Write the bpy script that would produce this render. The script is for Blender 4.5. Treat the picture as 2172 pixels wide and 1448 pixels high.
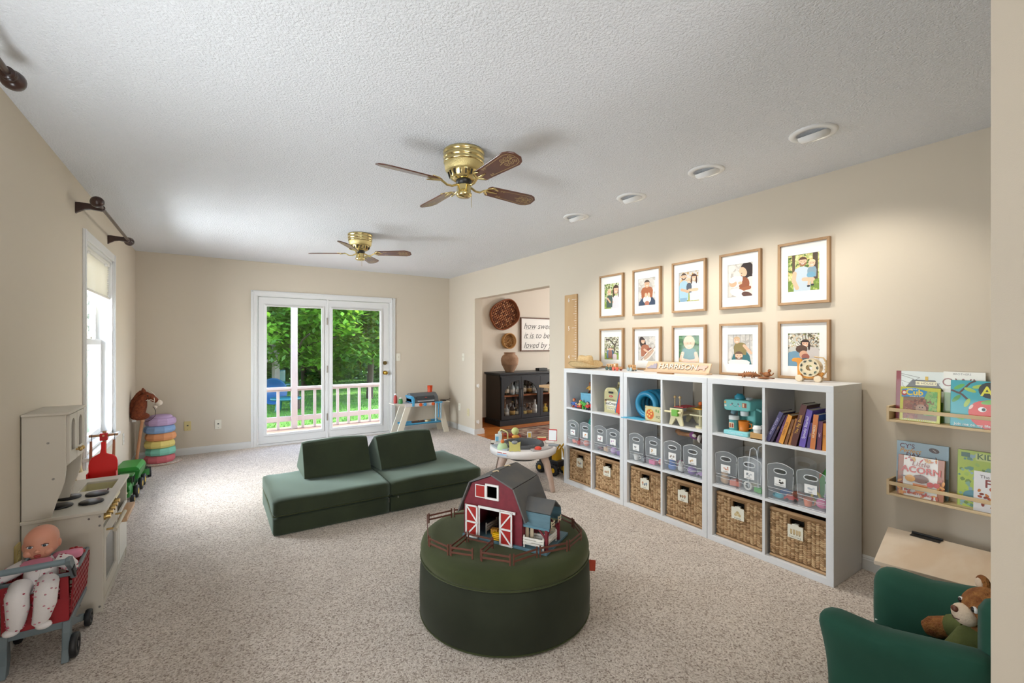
import bpy, bmesh, math, random
from math import sin, cos, pi, radians, hypot, atan2
from mathutils import Matrix, Vector
random.seed(7)
for o in list(bpy.data.objects): bpy.data.objects.remove(o)
SC = bpy.context.scene
COL = SC.collection
# ---------------------------------------------------------------- camera, world, sun, window and fill light, exposure
CAMH = 1.343; YAW = 33.57; CEIL = 2.44
XL, XR, YF = -0.754, 3.262, 6.79
cd = bpy.data.cameras.new('camera'); cam = bpy.data.objects.new('camera', cd); COL.objects.link(cam)
cam.location = (0, 0, CAMH); cam.rotation_euler = (radians(90), 0, radians(-YAW))
cd.sensor_width = 36; cd.lens = 955/2172*36; cd.shift_y = 7.4/2172; cd.clip_start = 0.02; cd.clip_end = 200
SC.camera = cam
wd = bpy.data.worlds.new('world'); SC.world = wd; wd.use_nodes = True
wn = wd.node_tree; wn.nodes.clear()
wo = wn.nodes.new('ShaderNodeOutputWorld'); wb = wn.nodes.new('ShaderNodeBackground'); ws = wn.nodes.new('ShaderNodeTexSky')
ws.sky_type = 'NISHITA'; ws.sun_disc = False; ws.sun_elevation = radians(52); ws.sun_rotation = radians(95)
wb.inputs['Strength'].default_value = 1.0
wn.links.new(ws.outputs[0], wb.inputs[0]); wn.links.new(wb.outputs[0], wo.inputs[0])
def light(name, kind, loc, energy, color=(1, 1, 1), rot=(0, 0, 0), size=None, **kw):
    l = bpy.data.lights.new(name, kind); l.energy = energy; l.color = color
    if kind == 'AREA': l.shape = 'RECTANGLE'; l.size, l.size_y = size
    for k, v in kw.items(): setattr(l, k, v)
    o = bpy.data.objects.new(name, l); COL.objects.link(o); o.location = loc; o.rotation_euler = rot
    return o
# sun, high and off to the side of the garden, nearly along the house wall
sun = light('sun', 'SUN', (8, 9, 12), 5.5, (1, .95, .86), angle=radians(.6))
sun.rotation_euler = Vector((-.80, -.12, -1.05)).to_track_quat('-Z', 'Y').to_euler()
# daylight at the window in view and beside the camera, an added fill behind,
# the last two tilted up to brighten the near ceiling
DAY = (.88, .95, 1)
light('daylight_window_a', 'AREA', (XL-.75, 4.82, 1.5), 205, DAY, (0, radians(-95), 0), (1.7, 1.9))
light('daylight_window_b', 'AREA', (XL+.012, 1.665, 1.325), 33, DAY, (0, radians(-120), 0), (1.5, 1.2))
light('fill_rear', 'AREA', (.25, -2.97, 1.28), 74, (.97, .985, 1), (radians(128), 0, 0), (1.9, 1.9))
light('fill_dining', 'AREA', (8.17, 4.6, 1.4), 105, (1, .98, .95), (0, radians(90), 0), (1.6, 2.6))  # added fill on the closed dining wall, no window there
SC.view_settings.view_transform = 'Standard'; SC.view_settings.look = 'None'
SC.view_settings.exposure = 0.75; SC.view_settings.gamma = 1.0; SC.view_settings.use_curve_mapping = False
cy = SC.cycles; cy.max_bounces = 7; cy.diffuse_bounces = 3; cy.glossy_bounces = 3; cy.transmission_bounces = 4; cy.transparent_max_bounces = 14
cy.caustics_reflective = False; cy.caustics_refractive = False; cy.sample_clamp_indirect = 4.0; cy.use_adaptive_sampling = True; cy.adaptive_threshold = .045
# ---------------------------------------------------------------- materials
def lin(h):
    h = h.lstrip('#'); r = []
    for i in (0, 2, 4):
        c = int(h[i:i+2], 16)/255
        r.append(c/12.92 if c <= .04045 else ((c+.055)/1.055)**2.4)
    return tuple(r)
MATS = {}
def mat(h, rough=.55, metal=0., spec=.5, noise=None, bump=None, coat=0., sheen=0., emit=0., name=None, trans=None, sss=None):
    """plain procedural surface; noise=(scale, hex2, lo, hi), bump=(scale, strength, distance)"""
    key = (h, rough, metal, spec, noise, bump, coat, sheen, emit, trans)
    if name is None: name = 'surface_' + h.lstrip('#')
    if key in MATS: return MATS[key]
    m = bpy.data.materials.new(name); m.use_nodes = True; nt = m.node_tree; b = nt.nodes['Principled BSDF']; L = nt.links.new
    b.inputs['Base Color'].default_value = (*lin(h), 1); b.inputs['Roughness'].default_value = rough
    b.inputs['Metallic'].default_value = metal; b.inputs['Specular IOR Level'].default_value = spec
    b.inputs['Coat Weight'].default_value = coat; b.inputs['Coat Roughness'].default_value = .04
    b.inputs['Sheen Weight'].default_value = sheen
    if emit: b.inputs['Emission Color'].default_value = (*lin(h), 1); b.inputs['Emission Strength'].default_value = emit
    if noise or bump:
        tc = nt.nodes.new('ShaderNodeTexCoord')
    if noise:
        sc, h2, lo, hi = noise[:4]
        mp = nt.nodes.new('ShaderNodeMapping'); L(tc.outputs['Object'], mp.inputs[0])
        if len(noise) > 4: mp.inputs['Scale'].default_value = noise[4]
        n = nt.nodes.new('ShaderNodeTexNoise'); n.inputs['Scale'].default_value = sc; n.inputs['Detail'].default_value = 4
        L(mp.outputs[0], n.inputs['Vector'])
        r = nt.nodes.new('ShaderNodeValToRGB'); r.color_ramp.elements[0].position = lo; r.color_ramp.elements[1].position = hi
        r.color_ramp.elements[0].color = (*lin(h), 1); r.color_ramp.elements[1].color = (*lin(h2), 1)
        L(n.outputs[0], r.inputs[0]); L(r.outputs[0], b.inputs['Base Color'])
    if bump:
        n2 = nt.nodes.new('ShaderNodeTexNoise'); n2.inputs['Scale'].default_value = bump[0]; n2.inputs['Detail'].default_value = 3
        L(tc.outputs['Object'], n2.inputs['Vector'])
        bp = nt.nodes.new('ShaderNodeBump'); bp.inputs['Strength'].default_value = bump[1]; bp.inputs['Distance'].default_value = bump[2]
        L(n2.outputs[0], bp.inputs['Height']); L(bp.outputs[0], b.inputs['Normal'])
    if trans is not None:                       # thin see-through plastic or glass: trans = share let straight through
        tr = nt.nodes.new('ShaderNodeBsdfTransparent'); mx = nt.nodes.new('ShaderNodeMixShader')
        mx.inputs[0].default_value = trans; out = nt.nodes['Material Output']
        L(b.outputs[0], mx.inputs[1]); L(tr.outputs[0], mx.inputs[2]); L(mx.outputs[0], out.inputs[0])
    MATS[key] = m
    return m
def glass_mat(name, tint='ffffff', f0=.035):
    m = bpy.data.materials.new(name); m.use_nodes = True; nt = m.node_tree; nt.nodes.clear(); L = nt.links.new
    out = nt.nodes.new('ShaderNodeOutputMaterial'); mx = nt.nodes.new('ShaderNodeMixShader')
    lw = nt.nodes.new('ShaderNodeLayerWeight'); lw.inputs[0].default_value = .5
    pw = nt.nodes.new('ShaderNodeMath'); pw.operation = 'POWER'; pw.inputs[1].default_value = 5; L(lw.outputs['Facing'], pw.inputs[0])
    fr = nt.nodes.new('ShaderNodeMath'); fr.operation = 'MULTIPLY_ADD'; fr.inputs[1].default_value = .9; fr.inputs[2].default_value = f0; L(pw.outputs[0], fr.inputs[0])
    tr = nt.nodes.new('ShaderNodeBsdfTransparent'); tr.inputs[0].default_value = (*lin(tint), 1)
    gl = nt.nodes.new('ShaderNodeBsdfGlossy'); gl.inputs['Roughness'].default_value = .02
    L(fr.outputs[0], mx.inputs[0]); L(tr.outputs[0], mx.inputs[1]); L(gl.outputs[0], mx.inputs[2]); L(mx.outputs[0], out.inputs[0])
    return m
GLASS = glass_mat('clear_glass'); PGLASS = glass_mat('picture_glass', f0=.007)
def print_mat(name, rough, coat):
    m = bpy.data.materials.new(name); m.use_nodes = True; nt = m.node_tree; b = nt.nodes['Principled BSDF']
    a = nt.nodes.new('ShaderNodeAttribute'); a.attribute_name = 'ink'
    nt.links.new(a.outputs['Color'], b.inputs['Base Color']); b.inputs['Roughness'].default_value = rough
    b.inputs['Coat Weight'].default_value = coat; b.inputs['Coat Roughness'].default_value = .03
    return m
INK = print_mat('matt_print', .6, 0); INKG = print_mat('print_behind_glass', .5, .7); INKC = print_mat('glossy_print', .3, .2)
# ---------------------------------------------------------------- mesh builder
def TM(loc=(0, 0, 0), rz=0, ry=0, rx=0, s=1):
    return Matrix.Translation(loc) @ Matrix.Rotation(rz, 4, 'Z') @ Matrix.Rotation(ry, 4, 'Y') @ Matrix.Rotation(rx, 4, 'X') @ Matrix.Scale(s, 4)
class MB:
    def __init__(s, T=None): s.v = []; s.f = []; s.m = []; s.s = []; s.T = T
    def add(s, vs, fs, mi=0, sm=False, T=None):
        o = len(s.v); M = s.T
        if T is not None: M = (s.T @ T) if s.T is not None else T
        s.v += [tuple(M @ Vector(p)) for p in vs] if M is not None else [tuple(p) for p in vs]
        for f in fs: s.f.append([i+o for i in f]); s.m.append(mi); s.s.append(sm)
        return s
    def bb(s, x0, y0, z0, x1, y1, z1, mi=0, T=None):
        return s.add([(x0,y0,z0),(x1,y0,z0),(x1,y1,z0),(x0,y1,z0),(x0,y0,z1),(x1,y0,z1),(x1,y1,z1),(x0,y1,z1)],
              [(3,2,1,0),(4,5,6,7),(0,1,5,4),(1,2,6,5),(2,3,7,6),(3,0,4,7)], mi, False, T)
    def box(s, c, d, mi=0, T=None):
        return s.bb(c[0]-d[0]/2, c[1]-d[1]/2, c[2]-d[2]/2, c[0]+d[0]/2, c[1]+d[1]/2, c[2]+d[2]/2, mi, T)
    def prism(s, poly, z0, z1, mi=0, T=None, sm=False):
        n = len(poly)
        vs = [(x, y, z0) for x, y in poly]+[(x, y, z1) for x, y in poly]
        s.add(vs, [tuple(range(n))[::-1], tuple(range(n, 2*n))], mi, False, T)
        return s.add(vs, [(i, (i+1) % n, n+(i+1) % n, n+i) for i in range(n)], mi, sm, T)
    def ring(s, outer, inner, z0, z1, mi=0, T=None):
        """plate with a hole: outer and inner loops of the same number of points"""
        n = len(outer)
        vs = [(x,y,z0) for x,y in outer]+[(x,y,z0) for x,y in inner]+[(x,y,z1) for x,y in outer]+[(x,y,z1) for x,y in inner]
        fs = []
        for i in range(n):
            j = (i+1) % n
            fs += [(j,i,n+i,n+j), (2*n+i,2*n+j,3*n+j,3*n+i), (i,j,2*n+j,2*n+i), (n+j,n+i,3*n+i,3*n+j)]
        return s.add(vs, fs, mi, False, T)
    def cyl(s, p0, p1, r0, r1=None, n=12, mi=0, caps=True, sm=True):
        r1 = r0 if r1 is None else r1
        p0, p1 = Vector(p0), Vector(p1); q = (p1-p0).to_track_quat('Z', 'Y'); ux, uy = q @ Vector((1,0,0)), q @ Vector((0,1,0))
        vs = []
        for p, r in ((p0, r0), (p1, r1)):
            for i in range(n):
                a = 2*pi*i/n; vs.append(p+ux*(r*cos(a))+uy*(r*sin(a)))
        s.add(vs, [(i, (i+1) % n, n+(i+1) % n, n+i) for i in range(n)], mi, sm)
        if caps: s.add(vs, [tuple(range(n))[::-1], tuple(range(n, 2*n))], mi, False)
        return s
    def tube(s, pts, r, n=8, mi=0, closed=False, caps=True, flat=1.0):
        P = [Vector(p) for p in pts]; m = len(P); R = r if isinstance(r, (list, tuple)) else [r]*m
        vs = []; up = None
        for i in range(m):
            a = P[(i-1) % m] if (closed or i > 0) else P[i]; b = P[(i+1) % m] if (closed or i < m-1) else P[i]
            t = (b-a)
            t = t.normalized() if t.length > 1e-9 else Vector((0, 0, 1))
            if up is None:
                up = Vector((0, 0, 1)) if abs(t.z) < .9 else Vector((1, 0, 0))
            x = up.cross(t).normalized(); up = t.cross(x).normalized()
            for k in range(n):
                an = 2*pi*k/n; vs.append(P[i]+x*(R[i]*cos(an))+up*(R[i]*flat*sin(an)))
        fs = []
        for i in range(m if closed else m-1):
            j = (i+1) % m
            for k in range(n): fs.append((i*n+k, i*n+(k+1) % n, j*n+(k+1) % n, j*n+k))
        s.add(vs, fs, mi, True)
        if caps and not closed: s.add(vs, [tuple(range(n))[::-1], tuple(range((m-1)*n, m*n))], mi, False)
        return s
    def lathe(s, prof, n=24, o=(0, 0, 0), mi=0, T=None, sx=1, sy=1, sm=True, caps=True):
        vs = []; m = len(prof)
        for r, z in prof:
            for i in range(n):
                a = 2*pi*i/n; vs.append((o[0]+r*cos(a)*sx, o[1]+r*sin(a)*sy, o[2]+z))
        fs = [(j*n+i, j*n+(i+1) % n, (j+1)*n+(i+1) % n, (j+1)*n+i) for j in range(m-1) for i in range(n)]
        s.add(vs, fs, mi, sm, T)
        return s.add(vs, [tuple(range(n))[::-1], tuple(range((m-1)*n, m*n))], mi, sm, T) if caps else s
    def sph(s, c, r, nu=14, nv=9, mi=0, T=None):
        r = (r, r, r) if not isinstance(r, (tuple, list)) else r
        vs = [(c[0], c[1], c[2]-r[2])]
        for j in range(1, nv):
            b = -pi/2+pi*j/nv
            for i in range(nu):
                a = 2*pi*i/nu; vs.append((c[0]+r[0]*cos(b)*cos(a), c[1]+r[1]*cos(b)*sin(a), c[2]+r[2]*sin(b)))
        vs.append((c[0], c[1], c[2]+r[2])); t = len(vs)-1
        fs = [(0, 1+(i+1) % nu, 1+i) for i in range(nu)]
        for j in range(nv-2):
            for i in range(nu): fs.append((1+j*nu+i, 1+j*nu+(i+1) % nu, 1+(j+1)*nu+(i+1) % nu, 1+(j+1)*nu+i))
        fs += [(1+(nv-2)*nu+i, 1+(nv-2)*nu+(i+1) % nu, t) for i in range(nu)]
        return s.add(vs, fs, mi, True, T)
    def pillow(s, c, d, r, n=10, mi=0, T=None, fn=None):
        """soft rounded block: size d, corner radius r; fn(x,y,z in -1..1 of the block, point) may push points about"""
        vs = []; fs = []; idx = {}
        h = [q/2 for q in d]
        def P(u):
            p = [u[k]*h[k] for k in range(3)]; q = [max(-(h[k]-r), min(h[k]-r, p[k])) for k in range(3)]
            dv = Vector([p[k]-q[k] for k in range(3)])
            if dv.length > 1e-9: dv = dv.normalized()*r
            return Vector(q)+dv
        def g(a):                               # denser towards the edges
            return math.copysign(abs(a)**.75, a) if r < min(h)*.6 else a
        for ax in range(3):
            for sg in (-1, 1):
                grid = []
                for i in range(n+1):
                    row = []
                    for j in range(n+1):
                        u = [0, 0, 0]; u[ax] = sg; u[(ax+1) % 3] = g(-1+2*i/n); u[(ax+2) % 3] = g(-1+2*j/n)
                        key = tuple(round(q, 5) for q in u)
                        if key not in idx:
                            p = P(u)
                            if fn: p = fn(u, p)
                            idx[key] = len(vs); vs.append((c[0]+p[0], c[1]+p[1], c[2]+p[2]))
                        row.append(idx[key])
                    grid.append(row)
                for i in range(n):
                    for j in range(n):
                        f = (grid[i][j], grid[i+1][j], grid[i+1][j+1], grid[i][j+1])
                        fs.append(f if sg > 0 else f[::-1])
        return s.add(vs, fs, mi, True, T)
    def build(s, name, mats, parent=None, bev=0, seg=2, kind=None, label=None, loc=None, smooth=None):
        me = bpy.data.meshes.new(name); me.from_pydata(s.v, [], s.f)
        for q in (mats if isinstance(mats, (list, tuple)) else [mats]): me.materials.append(q)
        me.polygons.foreach_set('material_index', s.m); me.polygons.foreach_set('use_smooth', s.s)
        if bev:
            bm = bmesh.new(); bm.from_mesh(me); bmesh.ops.remove_doubles(bm, verts=bm.verts, dist=1e-6)
            es = [e for e in bm.edges if len(e.link_faces) == 2 and e.calc_face_angle(0) > .5]
            bmesh.ops.bevel(bm, geom=es, offset=bev, segments=seg, profile=.5, affect='EDGES', clamp_overlap=True)
            bm.to_mesh(me); bm.free()
        me.update()
        o = bpy.data.objects.new(name, me); COL.objects.link(o)
        if parent: o.parent = parent
        if loc: o.location = loc
        if kind: o['kind'] = kind
        if label: o['label'] = label
        return o
def thing(name, label, cat, loc=(0, 0, 0), rz=0, group=None):
    o = bpy.data.objects.new(name, None); COL.objects.link(o); o.location = loc; o.rotation_euler = (0, 0, rz)
    o.empty_display_size = .05; o['label'] = label; o['category'] = cat
    if group: o['group'] = group
    return o
def tag(o, label, cat, group=None):
    o['label'] = label; o['category'] = cat
    if group: o['group'] = group
    return o
def clone(root, loc, rz=None, label=None, group=None):
    r = root.copy(); COL.objects.link(r); r.location = loc
    if rz is not None: r.rotation_euler = (0, 0, rz)
    if label: r['label'] = label
    if group: r['group'] = group
    for ch in list(root.children):
        c = ch.copy(); COL.objects.link(c); c.parent = r
        for g in list(ch.children):
            d = g.copy(); COL.objects.link(d); d.parent = c
    return r
def rrect(x0, y0, x1, y1, r, k=4):
    out = []
    for cx, cy, a0 in ((x1-r, y0+r, -pi/2), (x1-r, y1-r, 0), (x0+r, y1-r, pi/2), (x0+r, y0+r, pi)):
        for i in range(k+1):
            a = a0+pi/2*i/k; out.append((cx+r*cos(a), cy+r*sin(a)))
    return out
def circ(cx, cy, r, n=20, ry=None):
    ry = r if ry is None else ry
    return [(cx+r*cos(2*pi*i/n), cy+ry*sin(2*pi*i/n)) for i in range(n)]
# ---------------------------------------------------------------- flat print (photos, covers, lettering)
TXT = {}
def text_mesh(t):
    if t not in TXT:
        cu = bpy.data.curves.new('t', 'FONT'); cu.body = t; cu.resolution_u = 3
        ob = bpy.data.objects.new('t', cu); COL.objects.link(ob)
        dg = bpy.context.evaluated_depsgraph_get(); me = bpy.data.meshes.new_from_object(ob.evaluated_get(dg))
        TXT[t] = ([(v.co.x, v.co.y) for v in me.vertices], [tuple(p.vertices) for p in me.polygons])
        bpy.data.objects.remove(ob); bpy.data.curves.remove(cu); bpy.data.meshes.remove(me)
    return TXT[t]
class Print:
    """a printed sheet: shapes in the local xy plane, each layer a hair above the last"""
    def __init__(s, step=.00012): s.v = []; s.f = []; s.c = []; s.z = 0; s.step = step
    def poly(s, pts, h):
        o = len(s.v); s.v += [(x, y, s.z) for x, y in pts]; s.f.append(list(range(o, o+len(pts)))); s.c.append((*lin(h), 1)); s.z += s.step; return s
    def rect(s, x0, y0, x1, y1, h): return s.poly([(x0, y0), (x1, y0), (x1, y1), (x0, y1)], h)
    def ell(s, cx, cy, rx, ry, h, n=18, rot=0):
        return s.poly([(cx+rx*cos(a)*cos(rot)-ry*sin(a)*sin(rot), cy+rx*cos(a)*sin(rot)+ry*sin(a)*cos(rot)) for a in (2*pi*i/n for i in range(n))], h)
    def line(s, pts, w, h):
        for (x0, y0), (x1, y1) in zip(pts, pts[1:]):
            dx, dy = x1-x0, y1-y0; l = hypot(dx, dy) or 1; nx, ny = -dy/l*w/2, dx/l*w/2
            o = len(s.v); s.v += [(x0+nx, y0+ny, s.z), (x0-nx, y0-ny, s.z), (x1-nx, y1-ny, s.z), (x1+nx, y1+ny, s.z)]
            s.f.append([o, o+1, o+2, o+3]); s.c.append((*lin(h), 1))
        s.z += s.step; return s
    def dots(s, x0, y0, x1, y1, n, r0, r1, cols, rnd=random, asp=1):
        for k in range(n):
            x, y = rnd.uniform(x0, x1), rnd.uniform(y0, y1); r = rnd.uniform(r0, r1); a0 = rnd.uniform(0, 6)
            o = len(s.v); m = 6
            s.v += [(min(max(x+r*cos(a0+2*pi*i/m)*rnd.uniform(.7, 1.2), x0), x1), min(max(y+r*asp*sin(a0+2*pi*i/m)*rnd.uniform(.7, 1.2), y0), y1), s.z) for i in range(m)]
            s.f.append(list(range(o, o+m))); s.c.append((*lin(rnd.choice(cols)), 1)); s.z += s.step*.05
        s.z += s.step; return s
    def text(s, t, x, y, size, h, align='c', shear=0, rot=0, sx=1, bold=0):
        v, f = text_mesh(t)
        if not v: return s
        x0, x1 = min(p[0] for p in v), max(p[0] for p in v)
        off = {'c': (x0+x1)/2, 'l': x0, 'r': x1}[align]
        for dx, dy in (((0, 0),) if not bold else ((-bold, 0), (bold, 0), (0, bold), (0, -bold))):
            o = len(s.v)
            for a, b in v:
                p, q = ((a-off)*sx+b*shear)*size, b*size
                s.v.append((x+p*cos(rot)-q*sin(rot)+dx, y+p*sin(rot)+q*cos(rot)+dy, s.z))
            for p in f: s.f.append([i+o for i in p]); s.c.append((*lin(h), 1))
            s.z += s.step*.3
        s.z += s.step; return s
    def build(s, name, m, parent=None, T=None, label=None):
        me = bpy.data.meshes.new(name); vs = [tuple(T @ Vector(p)) for p in s.v] if T is not None else s.v
        me.from_pydata(vs, [], s.f)
        at = me.attributes.new('ink', 'FLOAT_COLOR', 'CORNER'); data = []
        for p, c in zip(s.f, s.c): data += list(c)*len(p)
        at.data.foreach_set('color', data); me.materials.append(m); me.update()
        o = bpy.data.objects.new(name, me); COL.objects.link(o)
        if parent: o.parent = parent
        if label: o['label'] = label
        return o
def face(origin, ex, ey):
    """matrix that lays a print's x along ex and y along ey at origin"""
    ex, ey = Vector(ex).normalized(), Vector(ey).normalized(); ez = ex.cross(ey)
    M = Matrix((ex, ey, ez)).transposed().to_4x4(); M.translation = Vector(origin); return M
# a face on the right-hand wall: print x runs towards the camera (-Y), print y runs up, normal -X
def wallR(x, y, z): return face((x, y, z), (0, -1, 0), (0, 0, 1))
def wallF(x, y, z): return face((x, y, z), (1, 0, 0), (0, 0, 1))
WHITE = 'e9e8e4'
# ---------------------------------------------------------------- the room
def wall_mat(h):
    m = mat(h, .75, spec=.25, bump=(420, .12, .002), name='wall_paint_'+h); return m
WALL = wall_mat('d6cab7'); WALLD = wall_mat('dcd3c5')
PAINT = mat('e6e5e2', .38, name='white_gloss_paint')
def carpet_mat():
    m = bpy.data.materials.new('speckled_carpet'); m.use_nodes = True; nt = m.node_tree; b = nt.nodes['Principled BSDF']; L = nt.links.new
    tc = nt.nodes.new('ShaderNodeTexCoord')
    v = nt.nodes.new('ShaderNodeTexVoronoi'); v.inputs['Scale'].default_value = 155; L(tc.outputs['Object'], v.inputs['Vector'])
    n = nt.nodes.new('ShaderNodeTexNoise'); n.inputs['Scale'].default_value = 110; n.inputs['Detail'].default_value = 3; L(tc.outputs['Object'], n.inputs['Vector'])
    sp = nt.nodes.new('ShaderNodeSeparateColor'); L(v.outputs['Color'], sp.inputs[0])
    r = nt.nodes.new('ShaderNodeValToRGB'); e = r.color_ramp
    cols = [(0, '5f4f45'), (.2, '8d7b6d'), (.34, 'bcac9d'), (.55, 'd6c9bb'), (.8, 'e6dace'), (1, 'f0e8de')]
    e.elements[0].position, e.elements[0].color = cols[0][0], (*lin(cols[0][1]), 1)
    e.elements[1].position, e.elements[1].color = 1, (*lin(cols[-1][1]), 1)
    for p, c in cols[1:-1]: q = e.elements.new(p); q.color = (*lin(c), 1)
    mx = nt.nodes.new('ShaderNodeMix'); mx.data_type = 'FLOAT'; mx.inputs[0].default_value = .45
    L(sp.outputs[0], mx.inputs[2]); L(n.outputs[0], mx.inputs[3]); L(mx.outputs[0], r.inputs[0])
    n3 = nt.nodes.new('ShaderNodeTexNoise'); n3.inputs['Scale'].default_value = 5; L(tc.outputs['Object'], n3.inputs['Vector'])
    rr = nt.nodes.new('ShaderNodeMapRange'); rr.inputs[1].default_value = .3; rr.inputs[2].default_value = .7; rr.inputs[3].default_value = .93; rr.inputs[4].default_value = 1.03
    L(n3.outputs[0], rr.inputs[0])
    ml = nt.nodes.new('ShaderNodeMix'); ml.data_type = 'RGBA'; ml.blend_type = 'MULTIPLY'; ml.inputs[0].default_value = 1
    L(r.outputs[0], ml.inputs[6]); L(rr.outputs[0], ml.inputs[7]); L(ml.outputs[2], b.inputs['Base Color'])
    bp = nt.nodes.new('ShaderNodeBump'); bp.inputs['Strength'].default_value = .9; bp.inputs['Distance'].default_value = .006
    n2 = nt.nodes.new('ShaderNodeTexNoise'); n2.inputs['Scale'].default_value = 160; n2.inputs['Detail'].default_value = 2; L(tc.outputs['Object'], n2.inputs['Vector'])
    L(n2.outputs[0], bp.inputs['Height']); L(bp.outputs[0], b.inputs['Normal'])
    b.inputs['Roughness'].default_value = .95; b.inputs['Specular IOR Level'].default_value = .1; b.inputs['Sheen Weight'].default_value = .15
    return m
CARPET = carpet_mat()
def ceil_mat():
    m = bpy.data.materials.new('popcorn_ceiling'); m.use_nodes = True; nt = m.node_tree; b = nt.nodes['Principled BSDF']; L = nt.links.new
    tc = nt.nodes.new('ShaderNodeTexCoord')
    n = nt.nodes.new('ShaderNodeTexNoise'); n.inputs['Scale'].default_value = 95; n.inputs['Detail'].default_value = 4; n.inputs['Roughness'].default_value = .62
    L(tc.outputs['Object'], n.inputs['Vector'])
    r = nt.nodes.new('ShaderNodeValToRGB'); r.color_ramp.elements[0].position = .38; r.color_ramp.elements[1].position = .66
    L(n.outputs[0], r.inputs[0])
    bp = nt.nodes.new('ShaderNodeBump'); bp.inputs['Strength'].default_value = .75; bp.inputs['Distance'].default_value = .007
    L(r.outputs[0], bp.inputs['Height']); L(bp.outputs[0], b.inputs['Normal'])
    b.inputs['Base Color'].default_value = (*lin('f6f7f9'), 1); b.inputs['Roughness'].default_value = .9; b.inputs['Specular IOR Level'].default_value = .15
    return m
POPCORN = ceil_mat()
def struct(name, mb, m, parent=None, **k): return mb.build(name, m, parent, kind=None if parent else 'structure', **k)
def sroot(name):
    o = bpy.data.objects.new(name, None); COL.objects.link(o); o['kind'] = 'structure'; return o
YB = -3.0; T = .13
struct('floor', MB().bb(XL-.1, YB, -.12, XR+.02, YF+.02, 0), CARPET)
struct('ceiling', MB().bb(XL-.15, YB-.1, CEIL, XR+T, YF+.15, CEIL+.1), POPCORN)
# left wall with two window openings (Y 4.30-5.36 in view, 1.05-2.30 beside the camera)
W1 = (4.30, 5.36, .56, 2.09); W2 = (1.05, 2.28, .56, 2.09)
def wall_with_holes(name, axis, c0, c1, a0, a1, holes, m):
    mb = MB()
    def seg(u0, u1, z0, z1):
        if u1-u0 < 1e-4 or z1-z0 < 1e-4: return
        mb.bb(c0, u0, z0, c1, u1, z1) if axis == 'X' else mb.bb(u0, c0, z0, u1, c1, z1)
    u = a0
    for h in sorted(holes):
        seg(u, h[0], 0, CEIL); seg(h[0], h[1], 0, h[2]); seg(h[0], h[1], h[3], CEIL); u = h[1]
    seg(u, a1, 0, CEIL)
    return struct(name, mb, m)
wall_with_holes('wall_left', 'X', XL-.15, XL, YB, YF+.15, [W1], WALL)
DOOR = (.47, 2.27, 0, 2.0)
wall_with_holes('wall_far', 'Y', YF, YF+.15, XL, XR+T, [DOOR], WALL)
OPEN = (4.125, 5.923, 0, 2.035)
wall_with_holes('wall_right', 'X', XR, XR+T, .08, YF, [OPEN], WALL)
struct('wall_near', MB().bb(1.25, .085, 0, XR+T, .213, CEIL), wall_mat('cabfae'))
wall_with_holes('wall_back', 'Y', YB-.13, YB, XL, XR+T, [], WALL)
struct('wall_side', MB().bb(XR, YB, 0, XR+T, .08, CEIL), WALL)
# dining room seen through the opening
struct('wall_dining_far', MB().bb(XR+T, YF, 0, 8.2, YF+.15, CEIL), WALLD)
wall_with_holes('wall_dining_side', 'X', 8.2, 8.33, 1.2, YF+.15, [], WALLD)
struct('wall_dining_near', MB().bb(XR+T, 1.1, 0, 8.2, 1.23, CEIL), WALLD)
struct('ceiling_dining', MB().bb(XR+T, 1.1, CEIL, 8.33, YF+.15, CEIL+.1), POPCORN)
def plank_mat(i, h): return mat(h, .32, noise=(9, 'a8571f', .35, .7, (1, 8, 1)), coat=.25, name='oak_board_%d' % i)
fd = struct('floor_dining', MB().bb(XR+.02, 1.1, -.12, 8.2, YF, -.012), mat('5a3216', .6))
PL = [plank_mat(i, h) for i, h in enumerate(('c9762f', 'bd6a28', 'd18338'))]
rp = random.Random(3); y = 4.0
pm = [MB().bb(0, 0, -.012, 1.2, .072, .004).build('plank', p, fd, bev=.0012, seg=1) for p in PL]; pu = [0, 0, 0]
while y < YF-.02:
    x = XR+.03-rp.uniform(0, .01)
    k = 0
    while x < 5.9:
        i = rp.randrange(3)
        if pu[i]: o = pm[i].copy(); COL.objects.link(o)
        else: o = pm[i]; pu[i] = 1
        l = rp.uniform(.5, .98) if k == 0 else .995
        o.location = (x, y, 0); o.scale = (l, .972, 1); x += 1.2*l+.003; k += 1
    y += .073
# baseboards: a flat board with a rounded cap
BB = mat('dddcd8', .45, name='white_baseboard')
def baseboard(name, p0, p1, side, m=BB, h=.085):
    d = Vector((p1[0]-p0[0], p1[1]-p0[1], 0)); L = d.length; a = atan2(d.y, d.x)
    pr = [(0, 0), (.014, 0), (.014, h*.72), (.011, h*.8), (.011, h*.86), (.006, h*.97), (0, h)]
    if side < 0: pr = [(-q, z) for q, z in pr][::-1]
    mb = MB().prism(pr, 0, L, T=face((0, 0, 0), (0, 1, 0), (0, 0, 1)))
    o = struct(name, mb, m); o.location = (p0[0], p0[1], 0); o.rotation_euler = (0, 0, a); return o
baseboard('baseboard_left', (XL, 6.79), (XL, .0), 1)
baseboard('baseboard_far', (.41, YF), (XL, YF), 1)
baseboard('baseboard_far_corner', (XR, YF), (2.34, YF), 1)
baseboard('baseboard_right', (XR, OPEN[1]), (XR, YF), 1)
baseboard('baseboard_right_near', (XR, .21), (XR, OPEN[0]), 1)
baseboard('baseboard_dining', (8.2, YF), (XR+T, YF), 1, mat('9c5120', .4, noise=(6, '7d3c14', .3, .7, (1, 1, 1)), name='oak_baseboard'))
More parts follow.
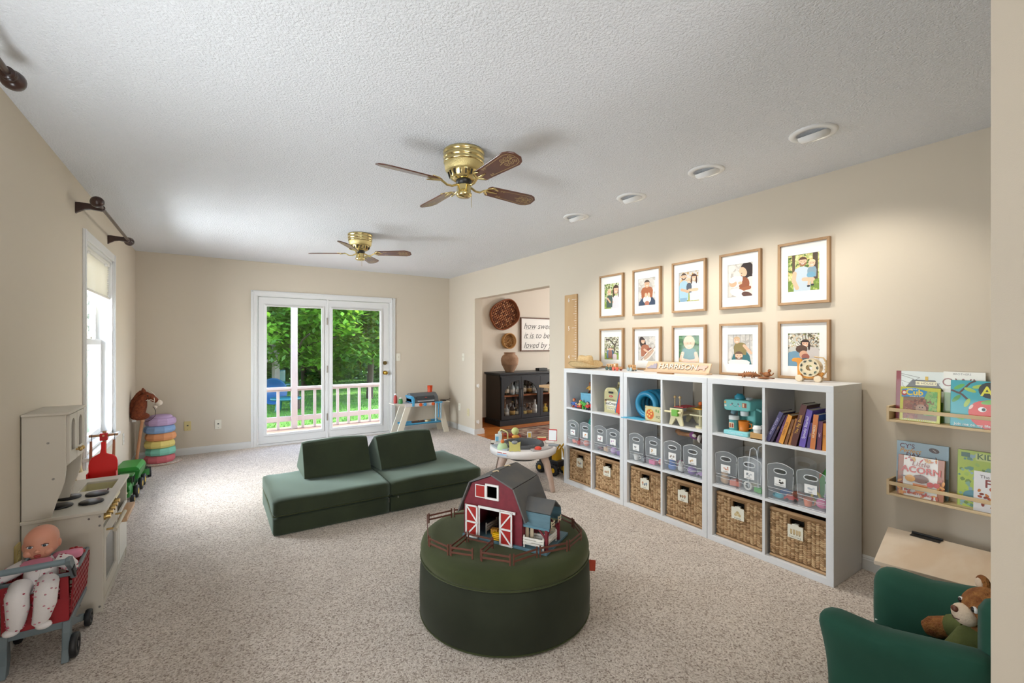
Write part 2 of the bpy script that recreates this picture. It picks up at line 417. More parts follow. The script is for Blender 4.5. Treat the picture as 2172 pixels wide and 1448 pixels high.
struct('baseboard_opening', MB().bb(XR-.014, OPEN[1]-.014, 0, XR+T+.03, OPEN[1], .06).bb(XR-.01, OPEN[1]-.010, .06, XR+T+.02, OPEN[1], .085), BB)
# ---------------------------------------------------------------- window_1 in the left wall
w = sroot('window_1')
w0, w1, wz0, wz1 = W1
c = MB()                                                         # casing on the room side
for a, b, d, e in ((w0-.062, w0, wz0-.09, wz1+.062), (w1, w1+.062, wz0-.09, wz1+.062)):
    c.bb(XL, a, d, XL+.014, b, e).bb(XL+.014, a+.008, d, XL+.02, a+.03, e)
c.bb(XL, w0, wz1, XL+.014, w1, wz1+.062).bb(XL, w0-.08, wz0-.03, XL+.045, w1+.08, wz0-.004).bb(XL, w0-.05, wz0-.09, XL+.012, w1+.05, wz0-.03)
c.build('casing', PAINT, w, bev=.003)
j = MB().bb(XL-.15, w0, wz0, XL, w0+.02, wz1).bb(XL-.15, w1-.02, wz0, XL, w1, wz1).bb(XL-.15, w0, wz0, XL, w1, wz0+.02).bb(XL-.15, w0, wz1-.02, XL, w1, wz1)
j.build('jamb', PAINT, w)
zm = 1.37
def sash(name, xo, z0, z1):
    s = .045; p = MB().bb(xo-.03, w0+.02, z0, xo, w0+.02+s, z1).bb(xo-.03, w1-.02-s, z0, xo, w1-.02, z1)
    p.bb(xo-.03, w0+.02+s, z0, xo, w1-.02-s, z0+s).bb(xo-.03, w0+.02+s, z1-s, xo, w1-.02-s, z1)
    q = p.build(name, PAINT, w, bev=.003)
    MB().bb(xo-.017, w0+.06, z0+s-.005, xo-.013, w1-.06, z1-s+.005).build('pane', GLASS, q)
    return q
s1 = sash('lower_sash', XL-.07, wz0+.02, zm+.02); s2 = sash('upper_sash', XL-.105, zm-.025, wz1-.02)
mu = MB().bb(XL-.128, (w0+w1)/2-.009, zm+.02, XL-.112, (w0+w1)/2+.009, wz1-.06).bb(XL-.128, w0+.06, 1.72, XL-.112, w1-.06, 1.738)
mu.build('muntin', PAINT, s2)
MB().box((XL-.062, (w0+w1)/2, zm+.03), (.02, .05, .018)).build('sash_lock', mat('c9c4b4', .3, .6), s1, bev=.003)
# the half-lowered pleated shade
sh = thing('window_shade', 'cream pleated cellular shade drawn partly down in the tall window', 'window shade', (XL-.035, (w0+w1)/2, wz1-.02))
hw = (w1-w0)/2-.024
MB().bb(-.02, -hw, -.035, .02, hw, 0).build('head_rail', mat('efece2', .4), sh, bev=.004)
pl = []; N = 17; top, bot = -.035, -.305
for i in range(N*2+1): pl.append((.014 if i % 2 else -.002, top+(bot-top)*i/(N*2)))
poly = pl+[(-.016, bot), (-.016, top)]
CREAM = mat('efe9d8', .8, trans=.18, name='pleated_fabric')
MB().prism(poly, -hw, hw, T=face((0, 0, 0), (1, 0, 0), (0, 0, 1))).build('pleated_fabric', CREAM, sh)
MB().bb(-.018, -hw, bot-.02, .018, hw, bot).build('bottom_rail', mat('efece2', .4), sh, bev=.004)
for k in (-.33, .33): MB().sph((.02, k, -.04), (.012, .016, .012)).build('clip', mat('f4f2ec', .2), sh)
# white board wall of the next wing, seen at a slant through the window
ws0 = struct('wall_outside', MB().bb(-3.3, 2.4, -.5, -3.2, 13, 3.6), mat('dfe3e6', .7)); sb0 = None
for i in range(34):
    if sb0 is None: sb0 = MB().bb(-3.2, 0, -.5, -3.175, .29, 3.6).build('siding_board', mat('eef1f3', .6), ws0, bev=.006, seg=1); o = sb0
    else: o = sb0.copy(); COL.objects.link(o)
    o.location = (0, 2.5+i*.305, 0)
struct('ground_side', MB().bb(-12, -6, -.55, XL-.16, 9.4, -.45), mat('c9c6bd', .9))
# window_2 beside the camera and an added frame round the rear fill light: frames only
for nm, (a, b, d, e) in (('window_2', W2),):
    q = MB().bb(XL, a-.06, d-.06, XL+.014, a, e+.06).bb(XL, b, d-.06, XL+.014, b+.06, e+.06).bb(XL, a, e, XL+.014, b, e+.06).bb(XL, a-.08, d-.03, XL+.04, b+.08, d)
    struct(nm, q, PAINT)
struct('rear_fill_frame', MB().bb(-.76, YB, .24, -.7, YB+.015, 2.31).bb(1.2, YB, .24, 1.26, YB+.015, 2.31).bb(-.7, YB, 2.25, 1.2, YB+.015, 2.31).bb(-.7, YB, .24, 1.2, YB+.03, .3), PAINT)
# ---------------------------------------------------------------- door_1: the pair of glazed patio doors
d1 = sroot('door_1')
x0, x1, zt = .41, 2.34, 2.06
c = MB()
for a, b in ((x0, x0+.068), (x1-.068, x1)): c.bb(a, YF-.014, 0, b, YF, zt).bb(a+.008, YF-.021, 0, a+.026, YF-.014, zt).bb(a+.034, YF-.018, 0, a+.044, YF-.014, zt)
c.bb(x0+.068, YF-.014, zt-.068, x1-.068, YF, zt).bb(x0, YF-.021, zt-.024, x1, YF-.014, zt-.006)
c.build('casing', PAINT, d1, bev=.002)
c = MB().bb(.455, YF-.002, 0, .49, YF+.15, 2.0).bb(2.25, YF-.002, 0, 2.285, YF+.15, 2.0).bb(.49, YF-.002, 1.985, 2.25, YF+.15, 2.01).bb(.49, YF+.0, -.01, 2.25, YF+.16, .025)
c.build('jamb', PAINT, d1)
def leaf(name, a, b, ga, gb):
    z0, z1, g0, g1 = .03, 1.98, .152, 1.862; y0, y1 = YF+.012, YF+.056
    q = MB().ring([(a, z0), (b, z0), (b, z1), (a, z1)], [(ga, g0), (gb, g0), (gb, g1), (ga, g1)], -y1, -y0, T=face((0, 0, 0), (1, 0, 0), (0, 0, 1)))
    o = q.build(name, PAINT, d1, bev=.002)
    f = MB().ring([(ga-.028, g0-.028), (gb+.028, g0-.028), (gb+.028, g1+.028), (ga-.028, g1+.028)], [(ga+.006, g0+.006), (gb-.006, g0+.006), (gb-.006, g1-.006), (ga+.006, g1-.006)], -y0, -y0+.014, T=face((0, 0, 0), (1, 0, 0), (0, 0, 1)))
    f.build('glazing_bead', PAINT, o, bev=.004)
    MB().bb(ga-.01, YF+.03, g0-.01, gb+.01, YF+.036, g1+.01).build('pane', GLASS, o)
    MB().cyl((ga-.01, YF-.001, g1+.012), (gb+.01, YF-.001, g1+.012), .009, n=8).build('shade_rail', mat('cfcdc6', .5), o)
    return o
l1 = leaf('door_panel', .495, 1.345, .588, 1.283); l2 = leaf('door_panel', 1.372, 2.247, 1.420, 2.117)
MB().bb(1.345, YF+.005, .02, 1.372, YF+.07, 1.985).build('mullion', PAINT, d1)
BR = mat('c9a54a', .22, 1, name='polished_brass'); BRD = mat('8a7a52', .35, 1, name='dull_brass')
for z in (.32, 1.0, 1.68): MB().cyl((1.352, YF+.002, z-.05), (1.352, YF+.002, z+.05), .009, n=8).build('hinge', mat('9b958a', .4, .8), d1)
kx = 2.183
MB().cyl((kx, YF+.012, 1.07), (kx, YF-.01, 1.07), .030, .027, 16).cyl((kx, YF-.01, 1.07), (kx, YF-.016, 1.07), .012, n=10).build('deadbolt', BRD, l2)
MB().cyl((kx, YF+.012, .92), (kx, YF, .92), .032, .030, 16).cyl((kx, YF, .92), (kx, YF-.03, .92), .012, n=10).sph((kx, YF-.048, .92), (.029, .024, .029)).build('knob', BR, l2)
MB().bb(2.247, YF+.003, .88, 2.252, YF+.03, .96).build('latch_plate', mat('5b5243', .4, .8), d1)
# ---------------------------------------------------------------- switches and outlets
def plate(kind, label, x, y, z, facing, h='e8e3d2'):
    M = {'F': face((x, y, z), (1, 0, 0), (0, 0, 1)), 'R': face((x, y, z), (0, -1, 0), (0, 0, 1)), 'L': face((x, y, z), (0, 1, 0), (0, 0, 1)), 'J': face((x, y, z), (1, 0, 0), (0, 0, 1))}[facing]
    t = thing('wall_outlet' if kind != 'switch' else 'light_switch', label, 'outlet' if kind != 'switch' else 'switch', (0, 0, 0))
    t.matrix_world = M
    m = mat(h, .4)
    MB().prism(rrect(-.035, -.057, .035, .057, .006), 0, .006).build('cover_plate', m, t, bev=.002)
    if kind == 'switch':
        MB().bb(-.005, -.012, .006, .005, .012, .008).bb(-.004, -.002, .006, .004, .011, .016).build('toggle', mat('d9d2bd', .4), t)
    elif kind == 'jack':
        MB().bb(-.009, -.002, .005, .009, .014, .0066).build('socket', mat('3b3833', .5), t)
        MB().cyl((0, -.042, .005), (0, -.042, .0072), .004, n=8).build('screw', mat('8d8878', .4), t)
    else:
        for s in (-.02, .02):
            f = MB().prism(circ(0, s, .0165, 16, .0145), .005, .0078).build('socket', m, t)
            MB().bb(-.007, s-.001, .007, -.005, s+.008, .0082).bb(.005, s-.001, .007, .007, s+.007, .0082).cyl((0, s-.008, .007), (0, s-.008, .0082), .0025, n=8).build('slot', mat('2c2a28', .6), f)
    return t
plate('switch', 'white light switch on the far wall beside the patio door', 2.392, YF, 1.156, 'F')
plate('switch', 'white light switch between the room corner and the dining opening', XR, 6.289, 1.154, 'R')
plate('jack', 'yellowed wall jack plate beside the stack of stepping stones', -.261, YF, .352, 'F', 'd3c184')
plate('jack', 'white wall jack plate beside the patio door trim', .053, YF, .343, 'F')
plate('outlet', 'white outlet low on the wall behind the tool-hung end of the toy grill', XR, 6.42, .36, 'R')
plate('outlet', 'yellowed outlet low on the wall close to the dining opening', XR, 6.13, .31, 'R', 'd9cda6')
plate('outlet', 'white outlet in the corner below the stick horse side wall', XL, 5.92, .40, 'L', 'e6e2d8')
plate('outlet', 'yellowed outlet on the wall behind the doll in the cart', XL, 2.985, .37, 'L', 'cdb876')
for z, n in ((.73, 'upper'), (.19, 'lower')):
    g = thing('gate_bracket', n+' white plastic gate bracket on the dining opening jamb', 'bracket', (XR+.05, OPEN[1], z), group='baby gate brackets')
    MB().cyl((0, 0, -.02), (0, 0, .02), .02, n=8).bb(-.018, -.022, -.018, .018, 0, .018).build('mount', mat('efeeea', .4), g, bev=.003)
    MB().cyl((0, -.02, -.03), (0, -.02, .03), .006, n=8).build('pin', mat('f3f2ee', .4), g)
# ---------------------------------------------------------------- outside the patio door
rg = random.Random(11)
GZ = -.42
LAWN = mat('3f6a1f', .9, noise=(3, '5c8f28', .3, .7), bump=(60, .8, .05), name='lawn_grass')
g = MB().bb(-14, 9.4, GZ-.3, 26, 60, GZ).build('lawn', LAWN, kind='structure')
bl = MB()
for k in range(9000):
    d = 9.6+14*rg.random()**1.6; x = d*(-.02+.42*rg.random()); h = rg.uniform(.03, .08); a = rg.uniform(0, 6.3); w = .010
    bl.add([(x-w*cos(a), d-w*sin(a), GZ), (x+w*cos(a), d+w*sin(a), GZ), (x+rg.uniform(-.04, .04), d+rg.uniform(-.04, .04), GZ+h)], [(0, 1, 2)])
o = bl.build('grass', mat('4f8422', .8, name='grass_blades'), kind='stuff'); tag(o, 'green grass blades of the sunny lawn behind the porch', 'grass')
# gravel bed beyond the deck
MB().bb(-6, 8.46, GZ-.3, 20, 9.4, GZ+.01).build('ground_gravel_bed', mat('8c8378', .95, noise=(40, 'b9b0a4', .35, .65)), kind='structure')
gr = MB()
for k in range(900):
    r = rg.uniform(.025, .06); gr.sph((rg.uniform(-.3, 4.2), rg.uniform(8.5, 9.4), GZ+.01+r*.4), (r, r*rg.uniform(.6, 1), r*.6), 6, 4)
o = gr.build('gravel', mat('cdc6bb', .9, noise=(30, '8f867b', .4, .6), name='river_stone'), kind='stuff'); tag(o, 'pale river stones in the bed below the porch rail', 'gravel')
# porch deck of separate boards
dk = thing('porch_deck', 'weathered pinkish brown board deck outside the patio door', 'deck', (0, 0, 0))
DM = mat('a08270', .8, noise=(4, '836552', .3, .7, (1, 9, 1)), name='weathered_board')
b0 = None
for i in range(11):
    y = 6.97+i*.142
    if b0 is None: b0 = MB().bb(-.6, 0, -.09, 4.6, .136, -.05).build('board', DM, dk, bev=.004, seg=1); o = b0
    else: o = b0.copy(); COL.objects.link(o)
    o.location = (rg.uniform(-.01, .01), y, rg.uniform(-.003, .002))
MB().bb(-.6, 6.95, -.42, 4.6, 8.5, -.1).build('deck_frame', mat('8a7160', .9), dk)
# railing
RW = mat('c3b8b2', .6, name='porch_paint')
rl = thing('porch_railing', 'white wooden porch railing with square balusters behind the patio door glass', 'railing', (0, 8.30, 0))
MB().bb(-.6, -.045, .605, 4.6, .045, .645).bb(-.6, -.02, .575, 4.6, .02, .605).build('top_rail', RW, rl, bev=.004)
MB().bb(-.6, -.02, .075, 4.6, .02, .16).build('bottom_rail', RW, rl, bev=.004)
b0 = None
for i in range(27):
    x = -.42+i*.187
    if abs(x-1.12) < .1: continue
    if b0 is None: b0 = MB().bb(-.021, -.021, -.05, .021, .021, .6).build('baluster', RW, rl, bev=.003, seg=1); o = b0
    else: o = b0.copy(); COL.objects.link(o)
    o.location = (x, 0, 0)
po = MB().bb(-.046, -.046, -.05, .046, .046, 2.7).build('porch_post', RW, bev=.005)
po.location = (1.13, 8.30, 0); tag(po, 'tall white porch post rising past the railing', 'post')
# foliage: leaves as real quads around the crown, dense on the outside
LEAF = mat('3c6e1a', .5, noise=(1.1, '6aa024', .35, .65), name='maple_leaf')
LEAF2 = mat('305c1c', .55, noise=(1.3, '588a24', .35, .7), name='lime_leaf')
LEAF3 = mat('1a3615', .6, noise=(1.0, '375f20', .35, .7), name='hedge_leaf')
for m in (LEAF, LEAF2, LEAF3):
    nt = m.node_tree; b = nt.nodes['Principled BSDF']; L = nt.links.new
    tl = nt.nodes.new('ShaderNodeBsdfTranslucent'); tl.inputs[0].default_value = (.24, .40, .04, 1)
    ad = nt.nodes.new('ShaderNodeMixShader'); ad.inputs[0].default_value = .38
    L(b.outputs[0], ad.inputs[1]); L(tl.outputs[0], ad.inputs[2]); L(ad.outputs[0], nt.nodes['Material Output'].inputs[0])
BARK = mat('4c3d30', .9, noise=(8, '33281f', .3, .7, (1, 1, .2)), name='bark')
def tree(label, x, y, r, zc, rz, n, lm, ls, seed, trunk=.09, group='trees in the garden'):
    q = random.Random(seed); t = thing('garden_tree', label, 'tree', (x, y, GZ), group=group)
    mb = MB(); pts = [(0, 0, -.1), (q.uniform(-.1, .1), q.uniform(-.1, .1), zc*.5), (q.uniform(-.2, .2), 0, zc)]
    mb.tube(pts, [trunk*1.3, trunk, trunk*.5], 8)
    for k in range(9):
        a = q.uniform(0, 6.28); z = zc*q.uniform(.45, .9); l = r*q.uniform(.5, .85)
        mb.tube([(0, 0, z), (l*.5*cos(a), l*.5*sin(a), z+l*.25), (l*cos(a), l*sin(a), z+l*.35)], [trunk*.4, trunk*.25, .02], 5)
    mb.build('trunk', BARK, t)
    cl = []
    for k in range(46):
        a = q.uniform(0, 6.28); b = q.uniform(-1, 1); s = math.sqrt(1-b*b); f = q.uniform(.55, 1.0)
        cl.append((r*f*s*cos(a), r*f*s*sin(a), zc+rz*f*b, r*q.uniform(.18, .34)))
    v = []; f = []
    for k in range(n):
        c = q.choice(cl); a = q.uniform(0, 6.28); b = q.uniform(-1, 1); s = math.sqrt(1-b*b); rr = c[3]*q.uniform(.45, 1.05)
        p = Vector((c[0]+rr*s*cos(a), c[1]+rr*s*sin(a), c[2]+rr*b*.8)); z = ls*q.uniform(.6, 1.25)
        u = Vector((q.uniform(-1, 1), q.uniform(-1, 1), q.uniform(-.6, .6))).normalized(); w = u.cross(Vector((q.uniform(-.5, .5), q.uniform(-.5, .5), 1))).normalized()
        o = len(v); v += [tuple(p-u*z), tuple(p+w*z*.55), tuple(p+u*z), tuple(p-w*z*.55)]; f.append((o, o+1, o+2, o+3))
    m2 = MB(); m2.v = v; m2.f = f; m2.m = [0]*len(f); m2.s = [False]*len(f)
    m2.build('leaves', lm, t, kind='stuff')
    return t
tree('broad maple with bright leaves behind the porch post', 1.9, 13.6, 2.2, 3.4, 2.1, 15000, LEAF, .10, 1)
tree('lime green tree spreading over the lawn behind the pane with the knob', 4.3, 15.0, 2.5, 3.3, 2.4, 16000, LEAF2, .10, 2)
tree('darker tree at the fence behind the pane without the knob', .2, 17.5, 2.6, 3.3, 2.6, 12000, LEAF3, .12, 3)
tree('tall back tree filling the gap between the two glass doors', 3.1, 20.0, 3.2, 3.6, 3.4, 14000, LEAF3, .14, 4)
tree('dense back tree beyond the sunny lawn', 6.6, 21.0, 3.2, 3.6, 3.4, 14000, LEAF3, .14, 5)
# hedge closing the garden
hq = random.Random(5); v = []; f = []
for k in range(26000):
    p = Vector((hq.uniform(-4, 13), hq.uniform(23.5, 25), GZ+4.8*hq.random()**.8)); z = .16*hq.uniform(.6, 1.2)
    u = Vector((hq.uniform(-1, 1), hq.uniform(-.5, .5), hq.uniform(-1, 1))).normalized(); w = u.cross(Vector((hq.uniform(-.5, .5), 1, hq.uniform(-.5, .5)))).normalized()
    o = len(v); v += [tuple(p-u*z), tuple(p+w*z*.6), tuple(p+u*z), tuple(p-w*z*.6)]; f.append((o, o+1, o+2, o+3))
hd = thing('garden_hedge', 'dark leafy hedge closing off the far end of the garden', 'hedge', (0, 0, 0))
m2 = MB(); m2.v = v; m2.f = f; m2.m = [0]*len(f); m2.s = [False]*len(f); m2.build('leaves', LEAF3, hd, kind='stuff')
st = MB()
for k in range(14): st.cyl((-4+k*1.25, 24.6, GZ), (-4+k*1.25+.2, 24.6, 3.6), .09, .05, 6)
st.build('stems', BARK, hd, kind='stuff')
# play frame and blue things seen in the first pane
pf = thing('play_tower', 'grey wooden play tower with a roof beam behind the first pane', 'play tower', (.72, 15.3, GZ))
PG = mat('8f8b84', .9)
for x, y in ((0, 0), (.9, 0), (0, .9), (.9, .9)): MB().bb(x-.06, y-.06, 0, x+.06, y+.06, 3.0).build('post', PG, pf)
MB().bb(-.1, -.1, 1.25, 1.0, 1.0, 1.33).build('platform', PG, pf)
for z in (1.5, 1.75, 2.0): MB().bb(-.08, -.09, z, .98, -.06, z+.12).build('guard_board', PG, pf)
MB().prism([(-.25, 2.8), (.45, 3.5), (1.15, 2.8)], -1.1, .2, T=face((0, 0, 0), (1, 0, 0), (0, 0, 1))).build('roof', mat('6e6a64', .9), pf)
TEAL = mat('2a6a72', .4, name='teal_plastic'); BLUE = mat('2b5a8c', .4, name='blue_plastic')
ch = thing('garden_chair', 'turquoise moulded garden chair beyond the porch railing', 'chair', (2.0, 17.0, GZ), .5)
for x in (-.2, .2):
    for y in (-.2, .2): MB().cyl((x*1.1, y*1.1, 0), (x, y, .4), .022, n=6).build('leg', TEAL, ch)
MB().pillow((0, 0, .42), (.48, .48, .05), .02, 4).build('seat', TEAL, ch)
MB().pillow((0, .26, .68), (.46, .05, .46), .02, 6).build('backrest', TEAL, ch)
pp = thing('wading_pool', 'blue wading pool leaning upright in front of the play tower', 'pool', (1.42, 14.75, GZ), .1)
MB().lathe([(.0, 0), (.42, 0), (.52, .18), (.55, .19), (.55, .21), (.5, .2), (.4, .03), (0, .03)], 20, T=TM((0, 0, .40), rx=radians(78), s=.7)).build('basin', BLUE, pp)
pk = thing('picnic_table', 'low turquoise play table on the shaded lawn beyond the railing', 'table', (1.62, 13.4, GZ))
MB().lathe([(0, .30), (.36, .30), (.38, .33), (.36, .36), (0, .36)], 20).build('tabletop', TEAL, pk)
for k in range(4): a = k*pi/2+.4; MB().cyl((.27*cos(a), .27*sin(a), 0), (.22*cos(a), .22*sin(a), .31), .03, n=6).build('leg', TEAL, pk)
# ---------------------------------------------------------------- cube shelves on the right wall (local x runs towards the camera, y into the wall)
RW90 = -pi/2
SX = 2.857; UL = (3.388, 2.621, 1.854); UW = .764; CELL = .336; SZ = (.038, .390, .742); ST = 1.115
LAM = mat('e4e5e6', .35, name='white_laminate')
UN = ('white cube shelf unit nearest the dining opening', 'white cube shelf unit in the middle of the three', 'white cube shelf unit with the bare end panel')
for u in range(3):
    t = thing('cube_shelf', UN[u], 'shelf', (SX, UL[u], 0), RW90, 'cube shelf units')
    for x in (0, UW-.038): MB().bb(x, 0, .038, x+.038, .385, ST-.038).build('side_panel', LAM, t, bev=.0012, seg=1)
    MB().bb(0, 0, ST-.038, UW, .385, ST).build('top_panel', LAM, t, bev=.0012, seg=1)
    MB().bb(0, 0, 0, UW, .385, .038).build('bottom_panel', LAM, t, bev=.0012, seg=1)
    MB().bb(.038+CELL, .002, .038, .054+CELL, .383, ST-.038).build('divider', LAM, t)
    for z in (.374, .726):
        for x in (.038, .054+CELL): MB().bb(x, .002, z, x+CELL, .383, z+.016).build('shelf_board', LAM, t)
def cell(u, c, r, dx=0, dy=0, dz=0):
    """world point: dx along the front from the cell's far end, dy into the shelf, dz up from its floor"""
    return (SX+dy, UL[u]-.038-c*(CELL+.016)-dx, SZ[r]+dz)
# ---- woven baskets in the bottom row
WV = [mat(h, .8, bump=(300, .4, .002), name='water_hyacinth_%s' % h) for h in ('bd9870', 'd3b288', '9c7a54')]
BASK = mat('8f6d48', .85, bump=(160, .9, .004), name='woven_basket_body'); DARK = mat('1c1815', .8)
BWd, BH, BD = .308, .300, .33
def strand(mb, p, L, w, ang, mi, lift):
    ca, sa = cos(ang), sin(ang); vs = []
    for t_, r in ((-1, .15), (-.5, .85), (.15, 1), (.7, .7), (1, .1)):
        cx, cz = p[0]+ca*t_*L, p[1]+sa*t_*L
        for k in range(5):
            a = pi*k/4; vs.append((cx-sa*w*r*cos(a), -.002-lift*r*sin(a), cz+ca*w*r*cos(a)))
    fs = [(i*5+k, i*5+k+1, (i+1)*5+k+1, (i+1)*5+k) for i in range(4) for k in range(4)]
    mb.add(vs, fs, mi, True)
def make_basket(label):
    t = thing('storage_basket', label, 'basket', (0, 0, 0), RW90, 'woven baskets in the bottom row')
    hx, hz, hw_, hh = BWd/2, BH-.052, .039, .02
    M = face((0, 0, 0), (1, 0, 0), (0, 0, 1))
    b = MB().ring([(0, 0), (BWd, 0), (BWd, BH-.012), (0, BH-.012)], [(hx-hw_, hz-hh), (hx+hw_, hz-hh), (hx+hw_, hz+hh), (hx-hw_, hz+hh)], -.012, 0, T=M)
    b.bb(0, .012, 0, .012, BD, BH-.012).bb(BWd-.012, .012, 0, BWd, BD, BH-.012).bb(.012, BD-.012, 0, BWd-.012, BD, BH-.012).bb(.012, .012, 0, BWd-.012, BD-.012, .012)
    b.build('body', BASK, t)
    q = random.Random(21); w = MB(); nc, nr = 13, 23; cw, rh = (BWd-.02)/nc, (BH-.05)/nr
    for i in range(nc):
        for j in range(nr):
            x, z = .010+(i+.5)*cw, .022+(j+.5)*rh+(rh/2 if i % 2 else 0)
            if abs(x-hx) < hw_+.008 and abs(z-hz) < hh+.006: continue
            if z > BH-.022: continue
            strand(w, (x, z), cw*.62, rh*.56, (.42 if i % 2 else -.42)+q.uniform(-.12, .12), q.choice((0, 0, 1, 1, 2)), q.uniform(.006, .009))
    for j in range(nr):                          # the two edges that turn the corner
        for x in (.006, BWd-.006): strand(w, (x, .022+(j+.5)*rh), cw*.4, rh*.5, q.uniform(-.1, .1), q.choice((0, 1, 2)), .006)
    w.build('weave', WV, t, kind='stuff')
    r = MB().tube([(.004, .004, BH-.008), (BWd-.004, .004, BH-.008), (BWd-.004, BD-.004, BH-.008), (.004, BD-.004, BH-.008)], .011, 8, closed=True)
    r.build('rim', WV[0], t); MB().tube([(0, -.003, .008), (BWd, -.003, .008)], .009, 6).build('bottom_edge', WV[0], t)
    MB().tube([(hx-hw_, -.002, hz-hh), (hx+hw_, -.002, hz-hh), (hx+hw_, -.002, hz+hh), (hx-hw_, -.002, hz+hh)], .004, 6, closed=True).build('handle_edge', WV[2], t)
    MB().bb(hx-.06, .05, .06, hx+.06, .22, BH-.06).build('dark_block', mat('2a241e', .9), t)  # solid dark block inside, behind the handle slot
    return t
TAGW = ('blocks', 'Puzzles', 'trucks', 'balls', 'magnets', 'Train Track')
BL = ('first', 'second', 'third', 'fourth', 'fifth', 'sixth')
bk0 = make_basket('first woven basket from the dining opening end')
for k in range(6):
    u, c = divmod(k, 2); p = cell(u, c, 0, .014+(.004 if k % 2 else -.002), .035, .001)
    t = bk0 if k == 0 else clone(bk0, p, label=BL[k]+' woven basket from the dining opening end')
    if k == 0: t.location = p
TAGM = mat('eeead8', .5)
for k in range(6):
    u, c = divmod(k, 2); p = cell(u, c, 0, .014+BWd/2, .028, .205)
    t = thing('basket_tag', 'cream picture tag clipped on the '+BL[k]+' woven basket', 'tag', p, RW90, 'basket tags')
    MB().prism([(-.043, -.05), (.043, -.05), (.043, .028), (.02, .028), (.016, .036), (-.016, .036), (-.02, .028), (-.043, .028)], 0, .004, T=face((0, -.006, 0), (1, 0, 0), (0, 0, 1))).build('board', TAGM, t, bev=.0015, seg=1)
    MB().bb(-.012, -.004, .028, .012, .016, .034).build('clip', TAGM, t)
    pr = Print(); q = random.Random(k)
    pr.text(TAGW[k], 0, -.044, .014, '4a4640')
    if k == 5:
        for x in (-.022, -.006, .01, .024): pr.rect(x-.006, -.022, x+.006, -.008+.006*(k % 3), 'c9b184').ell(x, -.024, .004, .004, '8c7a55', 8)
    elif k == 4:
        pr.ell(0, -.012, .016, .014, 'd8c69a').ell(-.014, -.02, .009, .009, 'cbb583').ell(.014, -.02, .009, .009, 'cbb583').ell(0, -.002, .009, .008, 'bfa873')
    else:
        for x in (-.018, 0, .018): pr.ell(x, -.01+q.uniform(-.006, .006), .008, .01, q.choice(('c98d6a', '9c8468', '7f94a5', 'c5a06f'))).rect(x-.003, -.025, x+.003, -.012, '7a6a58')
    pr.build('printed_picture', INK, t, face((0, -.0103, 0), (1, 0, 0), (0, 0, 1)))
# ---- clear bins in the middle row, two to a cube
BIN = mat('dfe6ea', .12, spec=.6, trans=.80, name='clear_plastic'); BINR = mat('eef2f4', .15, spec=.6, trans=.35, name='clear_plastic_grip')
bw, bh, bd = .152, .232, .30
def bin_in(x, z):
    top = bh-.022+.022*cos(x/(bw/2)*pi/2)*1.0
    tp = (z/bh)*.006
    return abs(x) < bw/2-.006+tp and 0 < z < top
def bin_loop(hc, n=32):
    out = []
    for i in range(n):
        a = 2*pi*i/n; r = .01
        while bin_in(r*cos(a), hc+r*sin(a)): r += .001
        out.append((r*cos(a), hc+r*sin(a)))
    return out
def make_bin(label):
    t = thing('clear_bin', label, 'storage bin', (0, 0, 0), RW90, 'clear bins in the middle row')
    hc = bh-.05; lo = bin_loop(hc); n = len(lo); M = face((0, 0, 0), (1, 0, 0), (0, 0, 1))
    ov = [(.036*math.copysign(abs(cos(2*pi*i/n))**.7, cos(2*pi*i/n)), hc+.015*math.copysign(abs(sin(2*pi*i/n))**.8, sin(2*pi*i/n))) for i in range(n)]
    b = MB()
    for y in (0, -bd):
        vs = [(x, z, y) for x, z in lo]+[(x, z, y) for x, z in ov]
        b.add(vs, [(i, (i+1) % n, n+(i+1) % n, n+i) for i in range(n)], 0, True, M)
    x1, x0 = bw/2, bw/2-.006
    for s in (-1, 1): b.add([(s*x0, 0, .001), (s*x0, bd, .001), (s*x1, bd, bh-.022), (s*(x1+.001), bd*.5, bh-.034), (s*x1, 0, bh-.022)], [(0, 1, 2, 3, 4)])
    b.add([(-x0, 0, .001), (x0, 0, .001), (x0, bd, .001), (-x0, bd, .001)], [(0, 1, 2, 3)])
    b.build('shell', BIN, t)
    g = MB().tube([(x, -.001, z) for x, z in ov], .0032, 6, closed=True); g.build('handle_grip', BINR, t)
    MB().tube([(x, -.001, z) for x, z in lo if z > .05], .0022, 5).build('lip', BINR, t)
    MB().tube([(-x0, 0, .055), (0, -.003, .05), (x0, 0, .055)], .0014, 5).tube([(-x0, 0, .004), (x0, 0, .004)], .002, 5).build('rib', BINR, t)
    return t
ORD = ('first', 'second', 'third', 'fourth', 'fifth', 'sixth', 'seventh', 'eighth', 'ninth', 'tenth', 'eleventh', 'twelfth')
bn0 = make_bin(''); BINP = []; BINT = []
for k in range(12):
    u, r = divmod(k, 4); c, s = divmod(r, 2)
    p = cell(u, c, 1, .084+s*.166, .012+(k % 3)*.006, .001); lb = ORD[k]+' clear plastic bin from the dining opening end, middle row'
    t = bn0 if k == 0 else clone(bn0, p, label=lb)
    if k == 0: t.location = p; t['label'] = lb
    BINP.append(p); BINT.append(t)
